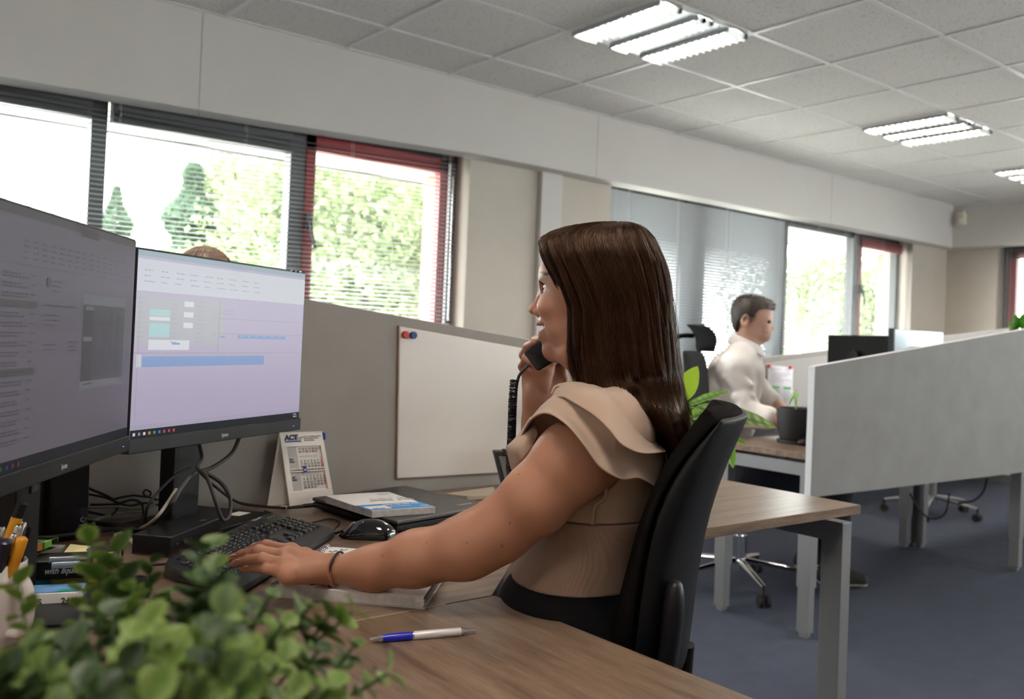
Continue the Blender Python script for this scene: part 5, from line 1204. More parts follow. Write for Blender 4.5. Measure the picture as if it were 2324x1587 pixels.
# hands at finer resolution
def hand(bdy, wrist, mcp, pips, dips, tips, rad, thumb, thr, k=.005, palm_r=.013, nrm=None):
    for i in range(4):
        bdy.cone(wrist[min(i, len(wrist) - 1)], mcp[i], palm_r, rad[i] * 1.22, .016); bdy.chain([mcp[i], pips[i], dips[i], tips[i]], [rad[i] * 1.12, rad[i] * 1.02, rad[i] * .9, rad[i] * .74], k * .55)
        bdy.ell(mcp[i], (rad[i] * 1.12,) * 3, .008); bdy.ell(pips[i], (rad[i] * 1.1,) * 3, .003)
    for i in range(3): bdy.cone(mcp[i], mcp[i + 1], rad[i] * 1.05, rad[i] * 1.05, .010)
    bdy.chain(thumb, thr, .008)
lh = Body()
lh.chain([ad(850, 1290, 1.395), wr], [.0295, .0215], .02)
mc = [az(655, 1304, .794), az(650, 1282, .803), az(652, 1263, .806), az(660, 1250, .802)]
pi_ = [az(607, 1291, .796), az(596, 1268, .808), az(588, 1250, .812), az(604, 1238, .805)]
di = [az(574, 1290, .786), az(560, 1272, .796), az(550, 1258, .799), az(578, 1243, .793)]
ti = [az(552, 1292, .779), az(532, 1280, .783), az(522, 1269, .785), az(556, 1255, .781)]
wb = [wr + Vector((0, 0, -.001)) + HL * .005, wr, wr, wr - HL * .012]
hand(lh, wb, mc, pi_, di, ti, [.0074, .0082, .0084, .0082], [wr - HL * .018, az(690, 1262, .785), az(650, 1255, .779), az(625, 1256, .776)], [.015, .0125, .0095, .0078])
lh.cone(wr + HL * .003 + Vector((0, 0, -.001)), mc[0] + Vector((0, 0, -.003)), .0150, .0095, .016); lh.cone(wr + Vector((0, 0, -.002)), mc[2], .018, .011, .012)
c_ = (_arr(wr) + _arr(ti[1])) / 2; lhm = lh.mesh(.0013, c_ - np.array([.14, .13, .05]), c_ + np.array([.14, .13, .055]), cut=lambda P: (P - _arr(wr)) @ _arr((ad(850, 1290, 1.395) - wr).normalized()) - .006)
# right hand round the handset: palm towards the camera, fingers over the back
HS0, HS1 = ad(1222, 806, 1.535), ad(1338, 700, 1.60)            # mouthpiece end, earpiece end
rh = Body(); rh.chain([ad(1219, 1010, 1.63), RW_], [.034, .027], .02)
pal = ad(1232, 893, 1.625)
mc = [ad(1203, 868, 1.64), ad(1212, 846, 1.65), ad(1228, 832, 1.66), ad(1250, 826, 1.66)]
pi_ = [ad(1187, 832, 1.625), ad(1190, 806, 1.64), ad(1205, 792, 1.65), ad(1240, 785, 1.66)]
di = [ad(1194, 812, 1.60), ad(1198, 786, 1.605), ad(1216, 772, 1.615), ad(1245, 765, 1.62)]
ti = [ad(1207, 822, 1.58), ad(1211, 778, 1.575), ad(1228, 769, 1.585), ad(1258, 762, 1.59)]
hand(rh, [RW_] * 4, mc, pi_, di, ti, [.0080, .0088, .0090, .0088], [ad(1243, 940, 1.60), ad(1264, 905, 1.575), ad(1272, 865, 1.57), ad(1273, 835, 1.575)], [.019, .0175, .0125, .0105])
rh.cone(RW_, ad(1212, 868, 1.635), .024, .017, .015); rh.cone(RW_, ad(1240, 860, 1.64), .024, .018, .015)
rh.ell(ad(1228, 900, 1.62), (.030, .026, .034), .02)
c_ = _arr(ad(1228, 870, 1.61)); vv = _arr((ad(1219, 1010, 1.63) - RW_).normalized())
rhm = rh.mesh(.0015, c_ - .115, c_ + .115, cut=lambda P: (P - _arr(RW_)) @ vv - .02)
hc = _arr(HO); wrd = _arr((ad(850, 1290, 1.395) - wr).normalized())
bodym = bd.mesh(.0038, lo, hi, cut=lambda P: np.maximum(np.where(P[:, 2] > _arr(neckB)[2] - .0, P[:, 2] - (_arr(neckB)[2] + .035), -1), np.where(np.linalg.norm(P - _arr(wr), axis=1) < .2, .002 - (P - _arr(wr)) @ wrd, -1)))
def wcol(V):
    C = np.tile(SK, (len(V), 1)); n_ = .5 + .5 * np.sin(V[:, 0] * 140) * np.sin(V[:, 1] * 120 + 1) * np.sin(V[:, 2] * 130)
    C *= (.97 + .05 * n_)[:, None]
    def mixin(w, c): nonlocal C; C = C * (1 - w) + np.array(c) * w
    face = blob(V, HO, (.2, .2, .2), .2); mixin(face * .5, (.47, .26, .19))
    for s_ in (1, -1): mixin(blob(V, H(1262, 712, .04 * s_), (.03, .03, .03), 1) * .35, (.60, .24, .19))
    mixin(blob(V, H(1208, 706), (.016, .016, .016), 1) * .35, (.55, .22, .17))
    for q, r in ((H(1226, 737), (.013, .024, .0050)), (H(1232, 757), (.013, .022, .0052))):
        X = (V - _arr(q)) @ RH; w = np.clip((1 - np.linalg.norm(X / np.array(r), axis=1)) / .3, 0, 1)[:, None]; mixin(w * .95, (.40, .10, .095))
    for s_ in (1, -1):
        for u, v, y in ((1234, 627, .014), (1240, 623, .026), (1248, 624, .038), (1256, 628, .047)):
            X = (V - _arr(H(u, v, y * s_))) @ RH; w = np.clip((1 - np.linalg.norm(X / np.array((.012, .014, .0034)), axis=1)) / .4, 0, 1)[:, None]; mixin(w * .97, (.05, .024, .015))
        X = (V - _arr(H(1246, 655, .033 * s_))) @ RH; w = np.clip((1 - np.linalg.norm(X / np.array((.013, .017, .0066)), axis=1)) / .25, 0, 1)[:, None]; mixin(w * .7, (.05, .03, .03))
    for q in TIPS: mixin(blob(V, q, (.011, .011, .011), .8) * .5, (.58, .20, .15))
    for q in KN: mixin(blob(V, q, (.009, .009, .009), 1) * .35, (.42, .17, .11))
    for (u, v) in ((1128, 1058), (1158, 1186), (1060, 1230), (867, 1262), (968, 1232), (1140, 1240), (1210, 1010), (1178, 1078)):
        d_ = ray(u, v).normalized(); q = V - _arr(CAM); t = q @ _arr(d_); w = ((np.linalg.norm(q - t[:, None] * _arr(d_), axis=1) < .0014) & (t < 1.66))[:, None]; mixin(w * .75, (.16, .06, .035))
    return C
TIPS = []; KN = []
for s_ in ((552, 1292, .779), (532, 1280, .783), (522, 1269, .785)): TIPS.append(az(*s_))
for s_ in ((607, 1291, .803), (596, 1268, .815), (588, 1250, .82)): KN.append(az(*s_))
body_obj('body', [bodym, headmesh, lhm, rhm], skin_m, wo, wcol)
nail_m = mat('nail', (.62, .32, .26), .25, coat=.3)
for (u, v, z), (u2, v2, z2) in (((556, 1289, .7845), (574, 1290, .791)), ((537, 1276, .789), (556, 1272, .799)), ((526, 1266, .791), (545, 1259, .803))):
    a_ = az(u, v, z); c_ = az(u2, v2, z2); m_ = (a_ + c_ * .3) / 1.3; b = MB(); dd = (c_ - a_).normalized(); R3 = dd.to_track_quat('X', 'Z').to_matrix(); b.ball(m_ + R3 @ Vector((0, 0, .0026)), .0056, 8, R3.to_4x4(), (1.05, .85, .32)); obj('fingernail', b, nail_m, wo, world=True, smooth=60)
# eyes, lashes, teeth
eye_m = mat('eye_white', (.72, .72, .74), .12, coat=1); iris_m = mat('iris', (.12, .2, .24), .1, coat=1); lash_m = mat('lash', (.008, .006, .006), .6)
for s_ in (1, -1):
    c_ = H(1258.5, 655, .0310 * s_); b = MB(); b.ball(c_, .0120, 14); obj('eye', b, eye_m, wo, world=True, smooth=60)
    gd = (HF * .93 + HL * .1 * s_ + HU * .04).normalized(); R3 = gd.to_track_quat('Z', 'Y').to_matrix()
    b = MB(); b.lathe([(.0001, .0126), (.003, .0124), (.0058, .0111), (.0058, .0100)], c_, 20, R3); obj('iris', b, iris_m, wo, world=True, smooth=60)
    b = MB(); b.lathe([(.0001, .01285), (.0022, .0127), (.0022, .0115)], c_, 14, R3); obj('pupil', b, ink_m, wo, world=True)
    b = MB()
    for k in range(26):
        a_ = -1 + 2 * k / 25; rt = c_ + HF * (.0128 * math.cos(a_ * .75) ) + HL * (.0125 * math.sin(a_ * 1.15)) + HU * (.0052 - .003 * abs(a_))
        o_ = (HF * .9 + HL * .5 * a_ + HU * .25).normalized(); b.tube([rt, rt + o_ * .004 + HU * .0006, rt + o_ * .007 + HU * .0032], [.00035, .0003, .00012], 4)
        rt2 = c_ + HF * (.0125 * math.cos(a_ * .75)) + HL * (.0118 * math.sin(a_ * 1.1)) - HU * (.0046 - .002 * abs(a_)); 
        if k % 2: b.tube([rt2, rt2 + o_ * .003 - HU * .002], [.0003, .0001], 4)
    b.tube([c_ + HF * (.0131 * math.cos(a * .78)) + HL * (.0130 * math.sin(a * 1.15)) + HU * (.0055 - .0035 * abs(a)) for a in [-1 + k / 8 for k in range(17)]], .0007, 5)
    obj('eyelashes', b, lash_m, wo, world=True)
teeth_m = mat('teeth', (.75, .73, .70), .2, coat=.4)
b = MB()
for k in range(-4, 5): p = H(1236 + abs(k) * 1.6, 746, .0045 * k); b.ball(p, .0030, 6, Matrix(RH.tolist()).to_4x4(), (.7, .8, 1.4))
obj('teeth', b, teeth_m, wo, world=True, smooth=60)
# hair tie on the wrist
b = MB(); tdir = (ad(850, 1290, 1.395) - wr).normalized(); u1 = tdir.cross(Vector((0, 0, 1))).normalized(); u2 = u1.cross(tdir)
cw = wr + tdir * .004
b.tube([cw + u1 * .0272 * math.cos(a) + u2 * .0262 * math.sin(a) + tdir * .006 * math.sin(a) * 1 for a in [2 * PI * k / 30 for k in range(31)]], .0019, 8, cap=False); obj('hair_tie', b, rubber_m, wo, world=True, smooth=60)['label'] = 'thin black hair tie round the wrist'
# ---- clothing: knitted top
def knit(name, col, ribs):
    m = mat(name, col, .9, sheen=.25, spec=.2); n, l, b = nt(m)
    if ribs:
        v = coords(m); w = n.new('ShaderNodeTexWave'); w.inputs['Scale'].default_value = ribs; w.bands_direction = 'DIAGONAL'; w.inputs['Distortion'].default_value = 0
        mp = n.new('ShaderNodeMapping'); mp.inputs['Rotation'].default_value = (0, 0, -RZW - PI * .75); l.new(v, mp.inputs[0])
        w.bands_direction = 'X'; l.new(mp.outputs[0], w.inputs['Vector']); bump(m, w.outputs['Fac'], .4, .0012)
    else:
        v = coords(m); bump(m, noise(m, v, 1100, 3, .8), .5, .0010)
    return m
rib_m = knit('beige_rib_knit', (.30, .20, .15), 75); cloth_m = knit('beige_knit', (.42, .30, .23), 0)
tg = tor.grow(.006)
SHc = _arr(SHL)
def cutU(P):   # bodice: above the seam, below the neckline, open at the arm
    z = P[:, 2]; zs = (Bp(1400, 1186, 1.38)).z; top = _arr(Bp(1390, 868))[2]
    a = np.maximum(zs - z, z - top); arm = .060 - np.linalg.norm(P - _arr(ad(1330, 1045, 1.34)), axis=1); return np.maximum(a, arm)
tl_, th_ = np.array([.55, .75, .6]), np.array([1.4, 1.6, 1.14])
v_, f_ = tg.mesh(.0035, tl_, th_, cut=cutU); body_obj('bodice', [(v_, f_)], cloth_m, wo)
tg2 = tor.grow(.0085)
v_, f_ = tg2.mesh(.0035, tl_, th_, cut=lambda P: np.maximum(_arr(Bp(1350, 1350, 1.375))[2] - P[:, 2] , P[:, 2] - (Bp(1400, 1188, 1.38)).z)); body_obj('ribbed_waist', [(v_, f_)], rib_m, wo)
hw_ = Body(); hw_.p = hips.p + tor.p[5:7] + tor.p[:0]; hg = hw_.grow(.010)
trous_m = mat('black_trousers', (.004, .004, .005), .85, sheen=.02, spec=.1)
v_, f_ = hg.mesh(.006, np.array([.2, .6, .05]), np.array([1.5, 1.8, .84]), cut=lambda P: np.maximum(.12 - P[:, 2], P[:, 2] - (Bp(1350, 1343, 1.375)).z)); body_obj('trousers', [(v_, f_)], trous_m, wo)
b = MB(); b.tube(spline([Bp(1376, 1108, 1.343), Bp(1372, 1130, 1.343), Bp(1349, 1150, 1.343), Bp(1345, 1190, 1.35)], 5), .003, 6); obj('side_seam', b, cloth_m, wo, world=True, smooth=60)
# ---- ruffles: lofted between an inner and an outer edge
def loft(curves, name, m, n=60, nv=14, solid=.0028):
    cs = []
    for c_ in curves:
        sp_ = spline(c_, 12); L = [0]
        for i in range(1, len(sp_)): L.append(L[-1] + (sp_[i] - sp_[i - 1]).length)
        out = []; j = 0
        for k in range(n + 1):
            t = L[-1] * k / n
            while j < len(L) - 2 and L[j + 1] < t: j += 1
            f = (t - L[j]) / max(L[j + 1] - L[j], 1e-9); out.append(sp_[j].lerp(sp_[j + 1], min(1, f)))
        cs.append(out)
    rows = []
    cols = [spline([c_[k] for c_ in cs], max(2, nv // (len(cs) - 1))) for k in range(n + 1)]
    b = MB(); b.grid(cols); return obj(name, b, m, wo, world=True, smooth=80, solid=solid, sub=1)
A = ad
# upper flounce, over the near shoulder
inner = [A(1268, 872, 1.47), A(1300, 867, 1.46), A(1340, 869, 1.46), A(1380, 882, 1.47), A(1420, 910, 1.48), A(1450, 942, 1.50), A(1480, 982, 1.52), A(1500, 1008, 1.53)]
mid1 = [A(1256, 879, 1.43), A(1295, 872, 1.41), A(1337, 876, 1.39), A(1380, 890, 1.385), A(1418, 918, 1.39), A(1448, 950, 1.41), A(1480, 988, 1.44), A(1503, 1012, 1.47)]
mid = [A(1252, 892, 1.415), A(1288, 882, 1.375), A(1325, 892, 1.335), A(1368, 908, 1.31), A(1403, 938, 1.305), A(1436, 970, 1.32), A(1473, 1000, 1.36), A(1507, 1018, 1.42)]
outer = [A(1250, 912, 1.40), A(1275, 902, 1.355), A(1308, 919, 1.31), A(1350, 946, 1.275), A(1382, 976, 1.255), A(1410, 1010, 1.25), A(1455, 1030, 1.285), A(1512, 1026, 1.36)]
loft([inner, mid1, mid, outer], 'upper_ruffle', cloth_m)
# inside of the fold at its front
loft([[A(1250, 893, 1.40), A(1262, 876, 1.41), A(1285, 880, 1.40)], [A(1250, 912, 1.41), A(1272, 906, 1.43), A(1300, 912, 1.42)]], 'ruffle_fold', cloth_m, 16, 8)
# lower flounce: cap sleeve over the arm
inner = [A(1228, 922, 1.44), A(1262, 898, 1.39), A(1305, 900, 1.35), A(1350, 922, 1.315), A(1392, 955, 1.295), A(1428, 990, 1.30), A(1470, 1015, 1.345), A(1506, 1022, 1.41)]
mid = [A(1200, 962, 1.41), A(1230, 925, 1.375), A(1275, 930, 1.325), A(1325, 972, 1.295), A(1368, 1015, 1.28), A(1405, 1045, 1.29), A(1455, 1060, 1.33), A(1503, 1062, 1.38)]
outer = [A(1176, 1003, 1.40), A(1203, 955, 1.365), A(1240, 938, 1.305), A(1285, 964, 1.265), A(1325, 1010, 1.25), A(1362, 1062, 1.25), A(1412, 1089, 1.275), A(1452, 1086, 1.30), A(1494, 1112, 1.37)]
loft([inner, mid, outer], 'lower_ruffle', cloth_m)
# front hanging corner of the flounce
loft([[A(1205, 945, 1.44), A(1178, 985, 1.43), A(1149, 1017, 1.42)], [A(1215, 962, 1.40), A(1197, 985, 1.385), A(1172, 1012, 1.375), A(1149, 1018, 1.42)], [A(1222, 985, 1.39), A(1205, 1018, 1.375), A(1182, 1048, 1.37), A(1162, 1070, 1.42)]], 'ruffle_corner', cloth_m, 30, 10)
loft([[A(1149, 1017, 1.425), A(1180, 985, 1.45), A(1210, 940, 1.48)], [A(1163, 1072, 1.43), A(1195, 1050, 1.46), A(1230, 1000, 1.48)]], 'ruffle_front', cloth_m, 20, 8)
loft([[A(1205, 953, 1.42), A(1240, 940, 1.40), A(1290, 962, 1.40)], [A(1212, 985, 1.43), A(1250, 975, 1.43), A(1300, 1010, 1.43)], [A(1205, 1040, 1.44), A(1250, 1060, 1.45), A(1310, 1080, 1.45)]], 'front_panel', cloth_m, 24, 8)
# far shoulder flounce peeking out in front
loft([[A(1300, 880, 1.60), A(1260, 895, 1.62), A(1225, 918, 1.66), A(1202, 937, 1.70)], [A(1300, 905, 1.60), A(1262, 920, 1.62), A(1230, 940, 1.66), A(1205, 950, 1.69)]], 'far_ruffle', cloth_m, 20, 8)
# back panel of the flounce down to the chair
loft([[A(1506, 1018, 1.43), A(1512, 1050, 1.44), A(1490, 1108, 1.40)], [A(1532, 1000, 1.56), A(1528, 1070, 1.56), A(1500, 1140, 1.52)]], 'ruffle_back', cloth_m, 16, 8)
# ---- hair
hair_m = attr_mat('brown_hair', .36, spec=.5); sock(hair_m.node_tree.nodes['Principled BSDF'], 'Anisotropic', .5); sock(hair_m.node_tree.nodes['Principled BSDF'], 'Specular Tint', (1, .62, .42, 1))
UF = [(505, 1395), (508, 1362), (514, 1322), (522, 1288), (532, 1263), (544, 1242), (556, 1234), (575, 1238), (600, 1250), (630, 1268), (665, 1286), (705, 1302), (750, 1303), (800, 1302), (850, 1312), (885, 1332), (930, 1400), (980, 1460), (1010, 1500)]
UB = [(505, 1410), (508, 1432), (514, 1447), (524, 1460), (536, 1472), (550, 1482), (600, 1503), (650, 1514), (700, 1521), (750, 1528), (800, 1534), (850, 1541), (900, 1550), (940, 1560), (980, 1566), (1010, 1560)]
WD = [(505, .008), (508, .025), (514, .04), (524, .053), (536, .063), (550, .070), (580, .080), (640, .087), (720, .088), (800, .087), (870, .092), (940, .085), (1010, .055)]
def ip(T, v): return float(np.interp(v, [a for a, _ in T], [b_ for _, b_ in T]))
def hairpt(th, v, inset=0.0):
    """th 0 = front, pi/2 = near side, pi = back, -pi/2 = far side"""
    f, b_, w = ip(UF, v), ip(UB, v), ip(WD, v)
    uc, ru = (f + b_) / 2, (b_ - f) / 2 - inset / D0 * F_PX; pw = .62 + .0 * v
    cth, sth = math.cos(th), math.sin(th); c2 = math.copysign(abs(cth) ** pw, cth); s2 = math.copysign(abs(sth) ** pw, sth)
    p = ad(uc - ru * c2, v, D0) + HL * ((w - inset) * s2)
    if v > 860 and th > 0: p += HL * .105 * min(1, (v - 860) / 50) * min(1, max(0, -math.cos(th) + .45)) * max(0, math.sin(th)) ** .5
    return p
VV = [505.5, 507, 510, 515, 521, 526, 532, 538, 544, 550] + list(range(556, 1008, 8))
NT = 120; TH = []
for k in range(NT):
    q = 4.0 * k / NT; sd = -1 if q < 2 else 1; c2 = (q - 1 if q < 2 else 3 - q); c2 = -c2 if q < 2 else c2
    c2 = max(-1, min(1, c2)); TH.append(sd * math.acos(math.copysign(abs(c2) ** (1 / .62), c2)))
TH = sorted(set(TH)); NT = len(TH); b = MB(); rows = []; cols_ = []
def wave(th, v): return .0022 * math.sin(th * 23 + v * .012) + .0016 * math.sin(th * 41 - v * .02 + 1) + .0035 * math.sin(th * 7 + v * .025) * min(1, max(0, (v - 780) / 80))
for v in VV: rows.append([hairpt(t_, v, .004 + wave(t_, v)) for t_ in TH])
b.grid(rows, closed=True); b.f += [list(range(NT))[::-1], list(range((len(VV) - 1) * NT, len(VV) * NT))]; b.mi += [0, 0]
ho = obj('hair', b, hair_m, wo, world=True, smooth=80)
HB = np.array((.019, .0072, .0038))
def haircol(me, tint):
    at = me.color_attributes.new('Col', 'FLOAT_COLOR', 'POINT'); at.data.foreach_set('color', np.concatenate([tint, np.ones((len(tint), 1))], 1).astype(np.float32).ravel())
haircol(ho.data, np.tile(HB * .8, (len(ho.data.vertices), 1)))
def strands(name, lst, parent, material, cols):
    V = []; Fq = []; C = []
    for pts, r, c_ in lst:
        m_ = len(pts); P = np.array([tuple(p) for p in pts]); T = np.gradient(P, axis=0); T /= np.linalg.norm(T, axis=1)[:, None] + 1e-9
        view = P - np.array(tuple(HO)) ; Nn = np.cross(T, view); Nn /= np.linalg.norm(Nn, axis=1)[:, None] + 1e-9; O_ = np.cross(Nn, T); rr = r * np.clip(np.minimum(1, np.linspace(2.2, .3, m_)), .25, 1)
        o = len(V) * 0 + sum(len(x) for x in V); ring = [P + Nn * rr[:, None], P + O_ * rr[:, None] * .6, P - Nn * rr[:, None]]
        st_ = np.stack(ring, 1).reshape(-1, 3); V.append(st_); C.append(np.tile(c_, (len(st_), 1)))
        for i in range(m_ - 1):
            for k in range(3): Fq.append((o + i * 3 + k, o + i * 3 + (k + 1) % 3, o + (i + 1) * 3 + (k + 1) % 3, o + (i + 1) * 3 + k))
    return np.concatenate(V), np.array(Fq), np.concatenate(C)
def strand_obj(name, lst, parent, material):
    V = []; F_ = []; C = []; o = 0
    for pts, r, c_ in lst:
        v, f, c2 = strands('', [(pts, r, c_)], None, None, None); V.append(v); F_.append(f + o); C.append(c2); o += len(v)
    V = np.concatenate(V); F_ = np.concatenate(F_); C = np.concatenate(C); ob = body_obj(name, [(V, F_)], material, parent); haircol(ob.data, C); return ob
lst = []; R_ = random.Random(11)
for i in range(5200):
    th = R_.uniform(.3, PI + .5) if i % 2 else R_.uniform(PI, PI * 1.9)
    if i % 5 < 3: c_2 = R_.uniform(-1, .95); th = math.acos(math.copysign(abs(c_2) ** (1 / .62), c_2))
    v0 = R_.choice([505.5, 507, 512, 520, 530]) + R_.uniform(0, 6); v1 = R_.uniform(780, 1005) if i % 3 else R_.uniform(600, 900)
    if math.cos(th) > .55: v1 = R_.uniform(830, 885)
    n_ = 22; dth = R_.uniform(-.16, .16); ph_ = R_.uniform(0, 6); am = R_.uniform(.0004, .002); off = R_.uniform(-.0035, .001); pts = []
    for k in range(n_):
        t = k / (n_ - 1); v = v0 + (v1 - v0) * t ** 1.15; tt = th + dth * t
        pts.append(hairpt(tt, v, off + wave(tt, v) + .0015 * math.sin(t * 9 + ph_)) + HF * am * math.sin(t * 5 + ph_))
    tone = R_.choice([.7, .85, 1, 1.15, 1.3, 1.6]); warm = R_.uniform(.9, 1.15); lst.append((pts, R_.uniform(.0003, .0007), HB * tone * np.array((warm, 1, .9))))
# wisps: flyaways, strands on the cheek and those lying on the chair
for i in range(150):
    th = R_.uniform(2.2, 3.9); v0 = R_.uniform(900, 985); p0_ = hairpt(th, v0, 0); e_ = ad(R_.uniform(1545, 1640), R_.uniform(950, 1030), R_.uniform(1.44, 1.52)); m_ = ad(R_.uniform(1530, 1575), R_.uniform(995, 1030), 1.46)
    lst.append((spline([p0_, p0_ * .45 + m_ * .55, m_, e_], 5), R_.uniform(.0005, .001), HB * R_.choice([.8, 1.2, 1.8])))
for i in range(70):
    th = R_.uniform(.3, PI); v0 = R_.uniform(505.5, 530); pts = [hairpt(th + .2 * math.sin(k), v0 + k * 9, -.002 - .0022 * math.sin(PI * k / 9) * R_.random()) for k in range(10)]; lst.append((pts, .00025, HB * 2))
o = strand_obj('hair_strands', lst, ho, hair_m); o['kind'] = 'stuff'
# ---- handset and coiled cord
hs = thing('phone_handset', 'black telephone handset held in her right hand at her chin', 'telephone handset', tuple(HS0))
b = MB(); q_ = [ad(1184, 801, 1.555), ad(1229, 768, 1.60), ad(1262, 838, 1.555), ad(1219, 846, 1.525)]
ct = sum(q_, Vector()) / 4; axd = (HS1 - HS0).normalized()
e_ = [ad(1186, 800, 1.545), ad(1219, 845, 1.515), ad(1272, 812, 1.535), ad(1238, 765, 1.585)]
d2 = (DEP * .028)
pts = e_ + [p + d2 + axd * .004 for p in e_]; b.add(pts, [(0, 1, 2, 3), (7, 6, 5, 4), (0, 4, 5, 1), (1, 5, 6, 2), (2, 6, 7, 3), (3, 7, 4, 0)])
obj('mouthpiece', b, blackgloss_m if 0 else black_m, hs, world=True, bevel=.005, seg=3)
b = MB(); b.tube(spline([ad(1240, 812, 1.56), ad(1270, 800, 1.585), ad(1310, 760, 1.60), ad(1345, 712, 1.60)], 6), [.017] * 19, 14, flat=.7); obj('grip', b, black_m, hs, world=True, smooth=60)
b = MB(); ep = ad(1362, 694, 1.60); b.ball(ep, .024, 12, sc=(1, 1, 1)); obj('earpiece', b, black_m, hs, world=True, smooth=60)
cd_ = thing('coiled_cord', 'black coiled telephone cord hanging from handset to the desk phone', 'cord', tuple(ad(1160, 1100, 1.5)))
path = spline([ad(1199, 829, 1.525), ad(1180, 850, 1.52), ad(1174, 868, 1.52), ad(1172, 880, 1.52)], 8); b = MB(); b.tube(path, .0026, 8); obj('straight_end', b, mat('cord_black', (.008, .008, .016), .3), cd_, world=True, smooth=60)
axis = spline([ad(1167, 862, 1.52), ad(1163, 920, 1.53), ad(1161, 990, 1.56), ad(1158, 1040, 1.62), ad(1158, 1075, 1.72), ad(1160, 1105, 1.88)], 40); pts = []; L = 0
for i in range(len(axis) - 1):
    seg_ = (axis[i + 1] - axis[i]); sl = seg_.length; t_ = seg_.normalized(); u1 = t_.orthogonal(); u1 = (Vector((.756, -.654, 0)) - t_ * t_.dot(Vector((.756, -.654, 0)))).normalized(); u2 = t_.cross(u1)
    for k in range(8): a_ = (L + sl * k / 8) / .0046 * 2 * PI; pts.append(axis[i] + seg_ * k / 8 + u1 * .0058 * math.cos(a_) + u2 * .0058 * math.sin(a_))
    L += sl
b = MB(); b.tube(pts, .0020, 5); obj('coil', b, MATS['cord_black'], cd_, world=True, smooth=60)

# ================================================================ the man
man = thing('person', 'man in a white shirt sitting at the far desk smiling downwards', 'person', tuple(seatm))
DM = 4.42; pm = DM / F_PX
MFv = (Vector((.756, -.654, 0)) * math.cos(math.radians(4)) - DEP * math.sin(math.radians(12))).normalized()
MT = math.radians(14); MF = (MFv * math.cos(MT) - Vector((0, 0, 1)) * math.sin(MT)).normalized(); MR_ = Vector((0, 0, 1)).cross(MFv).normalized(); MR_ = -MR_   # right side, towards the camera
if MR_.dot(DEP) > 0: MR_ = -MR_
MU = MF.cross(MR_); MU = MU if MU.z > 0 else -MU
RM = np.array([[MF.x, MR_.x, MU.x], [MF.y, MR_.y, MU.y], [MF.z, MR_.z, MU.z]])
def G(u, v, y=0.0): return ad(u, v, DM) + MR_ * y
mb_ = Body()
E_ = lambda u, v, r, k=.02, y=0., op=1: mb_.ell(G(u, v, y), r, k, op, R_=RM)
E_(1706, 713, (.092, .074, .080)); E_(1722, 728, (.062, .064, .085), .03); E_(1724, 756, (.05, .052, .042), .03); E_(1737, 768, (.018, .022, .018), .02)
for s_ in (1, -1):
    E_(1731, 742, (.026, .02, .024), .02, .036 * s_); E_(1742, 724, (.012, .02, .008), .012, .026 * s_); E_(1743, 731.5, (.010, .016, .006), .008, .044 * s_, -1)
    mb_.ell(G(1736, 732, .036 * s_), (.012, .012, .011), .004)
    E_(1692, 729, (.020, .010, .032), .004, .078 * s_); E_(1692, 728, (.010, .008, .018), .004, .088 * s_, -1)
    E_(1748, 749, (.010, .007, .008), .006, .012 * s_)
mb_.chain([G(1744, 730), G(1749, 741), G(1753, 747)], [.008, .0085, .010], .01)
E_(1742, 755, (.018, .026, .020), .015); E_(1745, 756, (.010, .020, .004), .004); E_(1744, 763, (.010, .018, .005), .004)
for s_ in (1, -1): mb_.chain([G(1748, 759.5), G(1742, 759, .016 * s_), G(1733, 755, .030 * s_)], [.0028, .0028, .002], .002, op=-1)
mb_.cone(G(1697, 760), G(1690, 800), .058, .062, .04)
sk = Body()                                  # torso + arms = shirt
def T_(u, v, r, k=.08, y=0.): sk.ell(G(u, v, y), r, k, R_=RT)
RT = np.array([[MFv.x, MR_.x, 0], [MFv.y, MR_.y, 0], [MFv.z, MR_.z, 1]])
T_(1676, 836, (.105, .175, .070), .05); T_(1666, 868, (.125, .175, .13)); T_(1650, 915, (.125, .18, .13)); T_(1648, 965, (.13, .18, .10))
SN = G(1670, 838, .165); SF = G(1680, 830, -.185)
EN = G(1702, 935, .22) + MFv * .0; WN = ad(1780, 955, 4.10); EFc = G(1720, 895, -.22); WF = ad(1788, 940, 4.42)
sk.chain([G(1690, 800), G(1680, 812, .10), SN], [.062, .052, .054], .04); sk.chain([G(1690, 800), G(1684, 812, -.10), SF], [.062, .055, .060], .04)
sk.chain([SN, EN], [.058, .048], .05); sk.chain([EN, EN * .45 + WN * .55], [.052, .046], .03)
sk.chain([SF, EFc], [.070, .052], .05); sk.chain([EFc, EFc * .5 + WF * .5], [.052, .044], .03)
for k in range(22):                          # soft folds across the sleeve and the side
    a_ = RNG.uniform(.1, 1); p_ = _arr(SN) * (1 - a_) + _arr(EN) * a_ + _arr(MR_) * RNG.uniform(.040, .052) + _arr(MFv) * RNG.uniform(-.05, .03); q2 = p_ + _arr(MFv) * RNG.uniform(.03, .07) + np.array([0, 0, -1.]) * RNG.uniform(.01, .06)
    sk.cone(p_, q2, .007, .003, .016)
for k in range(10):
    p_ = _arr(G(RNG.uniform(1625, 1660), RNG.uniform(880, 970), .15)); q2 = p_ + _arr(MFv) * RNG.uniform(.05, .10) + np.array([0, 0, -1.]) * RNG.uniform(-.02, .05); sk.cone(p_, q2, .009, .004, .02)
arms = Body(); arms.chain([EN * .45 + WN * .55, WN], [.040, .027], .02); arms.chain([EFc * .5 + WF * .5, WF], [.038, .027], .02)
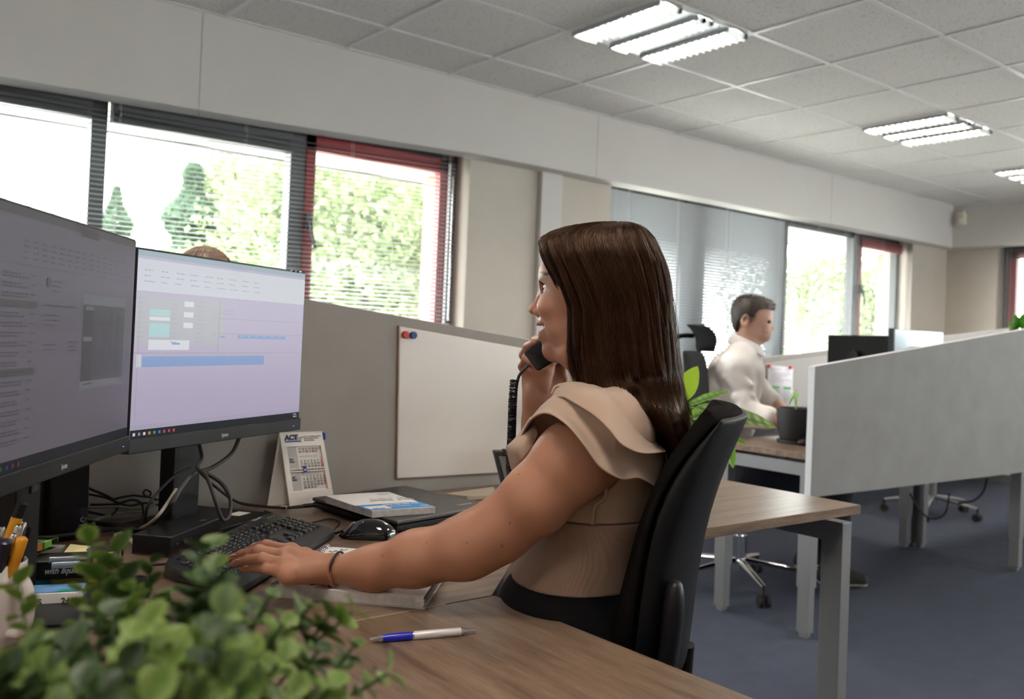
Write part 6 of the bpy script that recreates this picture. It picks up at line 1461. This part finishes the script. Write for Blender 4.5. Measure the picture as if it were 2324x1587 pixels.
for w_, e2_ in ((WN, EN), (WF, EFc)):
    dr_ = (w_ - e2_).normalized(); kb_ = w_ + dr_ * .09; kb_.z = DZ + .035; sd = dr_.cross(Vector((0, 0, 1))).normalized()
    for i in range(4):
        o_ = sd * (.024 - .016 * i); m1_ = kb_ + o_; arms.cone(w_, m1_, .017, .0125, .015); t1 = m1_ + dr_ * .04 + Vector((0, 0, .004)); t2 = t1 + dr_ * .03 + Vector((0, 0, -.012)); arms.chain([m1_, t1, t2], [.0105, .0095, .008], .004)
    arms.chain([w_ + sd * .01, kb_ + sd * .045 - dr_ * .02, kb_ + sd * .05 + dr_ * .02 - Vector((0, 0, .008))], [.016, .012, .009], .01)
lg = Body(); lg.ell(G(1645, 1015), (.13, .18, .09), .05, R_=RT)
for s_ in (1, -1):
    hj = seatm + MR_ * (.1 * s_) + MFv * .02; hj = Vector((hj.x, hj.y, .56)); kn = hj + MFv * .42; kn.z = .53; foot = az(1925, 1338, 0) if s_ > 0 else az(1868, 1312, 0); an = Vector((foot.x, foot.y, .09)) - MFv * .05
    lg.chain([hj, kn], [.085, .062], .04); lg.chain([kn, an], [.06, .04], .03)
mb2 = Body(); mb2.p = mb_.p + sk.p + arms.p + lg.p
def mcol(V):
    C = np.tile(np.array((.56, .33, .25)), (len(V), 1))
    def mixin(w, c): nonlocal C; C = C * (1 - w) + np.array(c) * w
    for u, v, y, r, a_, c_ in ((1735, 768, 0, .05, .35, (.36, .24, .19)), (1748, 746, 0, .018, .4, (.62, .25, .19)), (1692, 729, .08, .03, .4, (.66, .28, .2)), (1736, 744, .04, .025, .4, (.62, .26, .2))): mixin(blob(V, G(u, v, y), (r, r, r), 1) * a_, c_)
    for s_ in (1, -1):
        for u, v, y in ((1748, 723, .014), (1743, 722, .030), (1735, 723, .045)): mixin(blob(V, G(u, v, y * s_), (.013, .022, .0065), .5) * .9, (.06, .04, .03))
        X = (V - _arr(G(1739, 733, .040 * s_))) @ RM; w = np.clip((1 - np.linalg.norm(X / np.array((.017, .026, .0034)), axis=1)) / .5, 0, 1)[:, None]; mixin(w * .55, (.07, .04, .03))
    
    for s_ in (0, .025, .038): mixin(blob(V, G(1742 - s_ * 180, 758.5 - s_ * 90, s_), (.022, .022, .0062), .5) * .85, (.22, .07, .06))
    for (u, v, y) in ((1728, 752, .05), (1731, 758, .05), (1727, 744, .055)): mixin(blob(V, G(u, v, y), (.006, .03, .018), .6) * .35, (.32, .15, .11))
    # clipped sides of the hair
    X = (V - _arr(G(1694, 712))) @ RM; w = np.clip((1 - np.linalg.norm(X / np.array((.072, .12, .062)), axis=1)) / .18, 0, 1)[:, None]; mixin(w * .8, (.10, .075, .06))
    return C
hcM = _arr(G(1716, 735)); hm = mb_.mesh(.003, hcM - .2, hcM + .2); bm_ = mb2.mesh(.007, _arr(seatm) + np.array([-.6, -.75, .03]), np.array([_arr(seatm)[0] + 1.0, _arr(seatm)[1] + .75, 1.36]), cut=lambda P: P[:, 2] - (G(1695, 775).z + .03))
body_obj('body', [bm_, hm], attr_mat('man_skin', .5, sss=.1), man, mcol)
for s_ in (1, -1):
    b = MB(); b.ball(G(1736.5, 732.5, .035 * s_), .0112, 10); obj('eye', b, mat('man_eye' + str(s_), (.5, .29, .22), .5), man, world=True, smooth=60)
shirt_m = mat('white_shirt', (.80, .77, .76), .8, sheen=.1); _v = coords(shirt_m); bump(shirt_m, noise(shirt_m, _v, 9, 2, .4), .35, .03)
sg = sk.grow(.009); lowz = G(1650, 985).z
v_, f_ = sg.mesh(.006, _arr(seatm) + np.array([-.6, -.7, .6]), _arr(seatm) + np.array([.9, .7, 1.3]), cut=lambda P: lowz - .02 - P[:, 2]); body_obj('shirt', [(v_, f_)], shirt_m, man)
# collar: two folded wings
nk = G(1694, 780)
b = MB(); rows = []
for i in range(13):
    a_ = -1.0 + 2.0 * i / 12; th = PI + a_ * 2.75 ; ca, sa = math.cos(th), math.sin(th)
    lean = -.012 * ca; rt = nk + MFv * (.070 * ca - .002) + MR_ * (.068 * sa) + Vector((0, 0, .022 - .030 * ca)); dn = nk + MFv * (.098 * ca + .015 * (ca > .3)) + MR_ * (.098 * sa) + Vector((0, 0, -.022 - .016 * ca - .045 * max(0, ca)))
    rows.append([rt, rt + (dn - rt) * .15 + Vector((0, 0, .006)), dn])
b.grid(rows); obj('collar', b, shirt_m, man, world=True, smooth=70, solid=.004, sub=1)
v_, f_ = lg.grow(.008).mesh(.009, _arr(seatm) + np.array([-.5, -.8, -.02]), _arr(seatm) + np.array([1.1, .6, .75]), cut=lambda P: np.maximum(.07 - P[:, 2], P[:, 2] - lowz)); body_obj('trousers', [(v_, f_)], mat('dark_jeans', (.006, .008, .016), .85), man)
shoe_m = mat('dark_suede', (.012, .011, .011), .8); sole_m = mat('pale_sole', (.42, .37, .31), .6)
for (u, v, lab) in ((1975, 1337, 'near'), (1915, 1300, 'far')):
    toe = az(u, v, 0); dr_ = (az(u, v, 0) - az(u - 118, v - 8, 0)).normalized(); hl = toe - dr_ * .27; b = MB(); sb = Body()
    sd = Vector((-dr_.y, dr_.x, 0)); 
    sb.chain([hl + dr_ * .05 + Vector((0, 0, .05)), hl + dr_ * .15 + Vector((0, 0, .05)), toe - dr_ * .045 + Vector((0, 0, .042))], [.042, .042, .034], .02); sb.chain([hl + dr_ * .06 + Vector((0, 0, .06)), hl + dr_ * .06 + Vector((0, 0, .10))], [.038, .034], .02)
    c_ = _arr(hl * .5 + toe * .5); v_, f_ = sb.mesh(.004, c_ - np.array([.2, .2, .02]), c_ + np.array([.2, .2, .14]), cut=lambda P: .022 - P[:, 2]); body_obj('shoe', [(v_, f_)], shoe_m, man)
    v_, f_ = sb.grow(.004).mesh(.004, c_ - np.array([.2, .2, .02]), c_ + np.array([.2, .2, .06]), cut=lambda P: np.maximum(P[:, 2] - .024, .002 - P[:, 2])); body_obj('sole', [(v_, f_)], sole_m, man)
# hair of the man: short clumps over a cap
cap = Body(); cap.ell(G(1704, 708), (.098, .080, .078), .02, R_=RM); cap.ell(G(1728, 694), (.05, .058, .030), .03, R_=RM); cap.ell(G(1742, 693), (.025, .045, .018), .02, R_=RM); cap.ell(G(1688, 725), (.055, .066, .075), .03, R_=RM)
cap.ell(G(1735, 722), (.066, .12, .050), .004, -1, R_=RM); cap.ell(G(1700, 742), (.055, .16, .052), .01, -1, R_=RM)
v_, f_ = cap.mesh(.003, hcM - .2, hcM + .2); mh_m = attr_mat('man_hair', .6)
def mhc(V):
    X = (V - _arr(G(1706, 700))) @ RM; g_ = np.clip(X[:, 0] / .09, 0, 1)[:, None]; return np.array((.020, .013, .010)) * (1 - g_) + np.array((.085, .066, .052)) * g_
mo = body_obj('hair', [(v_, f_)], mh_m, man, mhc)
sel = RNG.choice(len(v_), 1300); lst = []
for i in sel:
    p_ = v_[i]; X = (p_ - _arr(G(1700, 712))) @ RM
    if X[2] < .035: continue
    n_ = X / np.linalg.norm(X); d_ = RM @ (n_ + np.array([.55, 0, .15])); d_ /= np.linalg.norm(d_); c_ = mhc(p_[None])[0] * RNG.uniform(.6, 1.6)
    P_ = [Vector(p_ - d_ * .004), Vector(p_ + d_ * .005), Vector(p_ + d_ * .012 + RM[:, 0] * .003)]; lst.append((P_, .0014, c_))
o = strand_obj('hair_tufts', lst, mo, mh_m); o['kind'] = 'stuff'

# ================================================================ third person behind the screen, only the top of the head shows
tp_ = thing('person', 'person behind the desk screen, only light brown hair showing above the right monitor', 'person', (.86, 2.62, 0))
pc = ad(468, 662, 2.5); hb = Body(); hb.ell(pc, (.075, .092, .105), .02); hb.ell(pc + Vector((0, -.035, -.05)), (.058, .05, .075), .03); hb.cone(pc - Vector((0, -.02, .08)), pc - Vector((0, -.02, .2)), .05, .055, .03)
hb.ell(pc - Vector((0, -.03, .30)), (.20, .11, .12), .06); hb.ell(pc - Vector((0, -.03, .50)), (.16, .11, .18), .06); hb.ell(pc - Vector((0, -.03, .72)), (.17, .14, .12), .06)
hb.chain([pc - Vector((0, .085, .03)), pc - Vector((0, .092, .045))], [.010, .012], .01)
for s_ in (1, -1):
    sh = pc + Vector((.19 * s_, .03, -.27)); el = sh + Vector((.03 * s_, -.12, -.23)); wr2 = el + Vector((-.08 * s_, -.2, .0)); hb.chain([sh, el, wr2], [.055, .045, .03], .03); hj = pc + Vector((.09 * s_, .0, -.74)); kn = hj + Vector((0, -.38, 0)); hb.chain([hj, kn, kn + Vector((0, .02, -.40))], [.075, .055, .04], .03)
    hb.ell(pc + Vector((.03 * s_, -.078, .0)), (.01, .01, .008), .004, -1)
    for i in range(4): hb.chain([wr2, wr2 + Vector((.012 * i - .018, -.08, 0)), wr2 + Vector((.013 * i - .02, -.13, -.01))], [.02, .010, .007], .008)
    hb.chain([wr2, wr2 + Vector((-.04 * s_, -.06, -.005))], [.02, .009], .01)
def tcol(V):
    C = np.tile(np.array((.55, .34, .26)), (len(V), 1)); C[V[:, 2] < pc.z - .17] = (.04, .05, .08); return C
v_, f_ = hb.mesh(.008, np.array([.35, 1.9, .05]), np.array([1.35, 3.0, pc.z + .15])); body_obj('body', [(v_, f_)], skin_m, tp_, tcol)
hc2 = Body(); hc2.ell(pc + Vector((0, .012, .012)), (.080, .094, .108), .02); hc2.ell(pc + Vector((0, .04, -.05)), (.08, .07, .12), .03); hc2.ell(pc + Vector((0, -.10, -.06)), (.06, .07, .085), .01, -1)
v_, f_ = hc2.mesh(.004, _arr(pc) - .22, _arr(pc) + .2); h3 = attr_mat('light_brown_hair', .5); HC3 = np.array((.26, .16, .11))
o3 = body_obj('hair', [(v_, f_)], h3, tp_, lambda V: np.tile(HC3 * .8, (len(V), 1))); lst = []
for i in range(900):
    a_ = R_.uniform(0, 2 * PI); pts = []
    for k in range(8):
        ph2 = .05 + k * .24; pts.append(pc + Vector((0, .012, .012)) + Vector((.087 * math.sin(ph2) * math.cos(a_), .100 * math.sin(ph2) * math.sin(a_) + .01, .111 * math.cos(ph2) + .002)) * R_.uniform(1, 1.02))
    if math.sin(a_) < -.3: pts = pts[:4]
    lst.append((pts, .0011, HC3 * R_.uniform(.5, 1.5)))
o = strand_obj('hair_strands', lst, o3, h3); o['kind'] = 'stuff'
# ================================================================ plants
def leaf_material(name, c_mid, c_edge, c_dark=None, rough=.45, transl=.25, streak=None):
    """leaf colour runs from the midrib to a paler rim (vertex colour written per leaf)"""
    m = attr_mat(name, rough, spec=.4); n, l, b = nt(m); a = [x for x in n if x.type == 'VERTEX_COLOR'][0]
    tr = n.new('ShaderNodeBsdfTranslucent'); l.new(a.outputs[0], tr.inputs[0]); mx = n.new('ShaderNodeMixShader'); mx.inputs[0].default_value = transl
    l.new(b.outputs[0], mx.inputs[1]); l.new(tr.outputs[0], mx.inputs[2]); l.new(mx.outputs[0], n['Material Output'].inputs[0]); return m
def colmesh(name, V, Fq, C, m, parent):
    o = body_obj(name, [(np.array(V), np.array(Fq))], m, parent); haircol(o.data, np.array(C)); return o
class Leaves:
    def __init__(s): s.V = []; s.F = []; s.C = []
    def leaf(s, base, d, n, L, W, cm, ce, bend=.2, cup=.15, nu=8, shape=1.0, streak=0, wavy=0):
        d = N3(d); n = np.array(n, float); n -= d * (n @ d); n = N3(n); w = np.cross(d, n); o = len(s.V); base = _arr(base) if not isinstance(base, np.ndarray) else base
        for i in range(nu + 1):
            t = i / nu; half = W * .5 * (math.sin(PI * min(1, t ** shape)) ** .75 + .02)
            c = base + d * L * (t - bend * .25 * t * t) - n * L * bend * t * t
            for j in range(5):
                q = (j - 2) / 2; p = c + w * half * q + n * (cup * half * q * q + wavy * math.sin(t * 22 + q * 3) * half * abs(q)); s.V.append(p)
                e = max(abs(q), .0) ** 1.5; e = max(e, (t - .75) / .25 if t > .75 else 0); col = np.array(cm) * (1 - e) + np.array(ce) * e
                if streak and (i + (j > 2)) % 2 == 0 and j in (1, 3): col = col * (1 - streak) + np.array((.7, .72, .5)) * streak
                s.C.append(col)
        for i in range(nu):
            for j in range(4): s.F.append((o + i * 5 + j, o + i * 5 + j + 1, o + (i + 1) * 5 + j + 1, o + (i + 1) * 5 + j))
# ---- foreground artificial plant with round leaves
RP = random.Random(5)
bp0 = ad(330, 1560, .515); fp = thing('potted_plant', 'leafy green artificial plant blurred in the lower left corner', 'plant', (bp0.x, bp0.y, DZ))
b = MB(); b.lathe([(.001, 0), (.05, 0), (.053, .004), (.062, .10), (.064, .105), (.060, .105), (.052, .09), (.001, .09)], n=36); obj('pot', b, mat('grey_pot', (.25, .25, .26), .6), fp, smooth=40)
lv = Leaves(); stems = MB(); cup_ = Vector((bp0.x, bp0.y, DZ + .09))
tips = [(60, 1500, .60), (110, 1470, .62), (40, 1330, .76), (205, 1235, .80), (225, 1290, .78), (262, 1260, .80), (150, 1480, .62), (230, 1400, .66), (300, 1340, .72), (330, 1420, .64), (370, 1360, .72), (420, 1440, .66), (465, 1250, .70), (480, 1300, .68), (440, 1360, .68), (520, 1420, .66), (560, 1390, .70), (610, 1360, .72), (640, 1420, .70), (700, 1380, .74), (745, 1400, .74), (800, 1390, .75), (560, 1500, .62), (640, 1500, .64), (720, 1480, .70), (800, 1470, .72), (880, 1530, .72), (480, 1540, .56), (380, 1520, .56), (280, 1520, .56), (180, 1560, .54), (80, 1520, .56), (10, 1560, .55), (560, 1580, .56), (660, 1585, .62), (750, 1560, .68), (330, 1600, .5), (430, 1610, .5), (120, 1620, .5), (230, 1620, .5), (250, 1330, .80), (340, 1280, .85)]
tips += [(u_, RP.uniform(1400 if u_ > 190 else 1500, 1620), RP.uniform(.54, .72)) for u_ in [RP.uniform(-30, 560) for _ in range(46)]]
for k, (u, v, d) in enumerate(tips):
    top = ad(u, v, d * .78); m1 = cup_.lerp(top, .45) + Vector((RP.uniform(-.02, .02), RP.uniform(-.02, .02), RP.uniform(0, .02))); path = spline([cup_, m1, top], 10); stems.tube(path, [.0012] * len(path), 5)
    tone = RP.choice([0, 0, 1, 2]); n_ = len(path)
    for i in range(6, n_):
        p = path[i]; t_ = (path[min(i + 1, n_ - 1)] - path[i - 1]).normalized(); a0 = i * 1.57 + RP.uniform(-.3, .3); size = RP.uniform(.0105, .0175) * (1.12 if i > n_ - 5 else .95)
        for s_ in (0, PI):
            a_ = a0 + s_; o_ = t_.orthogonal(); o_ = Matrix.Rotation(a_, 3, t_) @ o_; dd = (o_ * .9 + t_ * .45 + Vector((0, 0, .1))).normalized(); nn = (t_ * .9 - o_ * .4 + Vector((RP.uniform(-.3, .3), RP.uniform(-.3, .3), RP.uniform(-.1, .4)))).normalized()
            g_ = [((.014, .036, .009), (.045, .09, .02)), ((.034, .078, .012), (.12, .19, .038)), ((.085, .16, .02), (.23, .32, .08))][min(2, tone + (1 if i > n_ - 4 and RP.random() < .4 else 0))]
            lv.leaf(np.array(p), _arr(dd), _arr(nn), size, size * .82, g_[0], g_[1], bend=RP.uniform(-.1, .3), cup=.35, nu=6, shape=.85)
obj('stems', stems, mat('stem_green', (.05, .1, .03), .6), fp, world=True, smooth=60)
o = colmesh('foliage', lv.V, lv.F, lv.C, leaf_material('plastic_leaf', 0, 0, rough=.5, transl=.2), fp); o['kind'] = 'stuff'
# ---- variegated plant on the side desk behind the woman
vm = leaf_material('variegated_leaf', 0, 0, rough=.35, transl=.4)
pb = Vector((1.60, 1.84, DZ)); vp = thing('potted_plant', 'variegated large leafed plant behind the woman\'s hair and chair', 'plant', tuple(pb))
b = MB(); b.lathe([(.001, 0), (.055, 0), (.058, .004), (.075, .12), (.077, .125), (.072, .125), (.064, .11), (.001, .11)], n=36); obj('pot', b, mat('white_pot', (.62, .63, .6), .4), vp, smooth=40)
lv = Leaves(); st = MB(); ctop = pb + Vector((0, 0, .12)); dv = 2.48
G1, G2, GY = (.10, .26, .03), (.22, .42, .05), (.42, .62, .06)
defs = [((1535, 915), (1580, 838), .052, GY, GY, 0, 2.45), ((1550, 925), (1648, 882), .026, G1, G2, .3, 2.45), ((1560, 945), (1607, 915), .03, G2, GY, 0, 2.45), ((1575, 925), (1760, 957), .050, (.10, .20, .05), (.2, .33, .08), .6, 2.40), ((1560, 950), (1572, 938), .05, (.55, .6, .45), (.5, .6, .35), .4, 2.44), ((1300, 880), (1285, 850), .02, G2, GY, 0, 2.6), ((1640, 985), (1690, 1003), .022, G1, G2, 0, 2.42), ((1655, 1000), (1664, 1058), .022, G1, G2, 0, 2.42),
        ((1540, 935), (1560, 880), .04, G1, G2, .3, 2.5), ((1520, 925), (1500, 860), .05, G1, G2, .4, 2.55), ((1500, 930), (1440, 900), .05, G2, GY, .4, 2.6), ((1480, 940), (1400, 950), .05, G1, G2, .4, 2.55), ((1540, 950), (1620, 935), .045, G1, G2, .3, 2.5), ((1530, 955), (1575, 985), .05, G1, G2, .4, 2.4)]
for (u0, v0), (u1, v1), W, cm, ce, sk_, d in defs:
    a_ = ad(u0, v0, d + .02); e_ = ad(u1, v1, d - .04); dd = e_ - a_; L = dd.length; nn = Vector((0, 0, 1)) * .8 - DEP * .7 if abs(v1 - v0) < 60 else -DEP + Vector((0, 0, .2))
    lv.leaf(np.array(a_), _arr(dd.normalized()), _arr(nn.normalized()), L * 1.05, W * 1.1, cm, ce, bend=.10, cup=.25, nu=16, shape=.95, streak=sk_, wavy=.05)
    st.tube(spline([ctop, ctop.lerp(a_, .5) + Vector((0, 0, .03)), a_], 5), .003, 6)
obj('stems', st, mat('pale_stem', (.2, .34, .08), .5), vp, world=True, smooth=60); colmesh('foliage', lv.V, lv.F, lv.C, vm, vp)
# ---- black ribbed pot with a seedling on the man's desk
pc_ = az(1798, 1016, DZ); pp = az(1803, 1006, DZ); bpnt = thing('potted_plant', 'black ribbed pot with a tiny seedling on the man\'s desk', 'plant', tuple(pp)); bpot = mat('matt_black_pot', (.010, .011, .014), .6)
b = MB(); b.lathe([(.001, 0), (.076, 0), (.078, .004), (.078, .016), (.001, .016)], n=48); obj('saucer', b, bpot, bpnt, smooth=40)
b = MB(); b.lathe([(.001, .018), (.062, .018), (.066, .022), (.078, .07), (.082, .12), (.083, .152), (.083, .156), (.078, .156), (.076, .14), (.001, .138)], n=180, rib=.008, ribn=45); obj('pot', b, bpot, bpnt, smooth=30)
b = MB(); b.lathe([(.001, .139), (.0765, .139), (.0765, .141), (.001, .141)], n=30); obj('soil', b, mat('soil', (.03, .02, .014), .95), bpnt)
lv = Leaves(); st = MB(); s0_ = pp + Vector((.0, .0, .15)); s1_ = pp + Vector((0, 0, .235)); st.tube(spline([s0_, s0_.lerp(s1_, .5) + Vector((.003, 0, 0)), s1_], 5), .003, 8)
for (u, v, W) in ((1790, 893, .007), (1813, 889, .012), (1796, 903, .010), (1808, 903, .008)): e_ = ad(u, v, (pp - CAM).dot(ray(1162, 793).normalized()) * .985); dd = e_ - s1_; lv.leaf(np.array(s1_ + Vector((0, 0, -.004))), _arr(dd), (-.3, -.5, .8), dd.length * 1.1, W, (.14, .4, .04), (.3, .6, .06), nu=6)
obj('stem', st, MATS['pale_stem'], bpnt, world=True, smooth=60); colmesh('foliage', lv.V, lv.F, lv.C, vm, bpnt)
# ---- plant at the right edge beyond the screen
q0 = ad(2312, 742, 5.6); rp = thing('potted_plant', 'dark green leafy plant top at the right picture edge above the grey screen', 'plant', (q0.x, q0.y, DZ))
b = MB(); b.lathe([(.001, 0), (.07, 0), (.09, .15), (.085, .15), (.001, .13)], n=30); obj('pot', b, MATS['white_pot'], rp, smooth=40)
lv = Leaves(); st = MB(); st.tube([(q0.x, q0.y, DZ + .13), tuple(q0)], .006, 8)
for (u, v, L, W) in ((2283, 733, .09, .035), (2303, 712, .10, .045), (2326, 716, .1, .05), (2338, 738, .09, .04), (2296, 748, .07, .03), (2320, 745, .08, .03)):
    e_ = ad(u, v, 5.55); dd = e_ - q0; lv.leaf(np.array(q0), _arr(dd), _arr(-DEP), L, W, (.03, .13, .012), (.07, .22, .02), nu=8)
obj('stem', st, MATS['pale_stem'], rp, world=True); colmesh('foliage', lv.V, lv.F, lv.C, vm, rp)
# ---- little things on and under the far desk
t = thing('computer_mouse', 'small black mouse on the man\'s desk behind the pot', 'mouse', tuple(ad(1834, 925, 3.95))); b = MB(); b.ball(tuple(Vector((ad(1834, 930, 3.95).x, ad(1834, 930, 3.95).y, DZ + .012))), .05, 10, sc=(1, .8, .5)); obj('shell', b, black_m, t, world=True, smooth=60)
cable('thin cable looping to the floor under the far desk', [ad(2065, 1120, 5.4), ad(2085, 1155, 5.4), ad(2115, 1178, 5.4), ad(2145, 1165, 5.4), ad(2155, 1120, 5.4)], .005, black_m, 'cables under the far desks')
cable('cable hanging behind the grey screen at right', [ad(2240, 1085, 6.2), ad(2232, 1115, 6.2), ad(2210, 1136, 6.2), ad(2175, 1142, 6.2)], .008, black_m, 'cables under the far desks')
t = thing('radiator', 'pale low radiator by the end wall seen under the grey screen', 'radiator', (8.2, 2.6, 0)); b = MB(); b.span((8.3, 1.9, .12), (8.38, 3.3, .62)); obj('panel', b, mat('radiator_beige', (.45, .40, .33), .5), t, world=True, bevel=.01)
b = MB(); b.span((8.32, 2.0, 0), (8.36, 2.04, .13)); b.span((8.32, 3.1, 0), (8.36, 3.14, .13)); obj('foot', b, darksteel_m, t, world=True)
